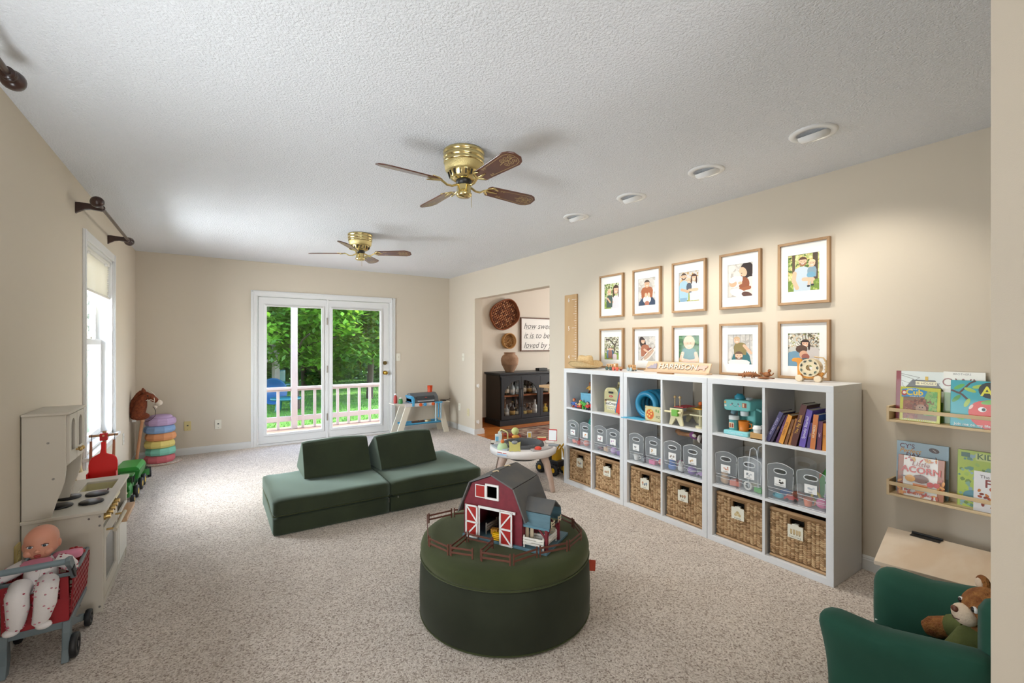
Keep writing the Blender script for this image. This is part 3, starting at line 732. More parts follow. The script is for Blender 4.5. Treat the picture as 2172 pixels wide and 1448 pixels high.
for k in range(12):
    t = BINT[k]
    pr = Print().rect(-.033, -.026, .033, .026, 'f4f3f0'); q = random.Random(40+k)
    cs = (('b5615e', '5f6d93'), ('d99a6c', 'e8b48b'), ('8a5a63', 'b78a90'), ('c9a7c7', 'd9b9d0'), ('8d949c', 'a8a39a'), ('d8b27a', 'c5a06f'), ('9c8f86', 'b0a092'), ('c49a6c', 'd8b991'), ('c98f7a', 'e0b09c'), ('8b8f94', 'c0c3c6'), ('2c2b2b', '55504a'), ('d7dadd', 'b3babf'))[k]
    for j in range(4): pr.ell(q.uniform(-.016, .016), q.uniform(-.006, .012), q.uniform(.005, .009), q.uniform(.004, .008), cs[j % 2], 10)
    pr.text(('Dinosaurs', 'animals', 'cars', 'dolls', 'food', 'puppets', 'pets', 'bakery', 'people', 'doctor', 'Characters', 'balls')[k], 0, -.021, .012, '5c5853')
    pr.build('bin_label', INK, t, face((0, -.004, .118), (1, 0, 0), (0, 0, 1)))
# ---- toys lying in the bins
def toy(kind, col, size, loc, label, grp, rz=0):
    m = mat(col, .45); t = thing({'ball': 'toy_ball', 'block': 'toy_block', 'ring': 'toy_ring', 'cup': 'toy_cup', 'car': 'toy_car', 'fish': 'toy_fish', 'cone': 'toy_cone', 'bag': 'soft_toy'}[kind], label, 'toy', loc, rz, grp)
    s = size
    if kind == 'ball': MB().sph((0, 0, s), s, 12, 8).build('ball', m, t); MB().tube([(s*1.01*cos(a), s*1.01*sin(a), s) for a in (i*pi/8 for i in range(16))], s*.06, 5, closed=True).build('band', mat('f0ede6', .5), t)
    elif kind == 'block': MB().bb(-s, -s*.7, 0, s, s*.7, s*1.1).build('block', m, t, bev=s*.15); MB().cyl((0, 0, s*1.1), (0, 0, s*1.3), s*.4, n=10).build('stud', m, t)
    elif kind == 'ring': MB().tube([(s*cos(a), 0, s*1.25+s*sin(a)) for a in (i*pi/9 for i in range(18))], s*.28, 8, closed=True).build('ring', m, t)
    elif kind == 'cup': MB().lathe([(s*.6, 0), (s*.85, s*1.6), (s*.78, s*1.6), (s*.55, s*.1), (0, s*.1)], 14).build('cup', m, t); MB().tube([(s*.8, 0, s*1.3), (s*1.3, 0, s*1.1), (s*1.2, 0, s*.5), (s*.68, 0, s*.4)], s*.1, 6).build('handle', m, t)
    elif kind == 'car':
        MB().prism([(-s*1.4, s*.3), (s*1.4, s*.3), (s*1.4, s*.8), (s*.8, s*.85), (s*.4, s*1.35), (-s*.7, s*1.35), (-s*1.1, s*.85), (-s*1.4, s*.8)], -s*.6, s*.6, T=face((0, 0, 0), (1, 0, 0), (0, 0, 1))).build('car_body', m, t, bev=s*.08)
        for x in (-s*.8, s*.8):
            for y in (-s*.6, s*.6): MB().cyl((x, y-.003, s*.33), (x, y+.003, s*.33), s*.33, n=10).build('wheel', mat('26262a', .6), t)
    elif kind == 'fish':
        MB().sph((0, 0, s*.7), (s*1.3, s*.5, s*.7), 12, 8).build('body', m, t); MB().prism([(s*1.1, s*.7), (s*2, s*1.3), (s*1.8, s*.7), (s*2, s*.1)], -s*.12, s*.12, T=face((0, 0, 0), (1, 0, 0), (0, 0, 1))).build('tail', m, t)
        MB().sph((-s*.8, -s*.38, s*.9), s*.14, 8, 6).build('eye', mat('1c1c1c', .3), t)
    elif kind == 'cone': MB().lathe([(s, 0), (s, s*.1), (s*.12, s*2.4), (.0005, s*2.45)], 14).build('cone', m, t); MB().lathe([(s*1.15, 0), (s*1.15, s*.12), (0, s*.12)], 14).build('base', m, t)
    else:
        MB().pillow((0, 0, s*.8), (s*1.9, s*1.3, s*1.6), s*.6, 6).build('body', m, t); MB().sph((0, -s*.1, s*1.9), (s*.75, s*.65, s*.65), 12, 8).build('head', m, t)
        for x in (-s*.5, s*.5): MB().sph((x, 0, s*2.4), (s*.24, s*.15, s*.3), 8, 6).build('ear', m, t)
        for x in (-s*.25, s*.25): MB().sph((x, -s*.7, s*2.0), s*.08, 6, 4).build('eye', mat('1c1c1c', .3), t)
    return t
CN = {'orange': 'f0855a', 'coral': 'ef8a74', 'red': 'd8453f', 'pink': 'ef79a8', 'lilac': 'c79ad6', 'purple': '8a5fb0', 'blue': '4a7fd0', 'teal': '2fa79b', 'green': '5fae55', 'yellow': 'f1cf4a', 'brown': '7b4a32', 'tan': 'd9b591', 'white': 'eeeae4', 'navy': '34406e', 'grey': '9a9da2', 'turquoise': '49b9cf', 'maroon': '6e2a35'}
NN = {'ball': 'ball', 'block': 'building block', 'ring': 'ring', 'cup': 'cup', 'car': 'car', 'fish': 'fish', 'cone': 'cone', 'bag': 'soft toy'}
FILL = (('coral fish', 'red block', 'orange car', 'teal block'), ('coral ball', 'pink cup', 'lilac block', 'orange fish'), ('maroon car', 'tan block', 'purple car', 'navy ring'), ('lilac ball', 'purple block', 'white fish', 'grey ring'),
        ('white cup', 'grey block'), ('pink block', 'red ball', 'blue car', 'purple ring'), ('blue bag', 'white bag', 'pink ball', 'navy block'), ('purple ball', 'lilac car', 'grey block'),
        ('tan bag', 'coral block', 'brown car'), ('white ring', 'green block', 'yellow car', 'grey cup'), ('turquoise fish', 'red car', 'blue block', 'orange block', 'white ball'), ('orange cup', 'pink ball', 'yellow ring', 'turquoise block', 'purple ball'))
for k, items in enumerate(FILL):
    p = BINP[k]; q = random.Random(70+k); spots = [(-.034, .045), (.034, .06), (-.03, .14), (.032, .155), (0, .235)]
    for i, it in enumerate(items):
        cn, kd = it.split(); sx, sy = spots[i]
        sz = {'car': .026, 'ring': .026, 'bag': .032, 'fish': .026, 'cup': .03}.get(kd, .031)*q.uniform(.9, 1.1)
        toy(kd, CN[cn], sz, (p[0]+sy, p[1]-sx, p[2]+.003), '%s toy %s lying inside the %s clear bin from the dining opening end' % (cn, NN[kd], ORD[k]), 'toys in the clear bins', q.uniform(-.5, .5)+RW90)
# taller toys that stick out of the bins
p = BINP[0]; t = thing('toy_tent', 'folded teal cone of fabric standing behind the first clear bin', 'toy', (p[0]+.20, p[1]-.085, p[2]+.002), RW90)
MB().lathe([(.062, 0), (.062, .2), (.055, .22), (.006, .325), (.0005, .327)], 9, sm=False).build('fabric_cone', mat('1f8f83', .7), t); MB().tube([(0, -.058, .21), (.02, -.03, .27), (0, -.005, .325)], .004, 6).build('seam', mat('187068', .7), t)
p = BINP[1]; toy('bag', '3d5fc0', .045, (p[0]+.26, p[1]-.02, p[2]+.003), 'cobalt blue soft toy peeking over the second clear bin', 'toys in the clear bins', RW90).location.z += .13
t = thing('toy_platform', 'pink plastic stand behind the second clear bin under the blue toy', 'toy', (p[0]+.262, p[1]-.02, p[2]+.002), RW90)
MB().lathe([(.055, 0), (.055, .02), (.02, .03), (.02, .1), (.055, .115), (.055, .128), (0, .128)], 16).build('stand', mat('e0558f', .45), t)
MB().tube([(.056*cos(a), .056*sin(a), .01) for a in (i*pi/8 for i in range(16))], .004, 5, closed=True).build('trim_ring', mat('f3a6c6', .45), t)
# stuffed animals spilling over the seventh and eighth bins
PLB = mat('4a2f24', .95, noise=(60, '2f1c16', .35, .7), bump=(180, .9, .006), name='brown_plush'); PLT = mat('c99a74', .9, noise=(40, 'b5835c', .35, .7), bump=(180, .7, .004), name='tan_plush'); PLW = mat('e6dcd2', .9, bump=(150, .6, .004), name='cream_plush')
p = BINP[6]; t = thing('plush_doll', 'tan limbed plush doll with a purple dress lying over the seventh clear bin', 'plush toy', (p[0]+.17, p[1]-.05, p[2]+.237), RW90)
MB().tube([(-.10, -.03, .035), (-.05, -.02, .03), (0, 0, .03)], [.02, .015, .018], 10).sph((-.105, -.03, .045), (.022, .018, .018)).build('leg', PLT, t)
MB().sph((.03, 0, .032), (.05, .04, .03)).build('dress', mat('8d4f86', .8), t); MB().sph((.09, .01, .05), (.035, .034, .034)).build('head', PLT, t); MB().sph((.10, .02, .062), (.038, .036, .03)).build('hair', PLB, t)
p = BINP[7]; t = thing('plush_dog', 'dark brown plush dog with cream ears sprawled over the eighth clear bin', 'plush toy', (p[0]+.15, p[1]-.0, p[2]+.236), RW90)
MB().sph((.0, .03, .045), (.065, .07, .045)).build('body', PLB, t); MB().sph((-.035, -.035, .055), (.034, .034, .03)).build('head', PLB, t)
MB().sph((-.045, -.062, .047), (.018, .016, .014)).build('muzzle', PLW, t)
for x, y in ((.0, -.06), (.035, -.05)): MB().sph((x, y, .03), (.016, .028, .03)).build('ear', PLW, t)
for x in (.05, -.0): MB().tube([(x, .0, .05), (x+.03, -.07, .035), (x+.035, -.09, .01)], [.018, .015, .014], 8).build('paw', PLW if x else PLB, t)
p = BINP[9]; t = thing('toy_bag', 'clear zip bag with white handles standing in the tenth clear bin', 'bag', (p[0]+.10, p[1], p[2]+.002), RW90)
MB().pillow((0, .0, .11), (.11, .09, .21), .02, 6).build('pouch', mat('dfe3e8', .2, trans=.6), t)
for y in (-.05, .05): MB().tube([(-.03, y, .02), (-.03, y, .2), (-.02, y, .27), (.0, y, .285), (.02, y, .27), (.03, y, .2), (.03, y, .02)], .005, 6, flat=.6).build('handle', mat('e9ebee', .4), t)
p = BINP[11]; t = thing('toy_dinosaur', 'green and orange toy dinosaur poking above the twelfth clear bin', 'toy', (p[0]+.24, p[1]-.01, p[2]+.002), RW90)
MB().tube([(-.03, 0, 0), (-.03, 0, .12), (0, 0, .19), (.04, 0, .235), (.06, 0, .235)], [.03, .035, .028, .02, .012], 10).build('body', mat('4f9e44', .5), t); MB().tube([(-.05, 0, .12), (-.02, .0, .2), (.03, 0, .255)], .008, 6).build('crest', mat('e0742e', .5), t)
MB().bb(-.06, -.02, .0, .0, .02, .16).build('block_back', mat('d86a3a', .5), t, bev=.006)
# ---- top row, first unit: blue box with a figure, little figures in front
c = cell(0, 0, 2)
t = thing('blue_box', 'light blue toy box in the top cube nearest the dining opening', 'box', (c[0]+.14, c[1]-.205, c[2]), RW90)
MB().bb(-.09, -.06, 0, .09, .06, .14).build('box_body', mat('6fb3d0', .6, noise=(12, '5c9fc0', .4, .6)), t, bev=.004); MB().bb(-.092, -.062, .135, .092, .062, .145).build('lid', mat('7fc0da', .6), t, bev=.002)
MB().prism([(-.05, .02), (-.01, .02), (-.02, .07), (-.04, .07)], 0, .002, T=face((-.02, -.061, .02), (1, 0, 0), (0, 0, 1))).build('badge', mat('8fd0e6', .6), t)
def figure(name, label, loc, h, cols, cat='figurine', grp='little figures in the first cube', q=None, rz=RW90):
    t = thing(name, label, cat, loc, rz, grp); a, b, d = [mat(x, .5) for x in cols]
    for x in (-.14, .14): MB().tube([(x*h, 0, 0), (x*h*.9, 0, h*.3)], h*.09, 6).sph((x*h, -h*.07, h*.05), (h*.1, h*.15, h*.06), 8, 5).build('leg', b, t)
    MB().tube([(0, 0, h*.26), (0, 0, h*.45), (0, 0, h*.62)], [h*.2, h*.23, h*.14], 10).build('torso', a, t)
    for s in (-1, 1): MB().tube([(s*h*.16, 0, h*.58), (s*h*.3, -h*.06, h*.45), (s*h*.32, -h*.18, h*.36)], [h*.08, h*.07, h*.06], 6).build('arm', a, t)
    MB().sph((0, 0, h*.8), (h*.17, h*.17, h*.2), 10, 8).build('head', d, t); MB().sph((0, h*.04, h*.87), (h*.18, h*.17, h*.16), 10, 8).build('hair', b, t)
    return t
figure('toy_figure', 'brown haired toy figure sitting on top of the light blue box', (c[0]+.13, c[1]-.20, c[2]+.1455), .105, ('c99a3c', '6b3d26', '8a5234'))
for i, (dx, dy, h, cols, lb) in enumerate(((.055, .05, .085, ('4a6fb5', 'b5543c', 'd98a5c'), 'orange and blue toy figure at the far end of the first cube'), (.105, .035, .05, ('7d5fa8', '3f6ea8', 'e0b08c'), 'small purple toy figure in the first cube'),
     (.15, .045, .08, ('d9c27a', 'c85a3c', 'e6b48a'), 'yellow topped toy figure in the first cube'), (.262, .035, .075, ('cf3f3a', '3a4a5c', 'e8c0a0'), 'red toy figure leaning in the first cube'), (.30, .05, .09, ('d8413c', '2f3238', 'e9e2da'), 'white faced red toy figure at the divider of the first cube'))):
    figure('toy_figure', lb, (c[0]+dy, c[1]-dx, c[2]), h, cols)
t = thing('toy_dinosaur', 'small bright green toy dinosaur among the figures', 'toy', (c[0]+.04, c[1]-.215, c[2]), RW90+.3)
MB().tube([(.06, 0, .012), (.03, 0, .03), (0, 0, .042), (-.03, 0, .06), (-.045, 0, .068)], [.004, .014, .02, .012, .01], 10).build('body', mat('4fa63c', .5), t)
for x in (-.015, .02):
    for y in (-.012, .012): MB().cyl((x, y, 0), (x, y, .035), .007, n=8).build('leg', mat('4fa63c', .5), t)
t = thing('toy_train', 'tiny red toy train lying in front of the light blue box', 'toy', (c[0]+.03, c[1]-.155, c[2]), RW90)
MB().bb(-.03, -.012, .006, .03, .012, .024).bb(.01, -.012, .024, .028, .012, .036).build('car_body', mat('d2402f', .45), t, bev=.002)
for x in (-.02, 0, .02): MB().cyl((x, -.014, .008), (x, .014, .008), .008, n=10).build('wheel', mat('2a2a2a', .5), t)
# first unit, second cube: ice cream counter board, red toy case, sticks, black ball
c = cell(0, 1, 2)
t = thing('ice_cream_counter_box', 'cream striped ice cream counter toy box with a handle slot', 'toy box', (c[0]+.075, c[1]-.165, c[2]), RW90)
def arch(x0, x1, z1, r, k=6): return [(x0, 0), (x1, 0), (x1, z1-r)]+[(x1-r+r*cos(a), z1-r+r*sin(a)) for a in (pi/2*i/k for i in range(1, k+1))]+[(x0+r-r*sin(a), z1-r+r*cos(a)) for a in (pi/2*i/k for i in range(1, k+1))]
MB().prism(arch(-.085, .085, .225, .06), -.09, 0, T=face((0, 0, 0), (1, 0, 0), (0, 0, 1))).build('box_body', mat('e6dda8', .6), t, bev=.003)
pr = Print()
for i in range(15): x = -.078+i*.0112; pr.rect(x-.0012, .004, x+.0012, .19-.0+(.02 if abs(x) < .05 else 0), '9d9a62')
pr.poly(rrect(-.03, .172, .03, .19, .008), '1d1b18').ell(0, .148, .024, .0095, 'c23a33').text('M&D', 0, .145, .008, 'f3efe4')
pr.text('SCOOP & SERVE', .0, .112, .0145, '3c332a').rect(-.055, .062, .075, .104, 'f4f1e2').text('IceCream', .006, .072, .036, '2f2a26', bold=.0006).rect(-.05, .028, .07, .054, 'efeacb').text('COUNTER', .006, .032, .024, '4f4a40')
pr.ell(-.062, .108, .012, .01, '5b3523').rect(-.066, .09, -.058, .104, 'd2a15c')
pr.build('printed_front', INK, t, face((0, -.0007, 0), (1, 0, 0), (0, 0, 1)))
t = thing('toy_case', 'red and blue wedge shaped toy case leaning in the second cube', 'toy', (c[0]+.06, c[1]-.278, c[2]), RW90)
MB().prism([(-.05, .012), (.05, .005), (.05, .29), (.035, .295), (.018, .28)], -.17, 0, T=face((0, 0, 0), (1, 0, 0), (0, 0, 1))).build('case_body', mat('dd3f22', .35), t, bev=.012, seg=3)
MB().prism([(-.062, .012), (-.052, .008), (.014, .285), (.006, .29)], -.16, -.005, T=face((0, 0, 0), (1, 0, 0), (0, 0, 1))).build('blue_edge', mat('3f8fca', .4), t, bev=.004)
MB().bb(-.03, .01, 0, .05, .16, .012).build('foot', mat('c23818', .4), t, bev=.003)
for i, (dx, dy, a, lb) in enumerate(((.06, .22, .5, 'printed wooden craft stick leaning at the back of the second cube'), (.05, .24, .62, 'second printed craft stick leaning behind the first'))):
    t = thing('craft_stick', lb, 'stick', (c[0]+dy, c[1]-dx, c[2]), RW90, 'craft sticks')
    T_ = TM((0, 0, 0), ry=a*.5)
    MB(T_).bb(-.014, -.002, .004, .014, .002, .27).build('stick', mat('cdbf87', .7), t)
    MB(T_).bb(-.009, -.003, .06, .009, -.002, .25).build('print_band', mat('6e6238', .7), t)
t = thing('toy_ball', 'black toy ball on a stand behind the ice cream box', 'toy', (c[0]+.22, c[1]-.235, c[2]), RW90)
MB().lathe([(.03, 0), (.03, .01), (.012, .02), (.012, .2), (0, .2)], 10).build('stand', mat('8d2f3c', .5), t); MB().sph((0, 0, .225), (.036, .036, .036)).build('ball', mat('23272e', .35), t)
# second unit, first cube: blue ring tunnel, light blue fins, pizza box
c = cell(1, 0, 2)
t = thing('toy_tunnel', 'blue ridged ring shaped toy tunnel in the middle unit', 'toy', (c[0]+.05, c[1]-.165, c[2]), RW90)
TB = mat('1f86ae', .35)
for j, (y, r) in enumerate(((.0, .112), (.05, .118), (.1, .118), (.15, .118), (.2, .112))):
    MB().tube([(.0+(r-.024)*cos(a), y, .122+(r-.024)*sin(a)) for a in (i*2*pi/28 for i in range(28))], .024, 10, closed=True).build('ring', TB, t)
MB().lathe([(.098, 0), (.098, .2), (.086, .2), (.086, 0)], 28, T=TM((0, 0, .122), rx=-pi/2), caps=False).build('sleeve', mat('166d92', .4), t)
t = thing('toy_fin_mat', 'light blue fringed plastic mat hanging over the shelf edge', 'toy', (c[0]+.0, c[1]-.05, c[2]+.001), RW90)
MB().bb(-.03, -.03, 0, .13, .12, .006).build('sheet', mat('57b4d8', .4), t, bev=.002)
for i in range(6): MB().bb(-.075+(i % 2)*.01, -.045+i*.014, -.001, -.02, -.036+i*.014, .006).build('fin', mat('57b4d8', .4), t, bev=.002)
t = thing('pizza_box', 'printed wooden pizza toy crate at the divider of the middle unit', 'toy box', (c[0]+.015, c[1]-.255, c[2]), RW90)
WD = mat('d9bd8c', .6, noise=(20, 'c5a673', .35, .7, (1, 1, 6)), name='pale_wood')
MB().bb(-.075, .012, 0, .075, .15, .012).bb(-.075, .012, 0, -.065, .15, .112).bb(.065, .012, 0, .075, .15, .112).bb(-.075, .14, 0, .075, .15, .112).build('crate', WD, t)
MB().bb(-.08, 0, .004, .08, .01, .118).build('front_board', mat('cfc08c', .6), t, bev=.002)
pr = Print().rect(-.075, .01, .075, .112, 'd8cf9e').ell(-.03, .055, .04, .042, 'e2a23a', 20).ell(-.03, .055, .033, .035, 'd9622f', 20)
for x, y in ((-.04, .07), (-.018, .06), (-.035, .04), (-.02, .082), (-.052, .05)): pr.ell(x, y, .008, .008, 'f0d06a', 8)
pr.text('PIZ', .047, .03, .028, '4a5a3a').ell(.03, .09, .006, .012, '6f9a4a', 8).ell(.05, .085, .006, .012, '7fae55', 8)
for x in (-.07, .07):
    for y in (.016, .106): pr.ell(x, y, .003, .003, '2a2620', 8)
pr.build('printed_front', INK, t, face((0, -.0006, 0), (1, 0, 0), (0, 0, 1)))
t = thing('toy_bottle', 'blue and yellow toy jar standing behind the pizza crate', 'toy', (c[0]+.22, c[1]-.29, c[2]), RW90)
MB().lathe([(.032, 0), (.032, .1), (.026, .11), (.026, .16), (.03, .165), (.03, .2), (0, .2)], 14).build('jar', mat('3564a8', .4), t); MB().lathe([(.0325, .03), (.0335, .03), (.0335, .08), (.0325, .08)], 14, caps=False).build('jar_label', mat('e6d35a', .5), t)
# second unit, second cube: little wooden music bench
c = cell(1, 1, 2)
t = thing('music_bench', 'pale wooden toy music bench with green bar and red xylophone', 'toy', (c[0]+.03, c[1]-.10, c[2]), RW90)
CRM = mat('e6dcb2', .55, name='cream_wood')
E1 = [(-.062, 0), (-.035, 0), (0, .055), (.035, 0), (.062, 0), (.048, .06), (.055, .11), (.055, .125), (-.055, .125), (-.055, .11), (-.048, .06)]
for y in (0, .2): MB().prism(E1, -y-.016, -y, T=face((0, 0, 0), (1, 0, 0), (0, 0, 1))).build('end_panel', CRM, t, bev=.003)
MB().bb(-.045, .014, .075, .045, .2, .085).build('shelf_board', CRM, t)
MB().cyl((-.09, -.012, .098), (.055, -.012, .098), .008, n=8).build('handle_bar', CRM, t); MB().bb(-.022, -.026, .07, .03, -.004, .118).build('green_bar', mat('6fb53a', .45), t, bev=.004)
for i in range(6): MB().bb(-.042, .03+i*.026, .13, .042, .05+i*.026, .137).build('xylophone_bar', mat(('c2353a', 'd0484a')[i % 2], .4), t, bev=.002)
for x in (-.045, .0): MB().cyl((x, .05, .125), (x, .05, .2), .004, n=6).sph((x, .05, .205), .011, 8, 6).build('mallet', WD, t)
t = thing('toy_cymbal_stand', 'brass toy cymbal on a wooden stand with an orange knob', 'toy', (c[0]+.09, c[1]-.265, c[2]), RW90)
MB().lathe([(.035, 0), (.035, .012), (.012, .014), (.012, .14), (0, .14)], 12).bb(-.07, -.03, .085, .06, .03, .095).build('stand', CRM, t)
MB().lathe([(.0, .155), (.015, .155), (.03, .146), (.066, .138), (.066, .141), (.03, .15), (.015, .16), (0, .16)], 20).build('cymbal', mat('b98f3f', .3, .9), t); MB().sph((0, 0, .175), (.016, .016, .015), 10, 7).build('knob', mat('e0702f', .4), t)
# third unit, first cube: toy coffee machine with cups
c = cell(2, 0, 2); MT = mat('6fc4c0', .4, name='mint_plastic'); MT2 = mat('8ad0cd', .4); TL2 = mat('2f8fa6', .35)
t = thing('toy_coffee_machine', 'mint green toy coffee machine with a smiling face', 'toy', (c[0]+.03, c[1]-.145, c[2]), RW90)
MB().bb(-.085, 0, 0, .085, .2, .03).build('drip_base', mat('8fd6dc', .4), t, bev=.008)
MB().bb(.02, .09, .03, .085, .2, .2).bb(-.06, .13, .03, .02, .2, .2).build('column', MT, t, bev=.012)
MB().prism([(-.09, .165), (-.075, .16), (.075, .165), (.09, .175), (.09, .225), (.075, .235), (-.085, .232), (-.095, .222)], -.2, -.02, T=face((0, 0, 0), (1, 0, 0), (0, 0, 1))).build('head', MT, t, bev=.012, seg=3)
MB().lathe([(.032, .235), (.032, .255), (.022, .262), (.018, .27), (0, .27)], 16, o=(-.02, .09, 0)).build('top_dial', TL2, t); MB().lathe([(.02, .235), (.02, .25), (0, .25)], 12, o=(.045, .09, 0)).build('top_button', mat('9aa3a6', .3), t)
MB().tube([(-.035, .06, .165), (-.04, .05, .15), (-.045, .045, .135)], [.016, .018, .014], 10).build('spout', mat('6c8f9c', .35), t); MB().lathe([(.024, .13), (.026, .15), (.026, .163), (0, .163)], 14, o=(.03, .06, 0)).build('portafilter', mat('d9e3e6', .3), t)
MB().tube([(.088, .1, .175), (.11, .09, .172), (.125, .09, .165)], .007, 8).build('steam_lever', MT2, t)
pr = Print()
for x in (-.012, .03): pr.ell(x-.02, .208, .005, .006, '26303a', 10).ell(x-.0185, .21, .0018, .002, 'ffffff', 6)
pr.line([(-.008+.012*cos(a)-.003, .2+.009*sin(a)) for a in (pi+.4+i*(pi-.8)/8 for i in range(9))], .0022, '26303a').ell(-.042, .198, .006, .004, 'ef9aa6', 10).ell(.02, .196, .006, .004, 'ef9aa6', 10)
pr.rect(.036, .188, .066, .218, 'b86a4a').rect(.039, .191, .05, .215, 'e3c9a2').rect(.052, .191, .063, .215, '8a4a3a').rect(-.088, .205, -.074, .222, 'd9a35a').rect(-.086, .185, -.072, .198, 'f2ece2')
pr.build('printed_face', INK, t, face((0, .0193, 0), (1, 0, 0), (0, 0, 1)))
pr = Print().text('COFFEE BREW', 0, .008, .016, 'd7f0f2'); pr.build('base_lettering', INK, t, face((0, -.0006, 0), (1, 0, 0), (0, 0, 1)))
def mug(label, loc, col, r, h, kind='toy cup'):
    t = thing('toy_mug', label, kind, loc, RW90); m = mat(col, .35)
    MB().lathe([(r*.88, 0), (r, h), (r*.9, h), (r*.8, h*.08), (0, h*.08)], 20).build('cup', m, t)
    MB().tube([(r*.93, 0, h*.8), (r*1.5, 0, h*.78), (r*1.6, 0, h*.4), (r*.9, 0, h*.25)], r*.13, 7).build('handle', m, t); return t
mug('orange toy mug on the coffee machine base', (c[0]+.085, c[1]-.173, c[2]+.0305), 'e88425', .034, .066)
t = thing('toy_jar', 'teal toy jar with a white lid under the coffee spout', 'toy cup', (c[0]+.08, c[1]-.108, c[2]+.0305), RW90)
MB().lathe([(.03, 0), (.031, .06), (.026, .068), (0, .068)], 18).build('jar', mat('5fb3b5', .35), t); MB().lathe([(.033, .068), (.033, .09), (.028, .095), (0, .095)], 18).build('lid', mat('e8ecea', .35), t)
Print().rect(-.018, -.018, .018, .018, 'e6d3b4').rect(-.014, -.014, -.002, .012, 'b5643c').rect(.002, -.014, .014, .012, '9c4a34').build('jar_label', INK, t, face((0, -.0318, .032), (1, 0, 0), (0, 0, 1)))
t = thing('wooden_tray', 'small slatted wooden tray holding two white cups beside the coffee machine', 'tray', (c[0]+.06, c[1]-.292, c[2]), RW90)
MB().bb(-.04, -.04, 0, .04, .06, .006).build('bottom', WD, t)
for y in (-.04, .056): MB().bb(-.042, y, 0, .042, y+.005, .04).build('side', mat('c69a5c', .6), t)
for x in (-.042, .038): MB().bb(x, -.036, 0, x+.004, .057, .04).build('side', mat('c69a5c', .6), t)
for i, (x, y) in enumerate(((-.012, -.012), (.012, .03))):
    t = thing('toy_paper_cup', ('white lidded toy cup at the front of the wooden tray', 'white lidded toy cup at the back of the wooden tray')[i], 'toy cup', (c[0]+.06+y, c[1]-.292-x, c[2]+.0062), RW90)
    MB().lathe([(.017, 0), (.023, .055), (0, .055)], 16).build('cup', mat('eceae4', .5), t); MB().lathe([(.026, .055), (.026, .065), (.021, .07), (.02, .078), (0, .078)], 16).build('lid', mat('f4f3ef', .4), t)
mug('small brown toy mug behind the wooden tray', (c[0]+.20, c[1]-.29, c[2]), 'a9814b', .026, .085)
# third unit, second cube: leaning books with titled spines
c = cell(2, 1, 2)
BKS = [  # x at foot, thickness, height, depth, lean, spine, cover, text, colour of text
    (.030, .022, .205, .15, .42, '4a4470', '4f4a7c', 'MY FIRST STORY', 'cfc6e6'), (.062, .012, .19, .14, .41, '3a2b48', '3a2b48', 'Lullaby', 'd8a84a'),
    (.100, .013, .18, .15, .34, '5c2f63', '5c2f63', 'goodnight', 'c9a2d8'), (.116, .022, .185, .15, .30, 'e39a32', 'e39a32', 'FARM TALES', '7a3a1c'), (.141, .014, .16, .14, .27, '8c5a2e', '8c5a2e', 'tractors', 'f0d890'),
    (.157, .013, .165, .15, .25, 'c07f3a', 'b87430', 'ducks', '3b2416'), (.172, .030, .255, .17, .24, '5a2a20', '4a2a22', 'The Big Book', 'e6b34a'), (.206, .03, .225, .17, .19, '6e58b0', '7560b8', 'Spooky Stories!', 'f2eef8'),
    (.240, .014, .15, .15, .14, '4d3a78', '4d3a78', 'magic', 'e6c84a'), (.256, .024, .20, .16, .10, 'cf7a3c', '3f66b0', 'NUMBERS', 'f2e6c2'), (.283, .02, .165, .15, .06, '6a3350', '6a3350', 'ABC', 'e8c0d0'), (.306, .016, .155, .15, .03, 'd88a2e', 'd88a2e', '123', '5a2a12')]
def book_feet(bks, right):
    out = [0]*len(bks); nx = None
    for i in range(len(bks)-1, -1, -1):
        th, h, le = bks[i][1], bks[i][2], max(bks[i][4], .02)
        if nx is None: x = right-h*sin(le)*.5
        else:
            xn, tn, hn, ln = nx; x = 9
            for k in range(60):
                z = h*cos(le)*k/59
                if z > tn*sin(ln)+hn*cos(ln): break
                lf = xn-z/math.tan(ln) if z < tn*sin(ln) else xn-tn*cos(ln)+(z-tn*sin(ln))*math.tan(ln)
                x = min(x, lf-z*math.tan(le))
        x -= .002; out[i] = x-th*cos(le); nx = (x, th, h, le)
    return out
FEET = book_feet(BKS, .326)
for i, (x, th, h, dp, le, sp, cv, tx, tc_) in enumerate(BKS):
    t = thing('book', ('%s book with the spine lettering %s leaning in the end unit' % (('slate purple', 'dark violet', 'thin plum', 'orange', 'brown', 'ochre', 'tall dark brown', 'tall lilac', 'short violet', 'orange and blue', 'maroon', 'amber')[i], '"'+tx+'"')), 'book', (c[0]+.022+.006*(i % 3), c[1]-FEET[i], c[2]+.0005), RW90, 'leaning books in the end unit')
    T_ = TM((0, 0, 0), ry=le); zb = th*sin(le)
    T_.translation = Vector((0, 0, zb))
    cm = mat(cv, .45)
    MB(T_).bb(0, .003, .003, th, dp-.003, h-.003).build('pages', mat('e9e2cf', .8), t)
    MB(T_).bb(-.0012, 0, 0, .0012, dp, h).bb(th-.0012, 0, 0, th+.0012, dp, h).build('cover', cm, t)
    MB(T_).bb(-.0012, -.0015, 0, th+.0012, .003, h).build('spine', mat(sp, .45), t)
    pr = Print().text(tx, 0, -th*.18, min(th*.72, h*.9/max(4, len(tx)*.55)), tc_, rot=0, align='c')
    pr.build('spine_lettering', INK, t, T_ @ face((th/2, -.0022, h*.52), (0, 0, 1), (-1, 0, 0)))
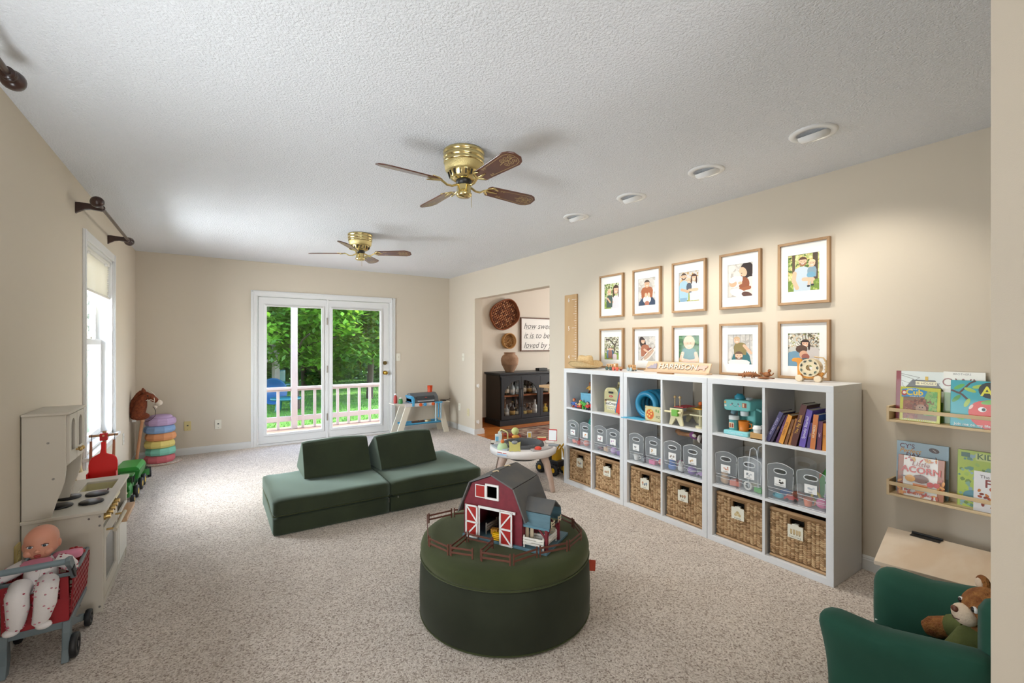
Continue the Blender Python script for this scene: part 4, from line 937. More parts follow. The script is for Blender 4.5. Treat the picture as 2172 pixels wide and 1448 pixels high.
# ---------------------------------------------------------------- framed family photos
OAKF = mat('b3906a', .5, noise=(14, '9f7c56', .35, .7, (1, 1, .15)), name='oak_frame'); MATB = mat('f1efea', .7, name='mat_board')
SK = 'e3b596'; SK2 = 'd8a585'
def head(p, x, y, r, hair, skin=SK, beard=None, long=False, smile=True, rot=0, bald=False):
    if long: p.ell(x, y+r*.12, r*1.08, r*1.15, hair)
    p.ell(x, y, r*.82, r, skin)
    if not bald:
        p.poly([(x+r*.9*cos(a), y+r*.2+r*.9*sin(a)) for a in (i*pi/10 for i in range(11))]+[(x-r*.6, y+r*.45), (x+r*.6, y+r*.45)], hair)
    if beard: p.poly([(x+r*.8*cos(a), y-r*.15+r*.85*sin(a)) for a in (pi+i*pi/10 for i in range(11))]+[(x+r*.45, y-r*.3), (x-r*.45, y-r*.3)], beard)
    if long: [p.ell(x+s*r*.88, y-r*.75, r*.26, r*1.15, hair) for s in (-1, 1)]
    for s in (-1, 1): p.ell(x+s*r*.32, y+r*.08, r*.1, r*.08, '3a2a22', 8)
    p.line([(x-r*.3, y-r*.42), (x, y-r*.52), (x+r*.3, y-r*.42)], r*.16, 'b5574d' if not smile else 'f2e6df')
def body(p, x, y, w, h, col): p.poly([(x-w*.5, y-h), (x+w*.5, y-h), (x+w*.55, y-h*.35), (x+w*.42, y-h*.08), (x+w*.15, y), (x-w*.15, y), (x-w*.42, y-h*.08), (x-w*.55, y-h*.35)], col)
def arm(p, pts, w, col): p.line(pts, w, col); [p.ell(a, b, w/2, w/2, col, 10) for a, b in pts]
GRN = ('6f8a3c', '8aa24c', '4f6a2e', 'a7b765', '3d5527', 'c9c98a'); AUT = ('c98a3a', 'd9a95a', '8a9a4a', 'e6d5a8', 'b5793a', '5d6a35'); PALE = ('cdc8c0', 'c2bdb5', 'd6d1c9', 'b2aca4'); BLOS = ('8a7f6a', 'd9d3c2', 'efe9da', '5d5a45', '9aa066')
PW, PH = .195, .25
def bg(p, cols, n, base, lawn=None, seed=0, r=.012):
    q = random.Random(seed); p.rect(-PW/2, -PH/2, PW/2, PH/2, base).dots(-PW/2, -PH/2, PW/2, PH/2, n, r*.4, r, cols, q)
    if lawn: p.rect(-PW/2, -PH/2, PW/2, -PH/2+PH*.3, lawn).dots(-PW/2, -PH/2, PW/2, -PH/2+PH*.3, 60, .003, .01, ('8aa046', '6f8a35', 'a9b85c'), q)
def ph0(p):
    bg(p, GRN, 260, 'cfd3b0', '7f983f', 1); body(p, .06, .0, .13, .16, 'd8d6da'); head(p, .055, .055, .038, '4a3226', long=True); arm(p, [(.01, -.06), (-.04, -.08)], .024, SK)
    body(p, -.03, .01, .075, .12, '4a5a52'); head(p, -.03, .04, .03, 'd9c19a'); arm(p, [(-.055, -.02), (-.02, -.06)], .018, SK); p.line([(-.04, .075), (-.05, .1)], .004, '8a6a4a').line([(-.03, .08), (-.025, .11)], .004, '8a6a4a')
def ph1(p):
    bg(p, PALE, 120, 'c6c3be', None, 2, .03); p.poly([(-.09, -.09), (-.02, -.02), (.03, -.02), (.095, -.09), (.095, -.125), (-.095, -.125)], '2f3f57'); body(p, .0, .045, .12, .10, '9c5a34'); head(p, .0, .07, .034, '4a3a2e', SK2); arm(p, [(-.05, .01), (-.02, -.03)], .03, '9c5a34'); arm(p, [(.05, .01), (.02, -.03)], .03, '9c5a34')
    p.ell(.0, -.07, .045, .035, 'e3d9cf').ell(-.012, -.03, .014, .022, SK).ell(.02, -.03, .014, .022, SK); p.ell(0, -.105, .026, .022, 'a86a55')
def ph2(p):
    bg(p, ('c8c4be', 'bbb7b0', 'cfae7a', 'b8965c'), 160, 'c9c5c0', 'a9a04e', 3); p.rect(-PW/2, -.02, PW/2, .0, 'c9ad86')
    body(p, -.05, .05, .085, .16, '9fc0cf'); head(p, -.05, .085, .028, '4a3a2e', SK, '6b4a36'); body(p, .05, .035, .085, .15, 'c9d0d4'); head(p, .045, .068, .026, '4a2f24', long=True); body(p, 0, .03, .045, .08, '4b5560'); head(p, -.002, .05, .02, 'd8bd98')
    arm(p, [(-.07, -.02), (-.01, -.04)], .022, SK2); arm(p, [(.075, -.03), (.0, -.03)], .022, SK); p.rect(-.085, -.125, -.02, -.09, '7fa0b8')
def ph3(p):
    bg(p, PALE, 140, 'cac6c0', None, 4, .035); p.ell(.05, .07, .05, .06, '2a1c1a').ell(.07, .02, .02, .06, '2a1c1a').ell(.022, .06, .026, .038, SK, rot=.5).ell(.012, .05, .004, .003, '3a2a22', 8).line([(.005, .035), (.014, .03)], .004, 'b5574d'); body(p, .085, .02, .09, .13, 'e6d4cb'); p.ell(.03, -.03, .04, .05, '8d4f30').ell(-.03, -.01, .055, .035, 'e9e6e2', rot=.6).ell(-.055, -.02, .03, .026, SK2).ell(-.05, .01, .036, .022, 'dcdad8', rot=.5)
    arm(p, [(.07, -.06), (.0, -.07)], .026, '9c5a36'); p.ell(-.02, -.09, .06, .03, 'dedbd8', rot=-.3).ell(.05, -.11, .04, .02, '5a3a32', rot=-.3).ell(-.0, -.02, .016, .012, SK)
def ph4(p):
    bg(p, GRN+('d9c27a', 'e9dfa2'), 420, 'b9bd7a', '6f8a38', 5); p.rect(.055, -.05, .085, .125, '4a3a2c'); p.rect(-.07, .0, -.052, .125, '5c4a35'); body(p, -.01, .04, .10, .165, 'bcc9d2'); arm(p, [(-.055, .0), (-.06, -.05), (-.04, -.1)], .026, SK); head(p, -.005, .072, .03, '5a3a28', SK, '9a6a4c')
    body(p, .05, .035, .05, .07, '7f9aa8'); p.ell(.045, -.02, .026, .02, '6fa0b8'); head(p, .05, .055, .024, 'e0c9a0'); arm(p, [(.0, -.045), (.055, -.05)], .024, SK); p.line([(.035, -.04), (.03, -.085)], .013, SK).line([(.05, -.04), (.052, -.08)], .013, SK).ell(.03, -.092, .01, .007, '2f3338').ell(.053, -.086, .01, .007, '2f3338')
def ph5(p):
    bg(p, BLOS, 420, 'c9c7b0', '8aa048', 6); p.line([(.03, -.05), (.04, .03), (-.02, .09), (-.08, .1)], .014, '4a3f33').line([(.04, .03), (.08, .1)], .01, '4a3f33')
    for x, c, hr in ((-.04, '5f7f9c', '4a3a2e'), (.0, '3f5f7c', '3a2a22'), (-.02, '9c6a5a', 'd8bd98')): body(p, x, -.02, .05, .09, c); head(p, x, -.008, .014, hr)
    body(p, .04, -.06, .05, .06, 'e0cfd0')
def ph6(p):
    bg(p, PALE, 100, 'bcb8b3', None, 7, .03); p.ell(-.05, .06, .035, .06, '2f201c', rot=.3); head(p, -.045, .075, .026, '33231f', rot=.4); body(p, -.02, .04, .09, .12, 'a8684a'); p.ell(.02, -.03, .05, .03, '8a4a3c', rot=.8); p.ell(.02, -.06, .095, .03, 'e6ded4', rot=.75).ell(.02, -.06, .075, .019, 'c9a890', rot=.75); arm(p, [(-.03, -.01), (.02, -.04)], .02, SK); p.line([(-.07, -.12), (.09, .02)], .006, '9a7a5a')
def ph7(p):
    bg(p, ('3f6a4a', '55805a', '2f5238', '6f9a6a'), 300, '4a7550', None, 8); p.rect(-PW/2, -PH/2, PW/2, -.09, 'c9a56a'); body(p, .0, .01, .125, .12, '5f8a88'); p.ell(0, .06, .052, .062, 'eec3a6'); head(p, 0, .05, .045, SK, 'eec3a6', bald=True); arm(p, [(-.06, -.04), (-.075, -.09), (-.03, -.115)], .03, 'eec3a6'); arm(p, [(.06, -.04), (.075, -.09), (.03, -.115)], .03, 'eec3a6'); p.ell(-.025, -.11, .03, .018, 'e3b596').ell(.03, -.112, .03, .018, 'e3b596')
def ph8(p):
    bg(p, PALE, 80, 'c4c1bc', None, 9, .03)
    for x in (-.05, -.03, .0, .04, .07): p.rect(x-.004, .0, x+.004, .125, 'aeaaa4')
    p.poly([(-.08, -.125), (-.05, -.04), (.02, .02), (.07, -.05), (.085, -.125)], '2f6a70'); body(p, .0, .055, .09, .10, '8a7a4a'); head(p, -.025, .075, .028, 'c9a882'); arm(p, [(.03, .03), (.08, -.03)], .022, SK); head(p, -.01, -.055, .036, '6b5240', SK, '7a5a44'); body(p, -.01, -.085, .15, .05, 'e6e2dc')
def ph9(p):
    bg(p, BLOS, 160, 'c9c7bc', '8fa650', 10); q = random.Random(4)
    for k in range(9): a = .3+k*.32; p.line([(.03, .02), (.03+.05*cos(a), .03+.045*sin(a)), (.03+.1*cos(a)*.65, .04+.085*sin(a))], .004, '5a4a3a')
    p.dots(-PW/2, .02, PW/2, PH/2, 90, .003, .007, ('efe9da', 'd9c7a8', 'c9a882'), q); body(p, .05, .02, .09, .13, 'cfc6c0'); head(p, .01, .045, .026, '3a2820', long=True); body(p, -.045, -.01, .11, .13, '6f96ac'); p.ell(-.012, .005, .036, .03, '5a4030'); p.ell(.0, -.035, .026, .03, SK2); p.ell(.012, -.05, .024, .022, '9c5a4a'); body(p, .01, -.06, .06, .06, '4a5f6a')
PHS = (ph0, ph1, ph2, ph3, ph4, ph5, ph6, ph7, ph8, ph9)
PLBL = ('mother facing a small child on grass', 'boy bent over a baby', 'couple holding a baby outdoors', 'mother cuddling a newborn', 'man in a pale shirt holding a baby under trees',
        'family sitting below blossom', 'mother rocking a cradle', 'bald baby in a teal top', 'father with a child on his shoulders', 'family huddled under a bare tree')
for k in range(10):
    col, row = k % 5, k//5
    y = 3.1325-col*.4297; fh = .418 if row == 0 else .386; z = 1.613 if row == 0 else 1.118; fw = .314
    t = thing('framed_photo', 'oak framed photo of a '+PLBL[k], 'picture frame', (XR-.001, y, z+fh/2), RW90, 'framed family photos')
    t.location.x = XR; h2, w2, rl = fh/2, fw/2, .017
    O = [(-w2, -h2), (w2, -h2), (w2, h2), (-w2, h2)]; I = [(-w2+rl, -h2+rl), (w2-rl, -h2+rl), (w2-rl, h2-rl), (-w2+rl, h2-rl)]
    for a in range(4):
        b = (a+1) % 4
        MB().prism([O[a], O[b], I[b], I[a]], .001, .028, T=face((0, 0, 0), (1, 0, 0), (0, 0, 1))).build('frame_rail', OAKF, t, bev=.0012, seg=1)
    pw, phh = PW/2, (PH if row == 0 else PH*.9)/2
    MB().ring([(-w2+.012, -h2+.012), (w2-.012, -h2+.012), (w2-.012, h2-.012), (-w2+.012, h2-.012)], [(-pw+.003, -phh+.003), (pw-.003, -phh+.003), (pw-.003, phh-.003), (-pw+.003, phh-.003)], .013, .0155, T=face((0, 0, 0), (1, 0, 0), (0, 0, 1))).build('mat_board', MATB, t)
    p = Print(.00001); PHS[k](p)
    T_ = face((0, -.0115, 0), (1, 0, 0), (0, 0, 1)) @ Matrix.Diagonal((1, phh*2/PH, 1, 1)); p.build('photo', INK, t, T_)
    MB().add([(-w2+.012, -.0165, -h2+.012), (w2-.012, -.0165, -h2+.012), (w2-.012, -.0165, h2-.012), (-w2+.012, -.0165, h2-.012)], [(0, 1, 2, 3)]).build('glass_pane', PGLASS, t)
# ---------------------------------------------------------------- growth ruler
t = thing('growth_ruler', 'tall pale wooden growth ruler board with white numbers on the wall', 'ruler', (XR, 3.735, 0), RW90)
MB().bb(-.1, -.018, .30, .1, -.001, 1.89).build('board', mat('cda878', .6, noise=(10, 'bf9868', .35, .7, (1, 1, .15)), name='ruler_wood'), t, bev=.002)
p = Print(); f = .3048
for i in range(int((1.88-.35)/(f/12))):
    z = 1.833-(i-0)*f/12
    if z < .35: break
    w = .075 if i % 12 == 0 else (.05 if i % 6 == 0 else (.038 if i % 3 == 0 else .026))
    p.rect(.097-w, z-.0018, .097, z+.0018, 'f3efe6')
for n, z in ((6, 1.833), (5, 1.525), (4, 1.215), (3, .908), (2, .6)): p.text(str(n), -.02, z-.022, .062, 'f5f1e8')
p.build('ruler_marks', INK, t, face((0, -.0186, 0), (1, 0, 0), (0, 0, 1)))
# ---------------------------------------------------------------- things on top of the shelves
STRAW = mat('e0c494', .8, noise=(70, 'cbaa76', .35, .7, (1, 1, 4)), bump=(140, .5, .003), name='straw')
t = thing('cowboy_hat', 'child size straw cowboy hat with a dark band on the shelf end', 'hat', (3.03, 3.27, ST), RW90)
n = 40; rings = [(.075, 1.18, .008), (.095, 1.2, .006), (.13, 1.22, .010), (.155, 1.2, .022), (.160, 1.2, .024)]
def hatpt(r, e, z, a, th):
    roll = max(0, (r-.085)/.075)
    return (r*e*cos(a), r*sin(a)*.88, z+roll*roll*.05*(sin(a)**2)-roll*.008*(cos(a)**2)*0+th)
vs = []
for th in (0, .004):
    for r, e, z in rings:
        for i in range(n): vs.append(hatpt(r, e, z, 2*pi*i/n, th))
fs = []
for L_ in range(2):
    for j in range(4):
        for i in range(n):
            a = L_*5*n+j*n; q = (a+i, a+(i+1) % n, a+n+(i+1) % n, a+n+i); fs.append(q if L_ else q[::-1])
fs += [(4*n+i, 4*n+(i+1) % n, 9*n+(i+1) % n, 9*n+i) for i in range(n)]
MB().add(vs, fs, 0, True).build('brim', STRAW, t)
cv = []; prof = [(.080, .010), (.079, .035), (.075, .07), (.070, .10), (.062, .114), (.046, .117), (.02, .107), (.0, .102)]
for j, (r, z) in enumerate(prof):
    for i in range(n):
        a = 2*pi*i/n; pinch = 1-.12*max(0, (z-.05)/.05)*max(0, sin(a))**2
        cv.append((r*1.18*cos(a), r*.9*sin(a)*pinch, z+(.012*cos(a)**2 if 2 < j < 6 else 0)))
MB().add(cv, [(j*n+i, j*n+(i+1) % n, (j+1)*n+(i+1) % n, (j+1)*n+i) for j in range(len(prof)-1) for i in range(n)], 0, True).build('crown', STRAW, t)
MB().tube([(.081*1.18*cos(2*pi*i/n), .081*.9*sin(2*pi*i/n), .02) for i in range(n)], .0055, 6, closed=True).build('hat_band', mat('5c4630', .7, noise=(90, 'c2a06a', .5, .6)), t)
BEECH = mat('d8ab78', .5, noise=(18, 'c8965f', .35, .7, (.3, 1, 1)), name='beech')
for x, y, rz, wc, lb, cab in ((3.02, 2.925, 0, '3a5247', 'little wooden train engine with dark green wheels', True), (3.01, 2.835, .05, 'd2573a', 'little wooden train wagon with orange red wheels', False), (3.05, 2.70, -.25, 'a9bcc0', 'little wooden train car with pale grey blue wheels', True)):
    t = thing('wooden_train', lb, 'toy', (x, y, ST), RW90+rz, 'wooden train on the shelf top')
    m = MB().bb(-.04, -.02, .012, .04, .02, .03)
    if cab: m.bb(-.036, -.018, .03, .036, .018, .055)
    else: m.bb(-.03, -.018, .03, .0, .018, .062)
    m.build('car_body', BEECH, t, bev=.004)
    if cab:
        for xx in (-.018, .016): MB().bb(xx-.008, -.0185, .036, xx+.008, -.017, .05).build('window', mat('8a6540', .7), t)
    else: MB().cyl((-.015, -.019, .05), (-.015, -.017, .05), .007, n=12).build('window', mat('f1e7d6', .6), t)
    for xx in (-.021, .021):
        for yy in (-1, 1): MB().cyl((xx, yy*.021, .016), (xx, yy*.03, .016), .017, n=16).build('wheel', mat(wc, .5), t, bev=.002, seg=1)
# name sign: slanted board with raised letters, mountain and animal shapes
t = thing('name_sign', 'pale wooden name board with raised letters, mountains and a dinosaur', 'sign', (3.12, 2.315, ST), RW90)
PWD = mat('dcbfa0', .55, noise=(12, 'd1b08c', .35, .7, (.2, 1, 1)), name='pale_birch'); T_ = TM((0, 0, .012), rx=radians(-28)); PK = mat('e4ccb6', .5)
MB(T_).bb(-.30, 0, 0, .30, .012, .085).build('board', PWD, t, bev=.002)
MB().bb(-.30, -.02, 0, .30, .05, .012).build('base', PWD, t, bev=.002)
v, f = text_mesh('HARRISON'); w = max(a for a, b in v)
m = MB(T_ @ face((-.165, -.001, .022), (1, 0, 0), (0, 0, 1)))
sc = .36/w; 
vs = [(a*sc, b*.062, 0.) for a, b in v]; n = len(vs); m.add(vs+[(a, b, .008) for a, b, _ in vs], [tuple(i+n for i in q) for q in f])
ed = {}
for q in f:
    for a, b in zip(q, q[1:]+q[:1]): ed[(a, b)] = 1
m.add(vs+[(a, b, .008) for a, b, _ in vs], [(a, b, b+n, a+n) for a, b in ed if (b, a) not in ed]); m.build('raised_letters', mat('efe2d0', .5), t)
pr = Print(); pr.text('HARRISON', .0175, 0, .062, '5f4a3a', sx=sc/.062, bold=.0022); pr.build('letter_shadow', INK, t, T_ @ face((.0, -.0012, .021), (1, 0, 0), (0, 0, 1)))  # dark print painting the shadow round the raised letters
MB(T_ @ face((-.232, -.001, .018), (1, 0, 0), (0, 0, 1))).prism([(-.05, 0), (.05, 0), (.045, .03), (.035, .05), (.027, .035), (.015, .045), (.005, .025), (-.012, .03), (-.03, .012)], 0, .008).build('mountain_shape', mat('a8a0ac', .6), t)
MB(T_ @ face((.24, -.001, .018), (1, 0, 0), (0, 0, 1))).prism([(-.04, .004), (-.03, .0), (-.022, .012), (.008, .012), (.014, 0), (.026, 0), (.024, .02), (.04, .03), (.04, .042), (.024, .046), (.012, .04), (-.008, .046), (-.03, .036), (-.042, .02)], 0, .007).build('dinosaur_shape', mat('d0b0a0', .5), t)
t = thing('wooden_plank', 'rough wooden strip lying under the name sign edge', 'plank', (2.985, 2.30, ST), RW90); MB().bb(-.075, -.012, 0, .075, .012, .007).build('strip', mat('a87a4c', .6), t, bev=.001); MB().bb(-.07, -.009, .007, .07, .009, .009).build('groove', mat('8a5f38', .6), t)
# carved dark wooden figures
WN = mat('9c5f2c', .45, noise=(30, '6f3f1c', .35, .7), name='carved_wood')
for x, y, rz, s, lb in ((3.10, 1.695, .2, 1.0, 'carved brown wooden crocodile on the shelf top'), (3.15, 1.60, -.3, .85, 'carved brown wooden bird on a branch on the shelf top'), (3.06, 1.575, .1, .7, 'small carved wooden leaf shape in front of the carved bird')):
    t = thing('carved_figure', lb, 'figurine', (x, y, ST), RW90+rz, 'carved figures')
    if s == 1.0:
        MB().tube([(-.07, 0, .018), (-.04, 0, .02), (0, 0, .024), (.04, 0, .022), (.07, .01, .014)], [.008, .012, .018, .015, .005], 10).build('body', WN, t)
        for i in range(6): MB().lathe([(.007, 0), (.001, .012)], 5, o=(-.03+i*.014, 0, .034)).build('scale', WN, t)
        for xx in (-.03, .03):
            for yy in (-.02, .02): MB().tube([(xx, yy*.5, .018), (xx, yy, .014), (xx-.006, yy*1.2, .003)], .0055, 6).build('leg', WN, t)
    elif s == .85:
        MB().bb(-.05, -.012, 0, .055, .012, .008).build('base', WN, t, bev=.003); MB().sph((0, 0, .026), (.03, .018, .018)).build('body', WN, t); MB().sph((.022, 0, .052), (.012, .011, .012), 10, 7).build('head', WN, t)
        MB().tube([(-.02, 0, .028), (-.05, 0, .034), (-.06, 0, .028)], [.01, .008, .003], 6).build('tail', WN, t); MB().tube([(.03, 0, .02), (.05, 0, .03), (.055, 0, .04)], .004, 5).build('branch', WN, t)
    else:
        MB().sph((0, 0, .007), (.04, .016, .007), 16, 6).build('leaf', WN, t); MB().tube([(-.04, 0, .006), (0, 0, .0145), (.045, 0, .008)], .002, 5).build('vein', WN, t)
# wooden push dinosaur with a bead wheel
YW = mat('eba23a', .45, noise=(14, 'dd9130', .35, .7), name='yellow_stained_wood')
t = thing('wooden_push_dinosaur', 'yellow wooden dinosaur push toy with bead wheels on the shelf top', 'toy', (3.09, 1.315, ST), RW90+.12)
nk = [(-.06, .03), (-.035, .03), (-.036, .1), (-.032, .122), (-.036, .14), (-.056, .148), (-.082, .146), (-.094, .136), (-.09, .124), (-.07, .122), (-.062, .116)]
MB().prism(nk, -.01, .008, T=face((0, 0, 0), (1, 0, 0), (0, 0, 1))).build('neck', YW, t, bev=.004)
MB().bb(-.06, -.02, .022, .07, .02, .034).build('chassis', YW, t, bev=.003); MB().prism([(.03, .03), (.07, .03), (.082, .055), (.072, .062), (.055, .05), (.03, .07)], -.012, .012, T=face((0, 0, 0), (1, 0, 0), (0, 0, 1))).build('tail', YW, t, bev=.003)
for s in (-1, 1):
    wm = MB().ring(circ(.012, .088, .056, 28), circ(.012, .088, .018, 28), -s*.03-.004, -s*.03+.004, T=face((0, 0, 0), (1, 0, 0), (0, 0, 1)))
    o = wm.build('bead_wheel', mat('ead9b4', .5), t)
    if s < 0:
        p = Print(); q = random.Random(9)
        for k in range(9):
            a = k*.7; x, z = .012+.038*cos(a), .088+.038*sin(a)
            for d in range(5): b = a+(d-2)*.5; p.line([(x, z), (x+.013*cos(b), z+.013*sin(b))], .003, ('3c4a44', '2f3b38', '55665a')[k % 3])
        p.build('leaf_print', INK, o, face((0, -.0346, 0), (1, 0, 0), (0, 0, 1)))
for k in range(7): a = k*2*pi/7; MB().cyl((.012+.03*cos(a), -.03, .088+.03*sin(a)), (.012+.03*cos(a), .03, .088+.03*sin(a)), .003, n=6).sph((.012+.03*cos(a), -.012+.006*(k % 4), .088+.03*sin(a)), .009, 8, 6).build('bead_rod', mat(('d2573a', '5f86b5', 'e9c04a', '8fae6a', 'd8b991', '9c5a7a', 'f0e6d2')[k], .4), t)
MB().tube([(.03, .03, .15), (.07, .03, .15), (.085, .03, .13), (.09, .03, .07), (.07, .03, .04)], .004, 6).tube([(.03, -.0, .155), (.078, 0, .15), (.092, 0, .12), (.09, 0, .06)], .004, 6).build('ladder_rail', mat('d9b98a', .5), t)
for i in range(5): MB().cyl((.085, 0, .06+i*.018), (.085, .03, .06+i*.018), .003, n=6).build('rung', mat('d9b98a', .5), t)
for x in (-.045, .055):
    for y in (-.026, .026): MB().cyl((x, y-.006, .021), (x, y+.006, .021), .021, n=20).build('wheel', mat('ecd9bb', .5), t, bev=.003, seg=1)
# ---------------------------------------------------------------- book ledges by the near wall
PINE = mat('e3cda6', .5, noise=(10, 'd8bc90', .35, .7, (.2, 1, 1)), name='pine')
LY0, LY1 = .945, .24
for k, z in enumerate((.915, .505)):
    t = thing('book_ledge', ('upper pine book ledge on the wall beside the shelf units', 'lower pine book ledge on the wall beside the shelf units')[k], 'wall shelf', (XR, LY0, z), RW90, 'pine book ledges')
    L_ = LY0-LY1
    MB().bb(.012, -.11, 0, L_-.012, -.001, .012).build('ledge_bottom', PINE, t, bev=.001, seg=1)
    for x in (0, L_-.012): MB().bb(x, -.11, 0, x+.012, -.001, .086).build('end_cap', PINE, t, bev=.001, seg=1)
    MB().bb(.012, -.11, .058, L_-.012, -.101, .077).build('front_rail', PINE, t, bev=.001, seg=1)
    MB().bb(.012, -.008, .012, L_-.012, -.001, .06).build('back_rail', PINE, t)
def ledge_book(label, k, y0, w, h, off, lean, cover, draw, spine=None, th=.012, dz=0, roll=0):
    z = (.915, .505)[k]+.0125+dz
    t = thing('picture_book', label, 'book', (XR-off, y0, z), RW90, 'picture books on the ledges')
    T_ = TM((0, 0, .0), rx=-lean, ry=roll); zt = 0
    MB(T_).bb(.002, .002, .002, w-.002, th-.002, h-.002).build('pages', mat('f0ece0', .8), t)
    cm = mat(cover, .35); MB(T_).bb(0, 0, 0, w, .0018, h).bb(0, th-.0018, 0, w, th, h).build('cover', cm, t)
    MB(T_).bb(-.002, 0, 0, .003, th, h).build('spine', mat(spine or cover, .35), t)
    p = Print(.00008); draw(p, w, h); p.build('cover_print', INKC, t, T_ @ face((0, -.0005, 0), (1, 0, 0), (0, 0, 1)))
    return t
def twig(p, pts, w, col, q, leafc, n=6):
    p.line(pts, w, col)
    for k in range(n): a, b = q.choice(pts); p.ell(a+q.uniform(-.02, .02), b+q.uniform(-.02, .02), .011, .005, q.choice(leafc), 8, q.uniform(0, 3))
def d_house(p, w, h):
    q = random.Random(1); p.rect(0, 0, w, h, 'dfe6e2'); p.rect(0, 0, .02, h, '8c2f36')
    for k in range(7): x = q.uniform(.03, w-.01); y = q.uniform(h*.45, h*.8); p.line([(x, y), (min(w, max(.02, x+q.uniform(-.04, .04))), y+.025), (min(w, max(.02, x+q.uniform(-.07, .07))), y+.045)], .0016, '5a5348')
    p.poly([(.03, h*.62), (w*.35, h*.83), (w*.8, h*.83), (w-.005, h*.62)], '55524f').rect(.04, 0, w-.012, h*.62, 'd8dcd2').poly(rrect(w*.40, h*.72, w*.84, h*.80, .004), 'eee3b8').text('THE HOUSE OF', w*.62, h*.74, .0165, '4a443a'); p.rect(w*.9, .0, w, h*.4, '6f9a4a').line([(w*.9, 0), (w*.93, h*.35)], .004, '4a7030').rect(w*.6, h*.82, w*.66, h*.9, 'd8b23a')
    p.rect(w*.86, h*.15, w*.9, h*.5, '3f5a35')
def d_cub(p, w, h):
    q = random.Random(2); p.rect(0, 0, w, h, 'c9c93a').rect(.012, .012, w-.012, h-.02, '8a6a4a').dots(.012, .012, w*.45, h*.6, 60, .006, .014, ('9a5a3c', '8a4a32', 'a86a48'), q).dots(w*.6, h*.2, w-.012, h-.02, 80, .005, .014, ('6fae5a', '8ac06a', '9ab86a'), q)
    p.ell(w*.52, h*.42, .034, .036, '7a4a34').dots(w*.35, h*.35, w*.72, h*.68, 60, .003, .008, ('a8694a', '8a4a2e', '6a3a28'), q).ell(w*.53, h*.38, .022, .024, 'b5947f').ell(w*.53, h*.30, .014, .012, '9c8478').ell(w*.5, h*.42, .003, .003, '221a18', 8).ell(w*.57, h*.42, .003, .003, '221a18', 8)
    p.poly([(.004, h*.7), (w*.62, h*.74), (w*.68, h*.9), (.06, h-.004), (.006, h*.93)], '2f8fc9').ell(.016, h*.82, .013, .016, 'b5423c').ell(.016, h*.83, .007, .008, 'f2e9da')
    p.text('Cub', w*.36, h*.77, .043, 'f2d33a', bold=.0012); p.text('CURIOUS', w*.3, h*.92, .010, 'ffffff').text('animals at home', w*.42, h*.715, .009, 'ffffff')
    for k in range(18): p.rect(.012+k*(w-.024)/18, .006, .012+k*(w-.024)/18+.004, .009, 'ffffff')
def d_owl(p, w, h): p.rect(0, 0, w, h, 'e9e6da').text('BROTHERS', w*.45, h*.94, .014, '6a665c').text('OWL', w*.42, h*.72, .062, '8a4a3a').rect(0, 0, w, h*.6, '8fae6a')
def d_apple(p, w, h):
    q = random.Random(3); p.rect(0, 0, w, h, '2fa8b5'); p.line([(0, h*.78), (.04, h*.7), (.06, h*.6)], .009, '4a2f24').line([(.03, h*.72), (.07, h*.95), (.09, h)], .008, '4a2f24')
    for x, y, r in ((.03, h*.86, .6), (.07, h*.8, -.4), (.06, h*.52, 1.2), (.03, h*.2, -.5), (.02, h*.6, .9), (.10, h*.88, .3)): p.ell(x, y, .024, .009, q.choice(('5fb04a', '4a9a3a', 'a8c84a')), 12, r)
    p.poly(rrect(.10, h*.64, w-.004, h*.98, .04), '1d2422').text("Hello! My name is", .105+.055, h*.88, .017, 'ffffff', 'l', bold=.0004).text('APPLE', .108, h*.69, .068, 'e8e23a', 'l', bold=.0012)
    p.ell(.155, h*.3, .088, .075, 'd8382a', 24).ell(.12, h*.33, .055, .06, 'de4030', 20).ell(.19, h*.33, .055, .06, 'de4030', 20).ell(.15, h*.57, .042, .012, '6fb84a', 12, .2).ell(.19, h*.585, .04, .011, '5aa83c', 12, -.15).ell(.075, h*.44, .006, .014, 'f6cfc4', 10, -.5)
    for x in (.115, .17): p.ell(x, h*.4, .015, .012, 'ffffff').ell(x+.005, h*.4, .007, .008, '1a1a1a')
    p.text('Join me on my life-cycle adventure', .012, h*.03, .018, 'e9f5f2', 'l', bold=.0003)
def d_cy(p, w, h):
    p.rect(0, 0, w, h, 'a9c6d6').text("CY'S", .012, h*.875, .034, '5a2340', 'l', bold=.0006).text('Perfect', .012, h*.79, .032, 'd99a2a', 'l', shear=.3, bold=.0005).text('DAY', .042, h*.715, .030, '5a2340', 'l', bold=.0006)
    p.ell(w*.73, h*.89, .022, .013, '4a2f24', 14, -.2).line([(w*.7, h*.91), (w*.77, h*.87)], .002, 'f0ece2').poly([(w*.76, h*.78), (w*.88, h*.62), (w*.86, h*.45), (w*.76, h*.45)], '5c3a2c').poly([(w*.8, h*.45), (w*.84, h*.66), (w*.92, h*.7), (w*.9, h*.45)], '8c2f3c').rect(0, 0, w, h*.4, '7f9aa8').rect(w*.55, h*.4, w*.8, h*.48, 'd8b23a')
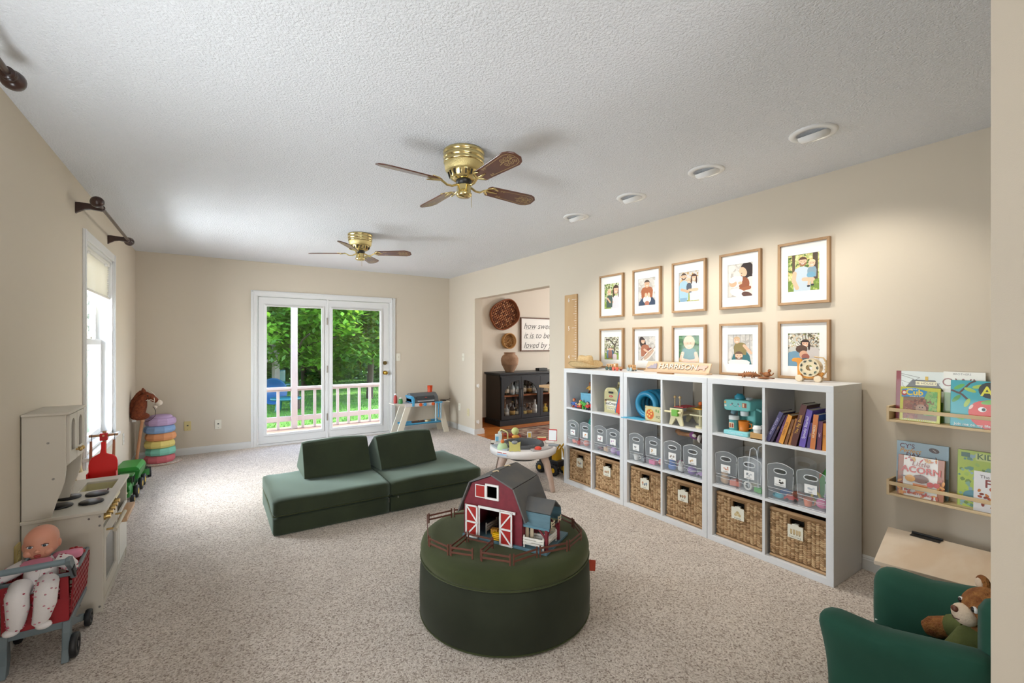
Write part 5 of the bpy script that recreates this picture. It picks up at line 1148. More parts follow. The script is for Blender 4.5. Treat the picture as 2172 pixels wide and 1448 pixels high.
def d_acorn(p, w, h):
    q = random.Random(5); p.rect(0, 0, w, h, 'f0ece6').rect(0, 0, .022, h, 'a8602f').rect(w-.026, 0, w, h, 'a8602f')
    for k in range(38): p.ell(q.uniform(.03, w-.03), q.choice((q.uniform(.005, h*.3), q.uniform(h*.9, h-.006))), q.uniform(.005, .012), .004, q.choice(('c9482f', 'd8792f', 'e0a83a', '9c3a2a')), 8, q.uniform(0, 3))
    for k in range(12): p.ell(q.choice((q.uniform(0, .03), q.uniform(w-.03, w))), q.uniform(.01, h*.5), .013, .006, q.choice(('d87a2f', 'e39a3a', 'b5502a')), 8, q.uniform(0, 3))
    p.text('Little', w*.5, h*.77, .036, 'a8554a', shear=.15).text('ACORN', w*.5, h*.6, .046, 'd2452f', bold=.0012)
    p.poly([(w*.5+.03*cos(a), h*.33+.05*sin(a)) for a in (pi+i*pi/12 for i in range(13))], 'd9833a').ell(w*.5, h*.46, .034, .022, '7a4a2a').line([(w*.5, h*.52), (w*.5, h*.57)], .004, '5a3a22').line([(w*.08, h*.48), (w*.4, h*.46)], .005, '6b4a30').ell(w*.28, h*.44, .022, .018, 'e0a02f').ell(w*.72, h*.36, .014, .014, 'c9423a').ell(w*.85, h*.37, .013, .013, 'c9423a')
    p.rect(.03, .035, w-.03, .05, 'b8cfc4').text('a seed story', w*.5, .037, .012, 'c96a4a').text('FOREST FRIENDS', w*.5, .012, .014, 'c23a30', bold=.0004)
def d_spy(p, w, h):
    q = random.Random(6); p.rect(0, 0, w, h, 'b9cf62').dots(0, 0, w, h, 130, .004, .013, ('8fb8a0', '6f9a8a', 'a9c86a', '7f9a5a', '9ab8c0'), q).poly(rrect(w*.32, h*.84, w*.78, h*.97, .006), 'cfdc8a').text('KIDS', w*.55, h*.87, .038, '5f7a55', bold=.0009).rect(w*.06, h*.88, w*.22, h*.96, '5f7f72')
    p.ell(w*.86, h*.68, .052, .06, '4a5558', 20).text('I Spy', w*.62, h*.66, .032, 'ffffff', 'l', bold=.0008).text('JOHN', w*.3, h*.38, .046, '4a78a8', 'l', bold=.0006).ell(w*.3, h*.2, .04, .03, '6fa0b0').ell(w*.55, h*.12, .03, .024, 'd8c96a')
def d_fall(p, w, h):
    q = random.Random(7); p.rect(0, 0, w, h, 'e9e9ec').text('The Very Best', .02, h*.84, .022, '4a4440', 'l').text('FALL', .04, h*.62, .055, '8c3a34', 'l', bold=.001)
    for k in range(16): p.ell(q.uniform(.01, w-.01), q.uniform(.01, h*.6), .009, .006, q.choice(('b5502f', 'c9762f', '8a3a2a')), 7, q.uniform(0, 3))
ledge_book('white picture book with a dark house and red spine on the upper ledge', 0, .925, .205, .27, .030, .055, 'dfe6e2', d_house, '8c2f36')
ledge_book('lime square book with a young ape on the upper ledge', 0, .895, .165, .185, .075, .10, 'c9c93a', d_cub)
ledge_book('cream book with brown lettering behind the apple book', 0, .725, .155, .275, .030, .03, 'e9e6da', d_owl)
ledge_book('turquoise book with a smiling red apple on the upper ledge', 0, .688, .25, .235, .078, .08, '2fa8b5', d_apple, '1f8a96')
ledge_book('pale blue book with purple and gold title on the lower ledge', 1, .922, .215, .285, .034, .06, 'a9c6d6', d_cy, 'c9dbe4')
ledge_book('white book with autumn leaves and a red title on the lower ledge', 1, .905, .19, .215, .078, .12, 'a8602f', d_acorn, 'a8602f', th=.02)
ledge_book('light green search and find book on the lower ledge', 1, .668, .2, .285, .046, .05, 'b9cf62', d_spy, '8aa83a')
ledge_book('white book with brown leaves at the near end of the lower ledge', 1, .60, .19, .195, .088, .07, 'e9e9ec', d_fall)
# ---------------------------------------------------------------- small desk with a lid hinge
DW = mat('e8d6c0', .5, noise=(2.2, 'dcc4a8', .4, .62, (1, 3, 1)), name='maple_ply'); DL = mat('cdb394', .55)
t = thing('kids_desk', 'small pale plywood desk with a black lid hinge below the ledges', 'desk', (0, 0, 0))
top = [(3.046, .905), (2.515, .80), (2.62, .26), (3.10, .26)]
MB().prism(top[::-1], .342, .36).build('desktop', DW, t, bev=.002)
for x, y in ((2.57, .765), (3.01, .86), (2.66, .30), (3.05, .30)): MB().box((x, y, .171), (.042, .042, .342)).build('leg', DL, t, bev=.002, seg=1)
MB().bb(2.60, .30, .27, 3.03, .78, .335).build('apron_box', DL, t)
hg = MB().box((3.02, .745, .362), (.045, .115, .003)).build('hinge', mat('3b3a3a', .45, .6), t)
MB().cyl((3.045, .685, .366), (3.045, .805, .366), .007, n=8).build('hinge_pin', mat('1e1d1d', .4, .6), hg)
for y in (.70, .745, .79): MB().cyl((3.012, y, .3635), (3.012, y, .366), .007, n=10).build('screw', mat('55514c', .35, .8), hg)
# ---------------------------------------------------------------- curtain rods
WAL = mat('3c2219', .3, noise=(20, '2a1610', .35, .7), coat=.3, name='dark_walnut'); ROD = mat('5d4c44', .3, .7, name='bronze_rod')
for lb, ya, yb in (('dark wooden curtain rod above the window in view', 3.95, 5.16), ('dark wooden curtain rod end above the window beside the camera', .80, 2.37)):
    t = thing('curtain_rod', lb, 'curtain rod', (XL, (ya+yb)/2, 2.262 if ya > 3 else 2.33), 0, 'curtain rods'); h = (yb-ya)/2
    MB().cyl((.132, -h, 0), (.132, h, 0), .011, n=14).build('rod', ROD, t)
    for s in (-1, 1):
        pf = [(0, 0), (.017, .0), (.017, .006), (.013, .008), (.013, .014), (.018, .016), (.018, .022), (.012, .026), (.020, .034), (.027, .046), (.029, .058), (.026, .072), (.016, .084), (0, .088)]
        MB().lathe([(r*1.28, z*1.1) for r, z in pf], 18, T=TM((.132, s*(h-.004), 0), rx=-s*pi/2)).build('finial', WAL, t)
        y = s*(h-.10) if not (ya > 3 and s > 0) else h-.03
        if ya < 3 and s > 0: y = h-.32
        pr = [(0, -.055), (0, .02), (.02, .022), (.10, .018), (.115, .022), (.135, .02), (.148, .008), (.146, -.012), (.13, -.022), (.105, -.02), (.075, -.018), (.045, -.024), (.02, -.04)]
        MB().prism(pr, -.011, .011, T=face((0, y, 0), (1, 0, 0), (0, 0, 1))).build('bracket', WAL, t, bev=.003)
# ---------------------------------------------------------------- play kitchen against the left wall
KC = mat('cfc6b6', .5, name='cream_lacquer'); KC2 = mat('c8bda6', .5); OAKL = mat('d0ab85', .5, noise=(12, 'c0966c', .35, .7, (1, .2, 1))); GOLD = mat('c3a468', .28, .9, name='satin_gold'); BLK = mat('17171a', .35, name='black_burner')
KX0, KX1, KY0, KY1, KZ = XL+.004, -.463, 3.03, 3.78, .512
kt = thing('play_kitchen', 'cream wooden play kitchen with a hutch, gold knobs and black burners', 'play kitchen', (KX0, KY0, 0))
kw, kl = KX1-KX0, KY1-KY0
MB().bb(0, 0, 0, kw, .015, KZ-.015).build('side_panel', KC, kt, bev=.0015, seg=1); MB().bb(0, kl-.015, 0, kw, kl, KZ-.015).build('side_panel', KC, kt, bev=.0015, seg=1)
MB().bb(0, .015, .0, .01, kl-.015, KZ-.015).build('back_panel', KC2, kt); MB().bb(.01, .015, .03, kw-.012, kl-.015, .045).build('floor_panel', KC2, kt)
MB().bb(kw-.02, .015, 0, kw-.006, kl-.015, .035).build('plinth', KC, kt); MB().bb(.01, .40, .045, kw-.01, .415, KZ-.015).build('divider', KC2, kt)
# worktop with the sink cut out
o_ = [(-.004, -.008), (kw+.012, -.008), (kw+.012, kl+.008), (-.004, kl+.008)]; i_ = [(.115, .44), (kw-.028, .44), (kw-.028, .66), (.115, .66)]
MB().ring(o_, i_, KZ-.015, KZ).build('worktop', KC, kt, bev=.0015, seg=1)
MB().bb(.115, .44, KZ-.09, kw-.028, .66, KZ-.08).bb(.108, .433, KZ-.09, .115, .667, KZ-.012).bb(kw-.028, .433, KZ-.09, kw-.021, .667, KZ-.012).bb(.115, .433, KZ-.09, kw-.028, .44, KZ-.012).bb(.115, .66, KZ-.09, kw-.028, .667, KZ-.012).build('sink_basin', mat('d9cfa2', .4), kt)
for x, y in ((.095, .175), (.215, .175), (.098, .335), (.212, .335)):
    MB().lathe([(.047, 0), (.05, .003), (.05, .008), (.046, .011), (0, .011)], 28, o=(x, y, KZ)).build('burner', BLK, kt)
MB().bb(.25, .36, KZ+.011, .256, .38, KZ+.018).build('burner_tab', mat('5a1d20', .5), kt)
# hutch
hx, hl, hz = .152, .325, 1.015-KZ
def wave(s=1): return [(0, 0), (.10, 0), (.108, .03), (.118, .07), (.135, .12), (.146, .16), (.150, .20), (.152, .235), (.152, hz-.012), (0, hz-.012)]
for y in (0, hl-.013): MB().prism(wave(), -y-.013, -y, T=face((0, 0, KZ), (1, 0, 0), (0, 0, 1))).build('hutch_side', KC, kt, bev=.0015, seg=1)
MB().bb(0, -.008, KZ+hz-.012, hx+.014, hl+.008, KZ+hz).build('hutch_top', KC, kt, bev=.0015, seg=1); MB().bb(0, .013, KZ, .008, hl-.013, KZ+hz-.012).build('hutch_back', KC2, kt); MB().bb(.008, .013, KZ+.235, hx-.004, hl-.013, KZ+.247).build('hutch_shelf', KC2, kt)
zl, zh = KZ+.25, KZ+hz-.016
for k in range(2):
    y0 = .016+k*.148; y1 = y0+.144; cy = (y0+y1)/2
    a0, a1 = cy-.036, cy+.036; n = 8
    inn = [(a0, zl+.055), (a1, zl+.055), (a1, zh-.06)]+[(cy+.036*cos(a), zh-.06+.036*sin(a)) for a in (pi*i/n for i in range(1, n))]+[(a0, zh-.06)]
    out = [(y0, zl), (y1, zl), (y1, zh-.06)]+[(cy+.072*math.copysign(min(1, abs(cos(a))*1.42), cos(a)), zh-.06+.06*min(1, sin(a)*1.42)) for a in (pi*i/n for i in range(1, n))]+[(y0, zh-.06)]
    d = MB().ring(out, inn, hx-.002, hx+.01, T=face((0, 0, 0), (0, 1, 0), (0, 0, 1))).build('hutch_door', KC, kt)
    MB().bb(hx+.002, a0, zl+.055, hx+.004, a1, zh-.022).build('pane', GLASS, d)
    ky = y1-.02 if k == 0 else y0+.02
    MB().cyl((hx+.01, ky, zl+.045), (hx+.022, ky, zl+.045), .005, n=8).sph((hx+.028, ky, zl+.045), (.009, .011, .011), 10, 7).build('knob', GOLD, d)
MB().tube([(.045, .55, KZ), (.045, .55, KZ+.11), (.05, .55, KZ+.125), (.075, .55, KZ+.135), (.10, .55, KZ+.12), (.106, .55, KZ+.09)], .011, 10).cyl((.045, .55, KZ), (.045, .55, KZ+.012), .02, n=14).build('faucet', mat('d8c79a', .35, .3), kt)
for y in (.48, .62): MB().cyl((.05, y, KZ), (.05, y, KZ+.025), .008, n=8).tube([(.03, y, KZ+.03), (.075, y, KZ+.034)], .007, 8).build('tap_handle', GOLD, kt)
MB().bb(.0, .36, KZ+.20, .09, .74, KZ+.212).build('back_shelf', OAKL, kt, bev=.002); MB().bb(0, .335, KZ, .008, .745, KZ+.2).build('splash_panel', mat('e8e2d6', .5), kt)
# front: knob rail, oven door, cupboard door, open shelf
fx = kw-.006
MB().bb(fx-.008, .015, KZ-.085, fx+.002, .40, KZ-.018).build('knob_rail', KC, kt, bev=.001, seg=1)
for i in range(5): MB().cyl((fx+.002, .06+i*.068, KZ-.05), (fx+.010, .06+i*.068, KZ-.05), .018, n=16).cyl((fx+.010, .06+i*.068, KZ-.05), (fx+.028, .06+i*.068, KZ-.05), .014, .012, 14).build('stove_knob', GOLD, kt)
od = MB().ring([(.02, .06), (.395, .06), (.395, KZ-.095), (.02, KZ-.095)], [(.07, .12), (.345, .12), (.345, KZ-.165), (.07, KZ-.165)], fx-.004, fx+.008, T=face((0, 0, 0), (0, 1, 0), (0, 0, 1))).build('oven_door', KC, kt)
MB().bb(fx-.002, .07, .12, fx+.001, .345, KZ-.165).build('window', mat('8a8a86', .15, trans=.3), od)
MB().cyl((fx+.045, .05, KZ-.125), (fx+.045, .365, KZ-.125), .0095, n=10).build('handle', KC2, od)
for y in (.08, .335): MB().cyl((fx+.008, y, KZ-.125), (fx+.045, y, KZ-.125), .0055, n=8).build('handle_post', GOLD, od)
cdr = MB().bb(fx-.004, .42, .06, fx+.008, kl-.018, KZ-.16).build('cupboard_door', mat('e8e3d8', .5), kt, bev=.002); MB().bb(fx+.008, .405, KZ-.20, fx+.05, kl-.02, KZ-.175).build('towel_rail', OAKL, cdr, bev=.003)
MB().bb(fx-.004, .44, .08, fx+.0085, .46, .3).build('door_strip', KC2, cdr)
for x, z in ((.06, KZ-.03), (.235, KZ-.035), (kw-.012, KZ-.03), (kw-.012, KZ-.075), (.185, .20), (.2, .06), (kw-.012, .03), (.09, KZ+.36), (.108, KZ+.185)): MB().cyl((x, -.0035, z), (x, .002, z), .005, n=10).build('screw_cap', mat('8f8b84', .35, .7), kt)
# ---------------------------------------------------------------- toy shopping cart
GR = mat('6f7b7f', .45, name='grey_plastic'); RD = mat('9c2129', .4, name='red_plastic'); TIRE = mat('1b1b1d', .5)
sc_ = thing('toy_shopping_cart', 'red and grey toy shopping cart beside the play kitchen', 'toy cart', (-.612, 2.66, 0))
w0_, w1_ = -.103, .098
def lattice(mb, P, ex, ez, W, Hh, cols, rows, th, mi=0, m=.012, b=.006):
    P, ex, ez = Vector(P), Vector(ex), Vector(ez); nrm = ex.cross(ez).normalized()*th
    M = Matrix((ex, ez, nrm.normalized())).transposed().to_4x4(); M.translation = P
    for i in range(cols+1): x = i*W/cols; mb.bb(max(0, x-b), 0, 0, min(W, x+b), Hh, th, mi, M)
    for j in range(rows+1): z = j*Hh/rows; mb.bb(0, max(0, z-b), 0, W, min(Hh, z+b), th, mi, M)
# rear panel with the two leg holes
rp_ = MB(face((0, 0, .165), (1, 0, 0), (0, 0, 1)))
hz0, hz1 = .10, .19
for a, b in ((w0_, -.078), (-.008, .008), (.068, w1_)): rp_.bb(a, hz0, 0, b, hz1, .006)
rp_.bb(w0_, 0, 0, w1_, hz0, .006).bb(w0_, hz1, 0, w1_, .2, .006); rp_.build('rear_panel', RD, sc_, bev=.002, seg=1)
sp = MB(); lattice(sp, (w1_, 0, .19), (0, 1, 0), (.06, .03, 1), .29, .16, 9, 6, .006, b=.0055); sp.build('side_panel', RD, sc_)
sp = MB(); lattice(sp, (w0_, 0, .19), (0, 1, 0), (-.03, .03, 1), .29, .16, 9, 6, .006, b=.0055); sp.build('side_panel', RD, sc_)
sp = MB(); lattice(sp, (w0_+.005, .29, .2), (1, 0, 0), (0, .1, 1), .2, .15, 6, 5, .006, b=.0055); sp.build('front_panel', RD, sc_)
sp = MB(); lattice(sp, (w0_, 0, .165), (1, 0, 0), (0, 1, .06), .2, .3, 8, 12, .005, b=.004); sp.build('basket_floor', RD, sc_)
MB().tube([(w0_-.004, -.004, .366), (w1_+.006, -.004, .362), (w1_+.012, .1, .358), (w1_+.004, .31, .352), (w0_-.002, .31, .356)], .0085, 8, closed=True).build('rim', GR, sc_)
MB().tube([(w0_-.012, -.08, .447), (0, -.085, .447), (w1_+.008, -.08, .445)], .0125, 12).build('handle_bar', mat('76868c', .4), sc_)
for s, x in ((-1, w0_-.012), (1, w1_+.012)):
    MB().prism([(-.098, .452), (-.085, .462), (-.05, .455), (-.01, .41), (.012, .362), (.02, .34), (.0, .34), (-.014, .362), (-.05, .40), (-.09, .43)], x-.008, x+.008, T=face((0, 0, 0), (0, 1, 0), (0, 0, 1))).build('handle_arm', GR, sc_, bev=.003)
    MB().prism([(-.06, .40), (-.03, .41), (-.006, .365), (-.012, .35), (-.035, .37)], x+s*.008-.003, x+s*.008+.003, T=face((0, 0, 0), (0, 1, 0), (0, 0, 1))).build('handle_grip', mat('25272a', .6), sc_)
    lg = [(-.035, .0), (.005, .0), (.03, .06), (.02, .12), (.03, .165), (-.01, .165), (-.018, .12), (-.02, .05)]
    xx = w0_+.008 if s < 0 else w1_-.008
    MB().prism(lg, xx-.013, xx+.013, T=face((0, 0, 0), (0, 1, 0), (0, 0, 1))).build('rear_leg', GR, sc_, bev=.004)
    MB().prism([(0, .13), (.31, .15), (.31, .17), (0, .165)], xx-.01, xx+.01, T=face((0, 0, 0), (0, 1, 0), (0, 0, 1))).build('side_rail', GR, sc_, bev=.003)
    MB().prism([(.02, .165), (.06, .15), (.15, .10), (.27, .06), (.285, .035), (.26, .03), (.14, .08), (.03, .12)], xx-.011, xx+.011, T=face((0, 0, 0), (0, 1, 0), (0, 0, 1))).build('front_leg', GR, sc_, bev=.003)
    for y, r in ((.005, .05), (.262, .038)):
        x0_ = xx+s*.016; wh = MB().lathe([(r*.55, -.011), (r*.92, -.011), (r, -.006), (r, .006), (r*.92, .011), (r*.55, .011), (r*.5, .004), (0, .004)], 22, T=TM((x0_+s*.008, y, r), ry=pi/2*s)).build('wheel', TIRE, sc_)
        MB().cyl((x0_+s*.014, y, r), (x0_+s*.020, y, r), r*.25, n=12).build('hub_cap', mat('34363a', .35), wh)
MB().bb(w0_, -.004, .135, w1_, .012, .165).build('cross_bar', GR, sc_, bev=.004)
# doll sitting in the cart, legs through the rear panel
SKN = mat('d7967c', .45, noise=(7, 'd08a72', .4, .65), spec=.4, name='doll_vinyl'); ONE = mat('ece5e2', .85, bump=(60, .3, .004), name='white_jersey'); PNK = mat('dd8ba0', .8); 
dl = thing('baby_doll', 'bald baby doll in a dotted white sleepsuit sitting in the cart', 'doll', (-.612, 2.70, .30))
def headfn(u, p):
    p = Vector(p); z = p.z/.06
    cheek = math.exp(-((z+.35)/.35)**2)*.04; p.x *= 1+cheek; p.y *= 1+.03*cheek
    if z < -.5: p.x *= 1-.22*(-.5-z)/.5; p.y *= 1-.12*(-.5-z)/.5
    return p
HX, HZ = .002, .197
MB().pillow((HX, .014, HZ+.004), (.104, .124, .138), .0515, 12, fn=headfn).build('head', SKN, dl)
MB().sph((HX, -.052, HZ-.012), (.008, .009, .007), 10, 7).sph((HX-.006, -.05, HZ-.014), .005, 8, 5).sph((HX+.006, -.05, HZ-.014), .005, 8, 5).build('nose', SKN, dl)
MB().sph((HX, -.046, HZ-.031), (.012, .006, .0045), 12, 6).sph((HX, -.044, HZ-.037), (.010, .006, .0045), 12, 6).build('mouth', mat('a8423c', .4), dl)
for s in (-1, 1):
    e = MB().sph((HX+s*.022, -.0435, HZ+.008), (.0105, .0055, .0062), 12, 7).build('eye', mat('dfe3e6', .2), dl); MB().sph((HX+s*.0215, -.0478, HZ+.008), (.0055, .0025, .0055), 10, 6).build('iris', mat('33424c', .15), e)
    MB().tube([(HX+s*.011, -.047, HZ+.011), (HX+s*.022, -.049, HZ+.016), (HX+s*.034, -.044, HZ+.011)], .0016, 5).build('eyelid', mat('8a5544', .6), dl)
    MB().sph((HX+s*.054, .015, HZ-.008), (.007, .013, .017), 10, 7).build('ear', SKN, dl)
    MB().sph((HX+s*.030, -.034, HZ-.022), (.016, .012, .014), 10, 7).build('cheek', SKN, dl)
def dotted(name, spine, rad, m, parent, dots, seed, flat=1.0):
    mb = MB().tube(spine, rad, 14, flat=flat); o = mb.build(name, m, parent); q = random.Random(seed); d = MB()
    vs = [Vector(v) for v in mb.v]; ns = 14; k = 0
    for _ in range(dots*6):
        i = q.randrange(len(spine)-1); j = q.randrange(ns); a, b = vs[i*ns+j], vs[(i+1)*ns+j]; p = a.lerp(b, q.random()); c = Vector(spine[i]).lerp(Vector(spine[i+1]), .5); n = (p-c).normalized()
        if n.y > .55: continue
        d.sph(tuple(p+n*.0004), (.0042, .0042, .003), 6, 4, mi=q.randrange(2)); k += 1
        if k >= dots: break
    d.build('print_dots', [mat('b5485c', .8), mat('c98a96', .8)], o, kind='stuff'); return o
dotted('torso', [(0, .01, .0), (0, .012, .05), (0, .012, .10), (0, .012, .128), (0, .012, .14)], [.058, .068, .062, .045, .02], ONE, dl, 60, 1, .8)
for s in (-1, 1):
    dotted('sleeve', [(s*.045, .01, .118), (s*.08, .01, .10), (s*.098 if s > 0 else s*.115, .0, .082), (s*.10 if s > 0 else s*.135, .02 if s > 0 else -.02, .066)], [.026, .027, .023, .016], ONE, dl, 22, 3+s)
    MB().tube([(s*.10, .02, .066), (s*.095, .04, .07), (s*.09, .055, .072)] if s > 0 else [(s*.13, -.018, .068), (s*.15, -.026, .06), (s*.165, -.03, .058)], [.014, .016, .01], 10).build('cuff', ONE if s < 0 else PNK, dl)
    lx = -.043 if s < 0 else .038
    dotted('leg', [(lx*.7, .0, .03), (lx, -.07, .055), (lx*1.05, -.094, .035), (lx*.98, -.098, -.02), (lx*.9-.008, -.096, -.07), (lx*.8-.014, -.092, -.096)], [.03, .036, .036, .035, .028, .022], ONE, dl, 46, 7+s)
    MB().sph((lx*.8-.014-(.012 if s < 0 else -.016), -.098, -.105), (.026, .022, .015), 12, 8).build('foot', ONE, dl)
MB().prism([(-.05, 0), (-.015, -.018), (0, -.008), (.015, -.018), (.05, 0), (.04, .016), (0, .02), (-.04, .016)], -.004, .004, T=TM((0, -.045, .134), rx=radians(62))).build('collar', PNK, dl, bev=.002)
MB().tube([(.02, -.046, .128), (.005, -.052, .06), (-.01, -.05, .02)], .0022, 6).build('cord', mat('f0ece8', .6), dl)
pc = MB().tube([(-.006+.018*cos(a), -.056, .002+.010*sin(a)) for a in (i*pi/8 for i in range(16))], .004, 6, closed=True).lathe([(.022, -.003), (.022, .003), (0, .003)], 16, T=TM((.002, -.066, -.004), rx=pi/2)).build('pacifier', mat('b82f35', .35), dl); MB().tube([(.006+.011*cos(a), -.072, -.018+.011*sin(a)) for a in (i*pi/7 for i in range(14))], .0035, 6, closed=True).build('pacifier_ring', mat('d9657c', .3), pc)
MB().pillow((.075, .05, .115), (.10, .05, .035), .015, 6).build('hood', PNK, dl)
# things behind the doll in the cart
t = thing('toy_raspberry', 'red knobbly toy berry in the front of the cart', 'toy', (-.545, 2.905, .30))
mb = MB(); q = random.Random(2)
for k in range(60):
    z = -1+2*(k+.5)/60; a = k*2.4; r = math.sqrt(1-z*z); mb.sph((.034*r*cos(a), .034*r*sin(a), .052+.034*z), .0085, 7, 5)
mb.build('berries', mat('a81f22', .4), t); MB().lathe([(.026, 0), (.03, .03), (0, .03)], 12).build('core', mat('8c1a1e', .5), t)
t = thing('toy_box', 'yellow and purple toy package lying in the cart behind the doll', 'toy', (-.66, 2.84, .235), .3); MB().bb(-.03, -.05, 0, .03, .05, .11).build('carton', mat('d99a2e', .5), t, bev=.003); MB().bb(-.031, -.035, .03, .031, .035, .09).build('wrapper', mat('7a5a8c', .5), t)
# ---------------------------------------------------------------- red cleaning stand behind the kitchen
cs = thing('toy_cleaning_stand', 'wooden stand with a red dustpan hanging from its crossbar', 'toy', (-.615, 4.06, 0))
PI_ = mat('b98a63', .5)
MB().cyl((0, .02, .01), (0, .02, .76), .011, n=10).build('pole', PI_, cs); MB().lathe([(.085, 0), (.085, .014), (0, .014)], 20, o=(0, .02, 0)).build('base', PI_, cs)
MB().cyl((-.075, 0, .733), (.072, 0, .733), .008, n=10).build('crossbar', PI_, cs); MB().bb(-.02, -.02, .70, .02, .016, .748).build('head_block', mat('c8161b', .4), cs, bev=.003); MB().cyl((0, -.023, .733), (0, -.018, .733), .006, n=10).build('bolt', mat('d9b08a', .4), cs)
dp = [(-.072, .445), (.074, .445), (.074, .56), (.068, .585), (.05, .603), (.03, .61), (.016, .618), (.014, .64), (.014, .695), (-.010, .695), (-.012, .64), (-.016, .618), (-.036, .608), (-.056, .595), (-.070, .57), (-.073, .545)]
MB().prism(dp, .022, .034, T=face((0, 0, 0), (1, 0, 0), (0, 0, 1))).build('dustpan', mat('df1512', .35, name='bright_red_plastic'), cs, bev=.005)
MB().bb(-.072, -.09, .44, .074, -.022, .447).bb(-.074, -.09, .44, -.070, -.022, .50).bb(.070, -.09, .44, .074, -.022, .50).build('dustpan_lip', mat('c9110f', .4), cs)
for x in (-.06, .056):
    MB().tube([(x, 0, .742), (x, -.012, .738), (x, -.012, .70)], .002, 5).build('hook', mat('4a4a4c', .4, .7), cs); MB().tube([(x-.004, -.006, .70), (x-.006, -.006, .55), (x-.008, -.006, .36)], [.007, .009, .009], 8).build('brush_handle', mat('a9694a', .5), cs)
# ---------------------------------------------------------------- green farm machines
GN = mat('1f7a24', .35, coat=.3, name='farm_green'); YL = mat('e0b81c', .4, name='farm_yellow')
def wheel(parent, x, y, r, w, hub=YL):
    o = MB().lathe([(r*.5, -w/2), (r*.93, -w/2), (r, -w*.3), (r, w*.3), (r*.93, w/2), (r*.5, w/2), (r*.4, w*.2), (0, w*.2)], 18, T=TM((x, y, r), ry=pi/2)).build('wheel', TIRE, parent)
    MB().cyl((x-w*.52, y, r), (x+w*.52, y, r), r*.48, n=14).build('hub', hub, o)
t = thing('toy_combine', 'large green toy grain wagon with yellow wheels by the left wall', 'toy tractor', (-.655, 5.32, 0), -.03)
MB().prism([(-.10, .20), (-.085, .12), (.085, .12), (.10, .20)], -.33, 0, T=face((0, 0, 0), (1, 0, 0), (0, 0, 1))).build('hopper', GN, t, bev=.006); MB().prism([(-.095, .20), (.095, .20), (.09, .215), (.07, .235), (-.07, .235), (-.09, .215)], -.33, .004, T=face((0, 0, 0), (1, 0, 0), (0, 0, 1))).build('cover', mat('2a8a2c', .4), t, bev=.004)
MB().bb(-.06, -.012, .13, .06, .002, .185).build('grille', mat('1c241c', .6), t)
for i in range(8): MB().bb(-.052+i*.0145, -.015, .135, -.047+i*.0145, -.011, .18).build('grille_bar', mat('6a7a66', .5), t)
MB().bb(-.06, .02, .06, .06, .31, .12).build('chassis', mat('1a5f1e', .5), t)
for y in (.09, .24):
    for x in (-.09, .09): wheel(t, x, y, .055, .03)
t = thing('toy_tractor', 'smaller green toy tractor parked in front of the grain wagon', 'toy tractor', (-.635, 4.93, 0), -.02)
MB().bb(-.05, .0, .06, .05, .16, .11).prism([(-.05, .11), (.05, .11), (.042, .15), (-.042, .15)], -.15, -.02, T=face((0, 0, 0), (1, 0, 0), (0, 0, 1))).build('hood', GN, t, bev=.006)
MB().bb(-.045, .15, .09, .045, .26, .13).build('seat_deck', GN, t, bev=.005)
for x in (-.043, .043):
    for y in (.16, .25): MB().cyl((x, y, .13), (x, y, .2), .004, n=6).build('cab_post', mat('1c1c1c', .5), t)
MB().bb(-.052, .15, .2, .052, .262, .212).build('cab_roof', GN, t, bev=.004); MB().bb(-.03, -.004, .07, .03, .001, .14).build('grille', mat('20241f', .6), t)
for x in (-.065, .065): wheel(t, x, .04, .035, .026); wheel(t, x, .215, .055, .034)
for x in (-.03, .03): MB().cyl((x, -.006, .10), (x, .002, .10), .008, n=8).build('headlight', mat('f0eccc', .3), t)
t = thing('toy_loader', 'dark toy loader with chunky tyres at the far end of the farm machines', 'toy tractor', (-.60, 5.85, 0), .1)
MB().bb(-.05, 0, .05, .05, .13, .09).bb(-.035, .05, .09, .035, .12, .13).build('machine_body', mat('1f3a22', .5), t, bev=.005); MB().prism([(-.02, .03), (.02, .03), (.02, .08), (0, .09)], -.06, .06, T=face((0, -.01, 0), (0, 1, 0), (0, 0, 1))).build('bucket', GN, t)
for x in (-.06, .06):
    for y in (.02, .115): wheel(t, x, y, .042, .03, mat('2b2b2d', .5))
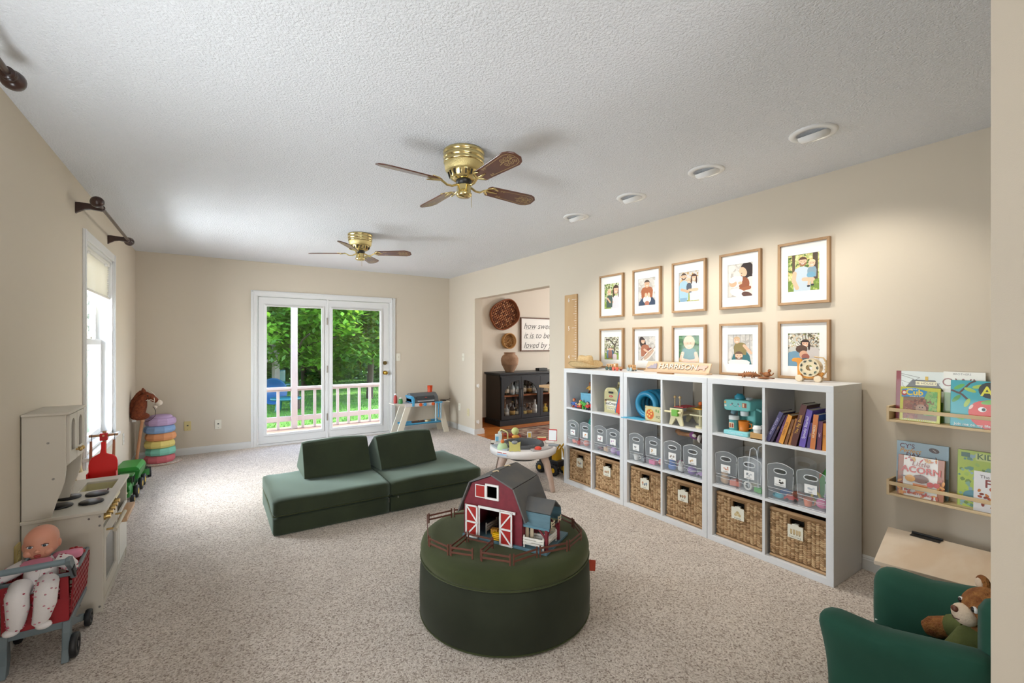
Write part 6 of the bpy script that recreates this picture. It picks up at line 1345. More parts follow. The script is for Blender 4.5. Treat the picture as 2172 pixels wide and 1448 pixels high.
# ---------------------------------------------------------------- stepping stones stacked on a round carpet disc
t = thing('round_rug', 'small round carpet disc under the stacked stepping stones', 'rug', (-.50, 6.52, 0)); MB().lathe([(.19, 0), (.2, .006), (.19, .014), (0, .014)], 36).build('pile', CARPET, t); MB().tube([(.198*cos(a), .198*sin(a), .006) for a in (i*pi/20 for i in range(40))], .005, 5, closed=True).build('edge_binding', mat('b59c8a', .9), t)
SC6 = (('cd6a72', 'rose red'), ('83c9b4', 'mint green'), ('e3d27c', 'soft yellow'), ('e09a68', 'apricot orange'), ('86a6cf', 'powder blue'), ('bfa4cb', 'lilac'))
z = .0145
for k, (hc, cn) in enumerate(SC6):
    t = thing('stepping_stone', cn+(' stepping stone at the bottom of the stack', ' stepping stone resting on the rose red one', ' stepping stone above the mint one', ' stepping stone above the yellow one', ' stepping stone above the orange one', ' domed stepping stone on top of the stack')[k], 'stepping stone', (-.505+(.006 if k % 2 else -.004), 6.51, z), .12*k-.1, 'stacked stepping stones')
    n = 10; hgt = .083; m = mat(hc, .75, bump=(220, .25, .002)); vs = []
    prof = [(.128, 0), (.140, .01), (.146, .03), (.142, .058), (.132, .074), (.118, hgt)]
    for r, zz in prof:
        for i in range(n*4):
            a = 2*pi*i/(n*4); sg = pi/n; rr = r*cos(sg)/cos(((a+sg) % (2*sg))-sg); vs.append((rr*cos(a), rr*sin(a), zz))
    N = n*4; fs = [(j*N+i, j*N+(i+1) % N, (j+1)*N+(i+1) % N, (j+1)*N+i) for j in range(5) for i in range(N)]+[tuple(range(N))[::-1], tuple(range(5*N, 6*N))]
    MB().add(vs, fs).build('stone', m, t)
    if k == 5: MB().lathe([(.108, 0), (.106, .014), (.092, .026), (.055, .034), (0, .036)], 30, o=(0, 0, hgt)).build('dome', m, t)
    else: MB().lathe([(.06, .0), (.06, .0035), (0, .0035)], 20, o=(0, 0, hgt-.0036)).build('grip_pad', m, t)
    z += hgt+.0005
# ---------------------------------------------------------------- stick horse leaning in the corner
FUR = mat('8a4524', .95, noise=(45, '6a2f17', .35, .7), bump=(130, 1, .01), name='chestnut_plush')
hs = thing('stick_horse', 'chestnut plush stick horse leaning in the corner by the stones', 'toy horse', (-.70, 6.28, 0))
MB().cyl((0, 0, 0.002), (.055, .10, .56), .013, .015, 12).build('stick', mat('b9835c', .5), hs); MB().cyl((.05, .09, .50), (.056, .105, .575), .02, .018, 12).build('ferrule', mat('c79a72', .5), hs)
hd_ = MB()
sp_ = [(.0, .10, .545), (.015, .10, .60), (.035, .10, .68), (.05, .10, .755), (.085, .10, .79), (.125, .10, .765), (.165, .10, .725), (.185, .10, .705)]
hd_.tube(sp_, [.075, .085, .078, .062, .056, .048, .038, .026], 16, flat=.75); hd_.sph((.03, .10, .56), (.085, .06, .045)); hd_.build('head', FUR, hs)
MB().sph((.192, .10, .698), (.036, .034, .034)).build('muzzle', mat('e0d3c2', .95, bump=(130, 1, .008)), hs); MB().sph((.160, .10, .655), (.022, .026, .022)).build('chin', mat('e0d3c2', .95, bump=(130, 1, .008)), hs)
for y in (.07, .13): MB().lathe([(.016, 0), (.018, .02), (.002, .05)], 8, T=TM((.062, y, .82), ry=-.2)).build('ear', FUR, hs)
MB().tube([(.045, .10, .835), (.02, .10, .80), (-.02, .10, .73), (-.045, .10, .65), (-.045, .10, .58)], [.018, .026, .028, .028, .02], 8).build('mane', mat('7a3a1c', .95, bump=(60, 1, .02)), hs)
MB().sph((.10, .052, .785), .009, 8, 6).build('eye', mat('1a1412', .2), hs)
MB().tube([(.085, .045, .735), (.13, .05, .74), (.155, .058, .725)], .004, 6).tube([(.155, .055, .76), (.16, .056, .73), (.15, .062, .69)], .004, 6).tube([(.10, .10, .848), (.15, .10, .80), (.168, .1, .765)], .004, 6).build('bridle', mat('d9cdbd', .8), hs)
MB().tube([(.15, .07, .66), (.17, .05, .61), (.165, .045, .56), (.13, .045, .52), (.08, .05, .50)], .003, 6).build('rein', mat('3a2a22', .7), hs); MB().cyl((.02, .04, .585), (.035, .04, .625), .009, n=8).build('handle_peg', mat('e0b892', .5), hs)
MB().bb(-.035, .07, .505, .0, .075, .53).build('cloth_tag', mat('e6e6e6', .7), hs)
# ---------------------------------------------------------------- modular play couch
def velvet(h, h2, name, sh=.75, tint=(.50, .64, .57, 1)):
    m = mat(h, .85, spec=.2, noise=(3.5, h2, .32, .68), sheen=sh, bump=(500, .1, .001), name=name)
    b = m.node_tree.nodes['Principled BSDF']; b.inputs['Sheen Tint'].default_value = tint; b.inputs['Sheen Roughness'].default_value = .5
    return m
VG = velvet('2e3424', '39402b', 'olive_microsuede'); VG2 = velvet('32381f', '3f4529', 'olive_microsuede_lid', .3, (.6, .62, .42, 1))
SX0, SX1, SY0, SY1 = .345, 2.015, 3.535, 4.37; SM = (SX0+SX1)/2
def soft(amp, seed):
    q = random.Random(seed); ph = [q.uniform(0, 6) for _ in range(6)]
    def fn(u, p):
        p = Vector(p); w = sin(u[0]*3+ph[0])*cos(u[1]*2.3+ph[1])*amp+sin(u[0]*6+u[1]*5+ph[2])*amp*.4
        if u[2] > .5: p.z += w
        else: p.z += w*.2
        if abs(u[1]) > .9: p.y += sin(u[0]*4+ph[3])*amp*.6
        if abs(u[0]) > .9: p.x += sin(u[1]*4+ph[4])*amp*.6
        return p
    return fn
bs = thing('couch_lower_cushion', 'firm dark olive play couch base resting on the carpet', 'couch cushion', (SM, (SY0+SY1)/2, 0))
hw_, dp_ = (SX1-SX0)/2, SY1-SY0
for s in (-1, 1):
    MB().pillow((s*hw_/2, 0, .064), (hw_-.004, dp_, .128), .016, 12, fn=soft(.0015, 5+s)).build('half', VG, bs)
MB().bb(-.014, -dp_/2-.004, .09, -.010, -dp_/2+.004, .122).build('zip_pull', mat('8f9088', .3, .8), bs); MB().bb(.06, -dp_/2-.004, .112, .066, -dp_/2+.002, .126).build('zip_pull', mat('8f9088', .3, .8), bs)
cu = thing('couch_cushion', 'softer dark olive play couch cushion folded over the base', 'couch cushion', (SM+.004, (SY0+SY1)/2-.015, .1295))
for s in (-1, 1): MB().pillow((s*hw_/2, 0, .06), (hw_+.004, dp_-.02, .12), .03, 16, fn=soft(.005, 15+s)).build('half', VG, cu)
MB().tube([(-hw_, -dp_/2+.012, .012), (-.01, -dp_/2+.012, .012)], .004, 6).tube([(.01, -dp_/2+.012, .012), (hw_, -dp_/2+.012, .012)], .004, 6).tube([(-hw_, -dp_/2+.02, .012), (-hw_, dp_/2-.03, .012)], .004, 6).build('piping', VG2, cu)
def wedge(label, x, y, rz, L):
    t = thing('wedge_pillow', label, 'couch cushion', (x, y, .257), rz, 'wedge pillows')
    prof = [(-.018, 0), (.43, 0), (.445, .012), (.44, .03), (.175, .268), (.155, .284), (.13, .288), (.108, .278), (.092, .255), (-.03, .02), (-.028, .006)]
    m = MB(); K = 14; n = len(prof)
    vs = []
    for k in range(K+1):
        u = -1+2*k/K; e = 1-.05*abs(u)**8
        for a, b in prof: vs.append((u*L/2, (a-.2)*e+.2*e-.0, b*e+(1-e)*.08+.004*sin(u*4+a*9)*(b > .03)))
    fs = [(k*n+i, k*n+(i+1) % n, (k+1)*n+(i+1) % n, (k+1)*n+i) for k in range(K) for i in range(n)]+[tuple(range(n))[::-1], tuple(range(K*n, (K+1)*n))]
    m.add(vs, fs, 0, False); m.build('foam_body', VG, t, bev=.016, seg=4)
    MB().tube([(-L*.47, -.022, .012), (0, -.024, .012), (L*.47, -.022, .012)], .0035, 6).build('piping', VG2, t)
    return t
w1 = wedge('left wedge shaped back pillow standing on the play couch', .875, 3.955, -.02, .53)
w2 = wedge('right wedge shaped back pillow standing on the play couch', 1.475, 3.905, .10, .54)
MB().bb(.262, .03, .06, .268, .09, .08).build('care_label', mat('a8482f', .7), w1)
# ---------------------------------------------------------------- round storage ottoman
OX, OY, OR, OZ = 1.272, 1.983, .436, .372
ot = thing('round_ottoman', 'round dark olive storage ottoman with a padded lid', 'ottoman', (OX, OY, 0))
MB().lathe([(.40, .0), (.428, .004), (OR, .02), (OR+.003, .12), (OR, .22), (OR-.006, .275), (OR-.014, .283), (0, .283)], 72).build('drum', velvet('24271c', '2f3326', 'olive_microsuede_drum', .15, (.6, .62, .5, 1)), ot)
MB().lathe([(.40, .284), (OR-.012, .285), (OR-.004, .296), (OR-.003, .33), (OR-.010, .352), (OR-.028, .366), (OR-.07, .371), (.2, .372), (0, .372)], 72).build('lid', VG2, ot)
for z, r in ((.287, OR-.004), (.012, OR-.002)): MB().tube([(r*cos(a), r*sin(a), z) for a in (i*2*pi/72 for i in range(72))], .004, 6, closed=True).build('piping', VG2, ot)
a = atan2(-.30, .954)-.32
tg = MB().bb(0, -.002, -.028, .034, .002, .028).build('fabric_tag', mat('b8462a', .7), ot); tg.location = (OR*cos(a), OR*sin(a), .2); tg.rotation_euler = (0, .06, a)
# ---------------------------------------------------------------- toy barn on the ottoman
AB = radians(-62); BZ = OZ+.001
BRD_ = mat('7c2430', .55, noise=(30, '6c1d29', .35, .7), name='barn_red'); DRD = mat('a3211a', .5, bump=(90, .3, .002), name='door_red'); BW_ = mat('e6e4e0', .45); RFG = mat('58595a', .6, noise=(14, '66635e', .3, .7), name='roof_grey'); BLG = mat('4c6b78', .55, noise=(16, '5a7c88', .3, .7, (1, 1, 5)), name='blue_grey_wood')
bn = thing('toy_barn', 'red toy barn with grey roof and white trimmed doors on the ottoman', 'toy barn', (1.067, 2.048, BZ), AB)
# local: x along the front, y into the barn
FW, DPB, EV, KN, AP = .33, .235, .175, .275, .325; FZ = .014
MB().bb(-.004, -.012, 0, FW+.135, DPB+.02, FZ).build('floor_board', BLG, bn, bev=.002, seg=1)
gp = [(0, FZ), (.085, FZ), (.085, .165), (.235, .165), (.235, FZ), (FW, FZ), (FW, EV), (.283, KN), (FW/2, AP), (.047, KN), (0, EV)]
# front wall with window: split into strips around the openings
fw = MB(face((0, 0, 0), (1, 0, 0), (0, 0, 1)))
def fpoly(pts): fw.prism(pts, -.008, 0)
fpoly([(0, FZ), (.085, FZ), (.085, .165), (0, .165)]); fpoly([(.235, FZ), (FW, FZ), (FW, .165), (.235, .165)])
fpoly([(0, .165), (FW, .165), (FW, EV), (.3115, .215), (.0185, .215), (0, EV)]); fpoly([(.0185, .215), (.135, .215), (.135, .275), (.047, .275)]); fpoly([(.198, .215), (.3115, .215), (.283, .275), (.198, .275)]); fpoly([(.047, .275), (.283, .275), (FW/2, AP)])
fw.build('front_wall', BRD_, bn)
bw_ = MB(face((0, DPB, 0), (1, 0, 0), (0, 0, 1))).prism([(0, FZ), (FW, FZ), (FW, EV), (.283, KN), (FW/2, AP), (.047, KN), (0, EV)], -.008, 0).build('back_wall', BRD_, bn)
MB().bb(0, .008, FZ, .008, DPB, EV).build('side_wall', BRD_, bn); MB().bb(FW-.008, .008, FZ, FW, .045, EV).bb(FW-.008, .15, FZ, FW, DPB, EV).bb(FW-.008, .045, .14, FW, .15, EV).build('side_wall', BRD_, bn)
MB().bb(.008, .03, .178, FW-.008, DPB, .186).build('loft_floor', mat('4a4442', .7), bn)
oh = .014
def slab(a, b, th=.007, y0=-.016, y1=DPB+.024):
    dx, dz = b[0]-a[0], b[1]-a[1]; l = hypot(dx, dz); nx, nz = -dz/l*th, dx/l*th
    return [(a[0], a[1]), (b[0], b[1]), (b[0]+nx, b[1]+nz), (a[0]+nx, a[1]+nz)]
for a, b in (((-.026, EV-.055), (.043, KN+.004)), ((.043, KN+.004), (FW/2, AP+.004)), ((FW/2, AP+.004), (.287, KN+.004)), ((.287, KN+.004), (FW+.022, EV-.045))):
    p = slab(a, b); MB(face((0, 0, 0), (1, 0, 0), (0, 0, 1))).prism(p if p[2][1] > p[1][1] else p, -DPB-.024, .016).build('roof_panel', RFG, bn, bev=.001, seg=1)
for y in (.05, .17): MB().tube([(FW/2-.025, y, AP+.006), (FW/2, y, AP+.0145), (FW/2+.01, y, AP+.012)], .0035, 6).build('ridge_peg', mat('cbb48f', .5), bn)
def framed_door(x0, x1, z0, z1, y, up):
    d = MB().bb(x0, y-.006, z0, x1, y, z1).build('sliding_door', DRD, bn); w = .008
    f = MB().bb(x0, y-.010, z0, x0+w, y-.006, z1).bb(x1-w, y-.010, z0, x1, y-.006, z1).bb(x0, y-.010, z0, x1, y-.006, z0+w).bb(x0, y-.010, z1-w, x1, y-.006, z1)
    zm_ = z0+(z1-z0)*.48; f.bb(x0, y-.010, zm_-w/2, x1, y-.006, zm_+w/2)
    M = face((0, y-.006, 0), (1, 0, 0), (0, 0, 1))
    for a, b in (((x0, zm_), (x1, z0)), ((x0, zm_), (x1, z1))) if up else (((x1, zm_), (x0, z0)), ((x1, zm_), (x0, z1))):
        dx, dz = b[0]-a[0], b[1]-a[1]; l = hypot(dx, dz); nx, nz = -dz/l*.0035, dx/l*.0035
        f.prism([(a[0]+nx, a[1]+nz), (a[0]-nx, a[1]-nz), (b[0]-nx, b[1]-nz), (b[0]+nx, b[1]+nz)], 0, .0035, T=M)
    f.build('door_frame', BW_, d); return d
framed_door(.020, .092, .008, .170, -.010, False); framed_door(.217, .287, .004, .168, -.010, True)
MB().bb(.092, -.014, .160, .300, -.008, .172).build('door_track', BW_, bn); MB().bb(.092, -.012, FZ, .10, -.008, .165).bb(.088, -.009, FZ, .093, 0, .165).build('door_jamb', BW_, bn)
wf = MB(face((0, 0, 0), (1, 0, 0), (0, 0, 1))).ring([(.128, .208), (.205, .208), (.205, .284), (.128, .284)], [(.138, .218), (.195, .218), (.195, .274), (.138, .274)], 0, .006).build('window_frame', BW_, bn)
ws_ = MB(face((0, 0, 0), (1, 0, 0), (0, 0, 1))); ws_.prism([(.072, .212), (.128, .212), (.128, .272), (.072, .272)], .001, .004); ws_.build('shutter', DRD, bn)
MB(face((0, -.004, 0), (1, 0, 0), (0, 0, 1))).ring([(.070, .210), (.129, .210), (.129, .274), (.070, .274)], [(.074, .214), (.125, .214), (.125, .270), (.074, .270)], 0, .002).build('shutter_frame', BW_, bn)
# lean-to porch on the right
px0, px1 = FW, FW+.125
pr_ = [(.02, .112), (.028, .175), (.088, .222), (.148, .175), (.156, .112)]
for a, b in zip(pr_, pr_[1:]):
    p = slab(a, b, .006); lower = a[1] < .12 or b[1] < .12
    M = face((0, 0, 0), (0, 1, 0), (0, 0, 1)); MB(M).prism(p, px0+(-.03 if not lower else -.004), px1+.012).build('porch_roof', BLG if lower else RFG, bn, bev=.001, seg=1)
MB().bb(px0, .012, .104, px1+.01, .018, .115).build('porch_beam', mat('5c8494', .5), bn); MB().bb(px1-.006, .02, .104, px1+.002, .156, .113).build('porch_beam', mat('3c3a38', .6), bn)
for y in (.012, .152):
    MB().box((px1-.004, y+.004, .057), (.014, .014, .10)).build('porch_post', BRD_, bn, bev=.001, seg=1)
    MB().tube([(px1-.045, y+.004, .105), (px1-.006, y+.004, .065)], .006, 4).tube([(px1-.004, y+(.04 if y < .1 else -.035), .105), (px1-.004, y+.004, .065)], .006, 4).build('brace', BRD_, bn)
MB().bb(px0+.004, .03, FZ, px0+.02, .036, .115).bb(px0+.03, .03, FZ, px0+.046, .036, .115).build('stall_slat', mat('b8a58a', .6), bn)
# hay bales and pale fences inside; each a thing of its own
def bpt(x, y, z):
    c, s = cos(AB), sin(AB); return (1.067+x*c-y*s, 2.048+x*s+y*c, BZ+z)
HAY = mat('d99a2e', .8, noise=(60, 'b8761c', .35, .7), bump=(120, .7, .003), name='hay'); HAY2 = mat('c98a28', .8, bump=(120, .7, .003))
def bale(x, y, z, rz, d, lb, m):
    t = thing('hay_bale', lb, 'toy hay bale', bpt(x, y, z), AB+rz, 'toy hay bales'); MB().box((0, 0, d[2]/2), d).build('straw', m, t, bev=.003); MB().box((d[0]*.2, 0, d[2]/2), (.0015, d[1]+.001, d[2]+.001)).box((-d[0]*.2, 0, d[2]/2), (.0015, d[1]+.001, d[2]+.001)).build('twine', mat('8f6a28', .7), t)
bale(.145, .06, FZ, .2, (.036, .028, .028), 'darker toy hay bale just inside the barn door', HAY2); bale(.185, .095, FZ+.001, -.1, (.046, .03, .034), 'toy hay bale at the bottom of the pile in the barn', HAY); bale(.185, .093, FZ+.036, .25, (.034, .026, .026), 'toy hay bale on top of the pile in the barn', HAY); bale(.20, .045, FZ, .1, (.036, .028, .036), 'pale toy hay bale by the sliding barn door', mat('dfae4a', .8, bump=(120, .7, .003)))
t = thing('toy_hay_rack', 'bright yellow toy feed rack beside the barn doorway', 'toy', bpt(.196, -.004, FZ+.001), AB+.1)
for i in range(4): MB().bb(-.02, -.012+.0*i, .004+i*.009, .02, .012, .010+i*.009).build('slat', mat('e9b40f', .4), t, bev=.002, seg=1)
for x in (-.018, .018): MB().bb(x-.002, -.013, 0, x+.002, .013, .04).build('upright', mat('d9a40c', .4), t)
def toyfence(name, label, a, b, h, m, group, z, rails=2, zig=False, post=.007, diag=False):
    a, b = Vector((*a, 0)), Vector((*b, 0)); d = b-a; L = d.length
    t = thing(name, label, 'toy fence', (a.x, a.y, z), atan2(d.y, d.x), group)
    for x in (.004, L-.004): MB().box((x, 0, h/2), (post, post*.8, h)).build('post', m, t, bev=.0008, seg=1)
    for i in range(rails): zz = h*(.36+.42*i/(max(1, rails-1))) if rails > 1 else h*.6; MB().box((L/2, -.002, zz), (L, .0035, h*.17)).build('rail', m, t, bev=.0006, seg=1)
    if diag: MB().tube([(.006, -.003, h*.36), (L-.006, -.003, h*.78)], .003, 4).build('diagonal', m, t)
    return t
FB = mat('5a2f22', .55, noise=(40, '6e4332', .35, .7, (.2, 1, 1)), name='brown_fence_plastic')
FP = [(0.9708, 2.2953), (1.1248, 2.2977), (1.2323, 2.26), (0.8643, 2.0292), (0.9052, 1.8857), (1.0419, 1.9736), (1.1175, 1.843), (0.9981, 1.7644), (0.9834, 1.7902), (1.0919, 1.6453), (1.2385, 1.648), (1.3936, 1.6184), (1.5292, 1.676), (1.5902, 1.8086), (1.5868, 1.9339)]          # fence corners on the lid
SEG = [(0, 1, 'brown toy fence piece at the back left of the ottoman'), (1, 2, 'brown toy fence piece running in behind the barn'), (0, 3, 'brown toy fence piece along the left edge of the ottoman'), (3, 4, 'brown toy fence piece at the front left of the ottoman'), (4, 5, 'brown toy fence piece closing the left side of the pen'), (5, 6, 'brown toy fence piece at the back of the pen by the barn door'),
       (6, 7, 'brown toy fence piece closing the right side of the pen'), (4, 8, 'brown toy fence piece at the front of the pen'), (7, 9, 'brown toy fence piece at the front centre of the ottoman'), (9, 10, 'brown toy fence piece front right of the barn'), (10, 11, 'brown toy fence piece before the barn porch'), (11, 12, 'brown toy fence piece turning at the right edge of the ottoman'), (12, 13, 'brown toy fence piece along the right edge of the ottoman'), (13, 14, 'brown toy fence piece behind the barn porch')]
for a, b, lb in SEG:
    A, B = Vector(FP[a]), Vector(FP[b]); d = (B-A).normalized()*.005; toyfence('toy_fence', lb, A+d, B-d, .052, FB, 'brown toy fence pieces', OZ+.001)
WF = mat('e3ded4', .5); WF2 = mat('d2c3a4', .55)
def bf(x, y): p = bpt(x, y, 0); return (p[0], p[1])
for a, b, lb, m in (((.34, -.004), (.445, .0), 'white toy gate at the front of the barn porch', WF), ((.345, .05), (.44, .07), 'white toy fence in the middle of the barn porch', WF), ((.445, .03), (.45, .135), 'white toy fence along the open end of the barn porch', WF), ((.35, .15), (.44, .165), 'cream toy fence at the back of the barn porch', WF2), ((.11, .03), (.118, .13), 'grey toy stall fence inside the barn doorway', mat('9a928a', .6)), ((.12, .14), (.22, .15), 'grey toy stall fence at the back inside the barn', mat('9a928a', .6))):
    toyfence('toy_gate', lb, bf(*a), bf(*b), .058, m, 'pale toy fences in the barn', BZ+FZ+.001, 3, post=.006, diag=True)
for y, lb in ((.03, 'small cream toy fence hung on the porch end nearest the camera'), (.11, 'small cream toy fence hung on the porch end away from the camera')):
    toyfence('toy_loft_fence', lb, bf(px1+.014, y), bf(px1+.014, y+.035), .03, WF2, 'fences on the porch loft', BZ+.114, 2, post=.005)
# ---------------------------------------------------------------- baby activity table
AX, AY = 2.51, 3.585
at_ = thing('activity_table', 'round white baby activity table on splayed legs with toys round its rim', 'activity table', (AX, AY, 0), radians(-33))
AW = mat('ece6e2', .4, name='white_abs'); 
MB().lathe([(.20, .30), (.30, .302), (.318, .315), (.325, .345), (.322, .368), (.31, .375), (.215, .375), (.20, .37)], 56, caps=False).build('tray_ring', AW, at_)
for k in range(4):
    a = k*pi/2+pi/4; c, s = cos(a), sin(a); MB().tube([(c*.26, s*.26, .31), (c*.30, s*.30, .24), (c*.345, s*.345, .11), (c*.37, s*.37, .0)], [.045, .036, .029, .026], 10, flat=.8).build('leg', mat('b79d8d', .5), at_)
SEATM = mat('4f5052', .8, name='grey_print_cloth'); 
st_ = MB().lathe([(.205, .30), (.203, .385), (.195, .402), (.165, .402), (.15, .385), (.145, .25), (0, .24)], 40, caps=False).build('seat_cloth', SEATM, at_)
lt = MB(); q = random.Random(8)
for k in range(40):
    a = k*2*pi/40; b = a+q.choice((-.25, .25, .12)); r0, z0 = .1985, .325; lt.tube([(r0*cos(a), r0*sin(a), .34), (.2*cos((a+b)/2), .2*sin((a+b)/2), .375), (.178*cos(b), .178*sin(b), .4025)], .0013, 4)
lt.build('printed_lines', mat('d5d5d3', .8), st_, kind='stuff')
def pad(name, a0, a1, col, z=.375, h=.012, r0=.225, r1=.305):
    n = 12; po = [(r1*cos(a0+(a1-a0)*i/n), r1*sin(a0+(a1-a0)*i/n)) for i in range(n+1)]+[(r0*cos(a1-(a1-a0)*i/n), r0*sin(a1-(a1-a0)*i/n)) for i in range(n+1)]; return MB().prism(po, z, z+h).build(name, mat(col, .45), at_, bev=.004)
def pol(a, r): return (r*cos(radians(a)), r*sin(radians(a)))
# angles: -90 faces the camera, 180 is to the left
pad('pad', radians(-75), radians(-25), 'b7b2b0'); pad('pad', radians(-175), radians(-120), 'a9b2b6')
x, y = pol(-62, .272); MB().sph((x, y, .392), (.034, .034, .022)).build('red_dome', mat('e0462f', .35), at_)
x, y = pol(-108, .285); bf_ = MB().prism([(-.05, -.045), (-.02, -.04), (0, -.045), (.03, -.04), (.055, -.045), (.05, .0), (.055, .045), (.03, .035), (0, .02), (-.03, .04), (-.055, .05), (-.048, 0)], -.006, .006, T=TM((x, y-.01, .42), rx=pi/2)).build('butterfly', mat('dcd27e', .5), at_, bev=.003)
MB().cyl((x, y, .37), (x, y, .45), .008, n=8).sph((x, y, .455), (.03, .03, .016)).build('bobble', mat('8f9294', .4), at_)
x, y = pol(-138, .268); MB().lathe([(.05, .375), (.048, .40), (.035, .425), (0, .435)], 20, o=(x, y, 0)).build('green_dome', mat('bcd3a4', .45), at_); MB().sph((x, y, .445), (.018, .02, .02)).build('bird', mat('e0742f', .45), at_)
x, y = pol(178, .29); bk_ = MB().box((x-.01, y, .395), (.03, .10, .012), T=None).build('flip_book', mat('6b5a50', .6), at_, bev=.002); MB().box((x-.005, y-.01, .406), (.034, .1, .006)).build('page', mat('e6ded0', .7), bk_)
x, y = pol(150, .28); MB().bb(x-.035, y-.02, .375, x+.035, y+.02, .45).bb(x-.005, y-.018, .45, x+.03, y+.018, .475).build('house_block', mat('dfe6df', .5), at_, bev=.004); MB().bb(x-.03, y-.0212, .385, x-.0, y-.02, .43).build('blue_window', mat('7fc0dc', .4), at_)
x, y = pol(140, .25); MB().tube([(x-.04, y, .375), (x-.04, y, .47), (x-.03, y, .495), (x, y, .485), (x+.03, y, .47), (x+.04, y, .46), (x+.04, y, .375)], .007, 8).build('bead_wire', mat('e6e09a', .5), at_)
x, y = pol(95, .27); MB().lathe([(.038, -.008), (.038, .008), (0, .008)], 20, T=TM((x-.05, y, .455), rx=pi/2)).build('leaf_disc', mat('d2d88f', .5), at_); MB().cyl((x-.05, y, .375), (x-.05, y, .42), .008, n=8).build('disc_post', mat('ece6da', .5), at_); MB().sph((x-.045, y-.01, .40), (.04, .02, .018)).build('giraffe', mat('dd9a3c', .5), at_)
x, y = pol(70, .27); MB().box((x-.02, y, .415), (.045, .025, .07)).build('picture_block', mat('cfd0cf', .5), at_, bev=.004); MB().box((x-.02, y-.0135, .418), (.028, .002, .045)).build('block_picture', mat('e0b84a', .5), at_)
x, y = pol(45, .275); MB().box((x, y, .39), (.09, .05, .03)).build('red_block', mat('d2402f', .45), at_, bev=.004); MB().box((x, y, .4065), (.085, .046, .004)).build('block_page', mat('e8d9a2', .6), at_)
x, y = pol(18, .28); MB().box((x, y, .383), (.09, .09, .014)).build('piano_base', mat('ede6df', .45), at_, bev=.004); sc2 = MB().box((0, 0, .06), (.012, .085, .115)).build('card_screen', mat('c8302f', .45), at_, bev=.004); sc2.location = (x+.03, y+.02, .385); sc2.rotation_euler = (0, .12, 1.25)
MB().bb(-.0078, -.038, .01, -.006, .038, .108).build('card_face', mat('eff1f3', .5), sc2)
x, y = pol(-8, .29); MB().prism([(-.05, -.03), (.04, -.04), (.06, 0), (.03, .04), (-.04, .035)], .375, .386, T=TM((x, y, 0))).build('grey_dial', mat('8f979c', .45), at_, bev=.003)
pr = Print().rect(-.06, .0, .0, .007, 'b03a34').rect(.008, .0, .05, .007, 'b03a34').rect(-.06, -.02, .05, -.006, 'a9c2dc'); a = radians(-128); pr.build('rim_sticker', INK, at_, face((.3265*cos(a), .3265*sin(a), .352), (-sin(a), cos(a), 0), (0, 0, 1)))
# yellow toy loader by the shelf end
YM = mat('e2ad1c', .4, name='machine_yellow')
tk = thing('toy_front_loader', 'yellow toy loader with big black tyres between table and shelf', 'toy truck', (2.99, 3.60, 0), .15)
MB().bb(-.06, -.02, .09, .06, .25, .15).bb(-.045, .1, .15, .045, .24, .20).build('chassis', mat('2a2a2c', .5), tk, bev=.006); MB().bb(-.04, .02, .1, .045, .09, .26).build('engine_cover', YM, tk, bev=.008)
for x in (-.075, .075):
    for y in (.02, .21):
        r = .058; o = MB().lathe([(r*.5, -.02), (r*.9, -.022), (r, -.014), (r, .014), (r*.9, .022), (r*.5, .02), (r*.4, .008), (0, .008)], 24, T=TM((x, y, r), ry=pi/2)).build('wheel', TIRE, tk)
        MB().cyl((x-.023, y, r), (x+.023, y, r), r*.42, n=16).build('hub', YM, o)
        for k in range(14): a = k*2*pi/14; MB().box((x, y+r*cos(a), r+r*sin(a)), (.03, .012, .012)).build('tread_block', TIRE, o) if r+r*sin(a) > .02 else None
for x in (-.03, .03): MB().tube([(x, .05, .24), (x, -.02, .32), (x, -.06, .28), (x, -.1, .12)], .009, 6).build('lift_arm', YM, tk)
MB().prism([(-.16, .03), (-.1, .03), (-.09, .1), (-.1, .13), (-.115, .06)], -.07, .07, T=face((0, 0, 0), (0, 1, 0), (0, 0, 1))).build('bucket', YM, tk, bev=.003)
# ---------------------------------------------------------------- toy grill in the far corner
GX, GY = 2.645, 6.50
gl_ = thing('toy_grill', 'cream toy barbecue table with a grey grill lid and blue tools', 'toy grill', (GX, GY, 0))
CRW = mat('d9d0bd', .55, name='cream_plastic'); GB = mat('4fa6cf', .45, name='sky_blue_plastic'); GD = mat('63676a', .45, name='grill_grey')
MB().bb(-.30, -.13, .425, .33, .13, .475).build('frame', mat('cfc6c2', .5), gl_, bev=.004); MB().prism([(-.46, .47), (-.30, .43), (-.30, .475), (-.46, .482)], -.12, .12, T=face((0, 0, 0), (1, 0, 0), (0, 0, 1))).build('side_shelf', CRW, gl_); MB().bb(.33, -.12, .455, .43, .12, .468).bb(.33, -.05, .42, .39, .05, .455).build('side_shelf', CRW, gl_)
for sx, xt, xb in ((-1, -.25, -.40), (1, .26, .37)):
    for y in (-.12, .12): MB().prism([(xt-.045, .43), (xt+.045, .43), (xb+.045, 0), (xb-.045, 0)], -y-.012, -y+.012, T=face((0, 0, 0), (1, 0, 0), (0, 0, 1))).build('leg', CRW, gl_, bev=.003)
MB().bb(-.33, -.11, .155, .32, .11, .165).bb(-.33, -.11, .155, .32, -.10, .18).bb(-.33, .1, .155, .32, .11, .18).build('lower_tray', GB, gl_, bev=.002)
MB().prism([(-.125, .48), (.12, .48), (.12, .58), (.06, .615), (-.02, .61), (-.10, .56)], -.19, .24, T=face((0, 0, 0), (0, 1, 0), (0, 0, 1))).build('lid', GD, gl_, bev=.012, seg=3); MB().bb(-.2, -.128, .474, .25, .12, .484).build('grill_pan', mat('26262a', .5), gl_)
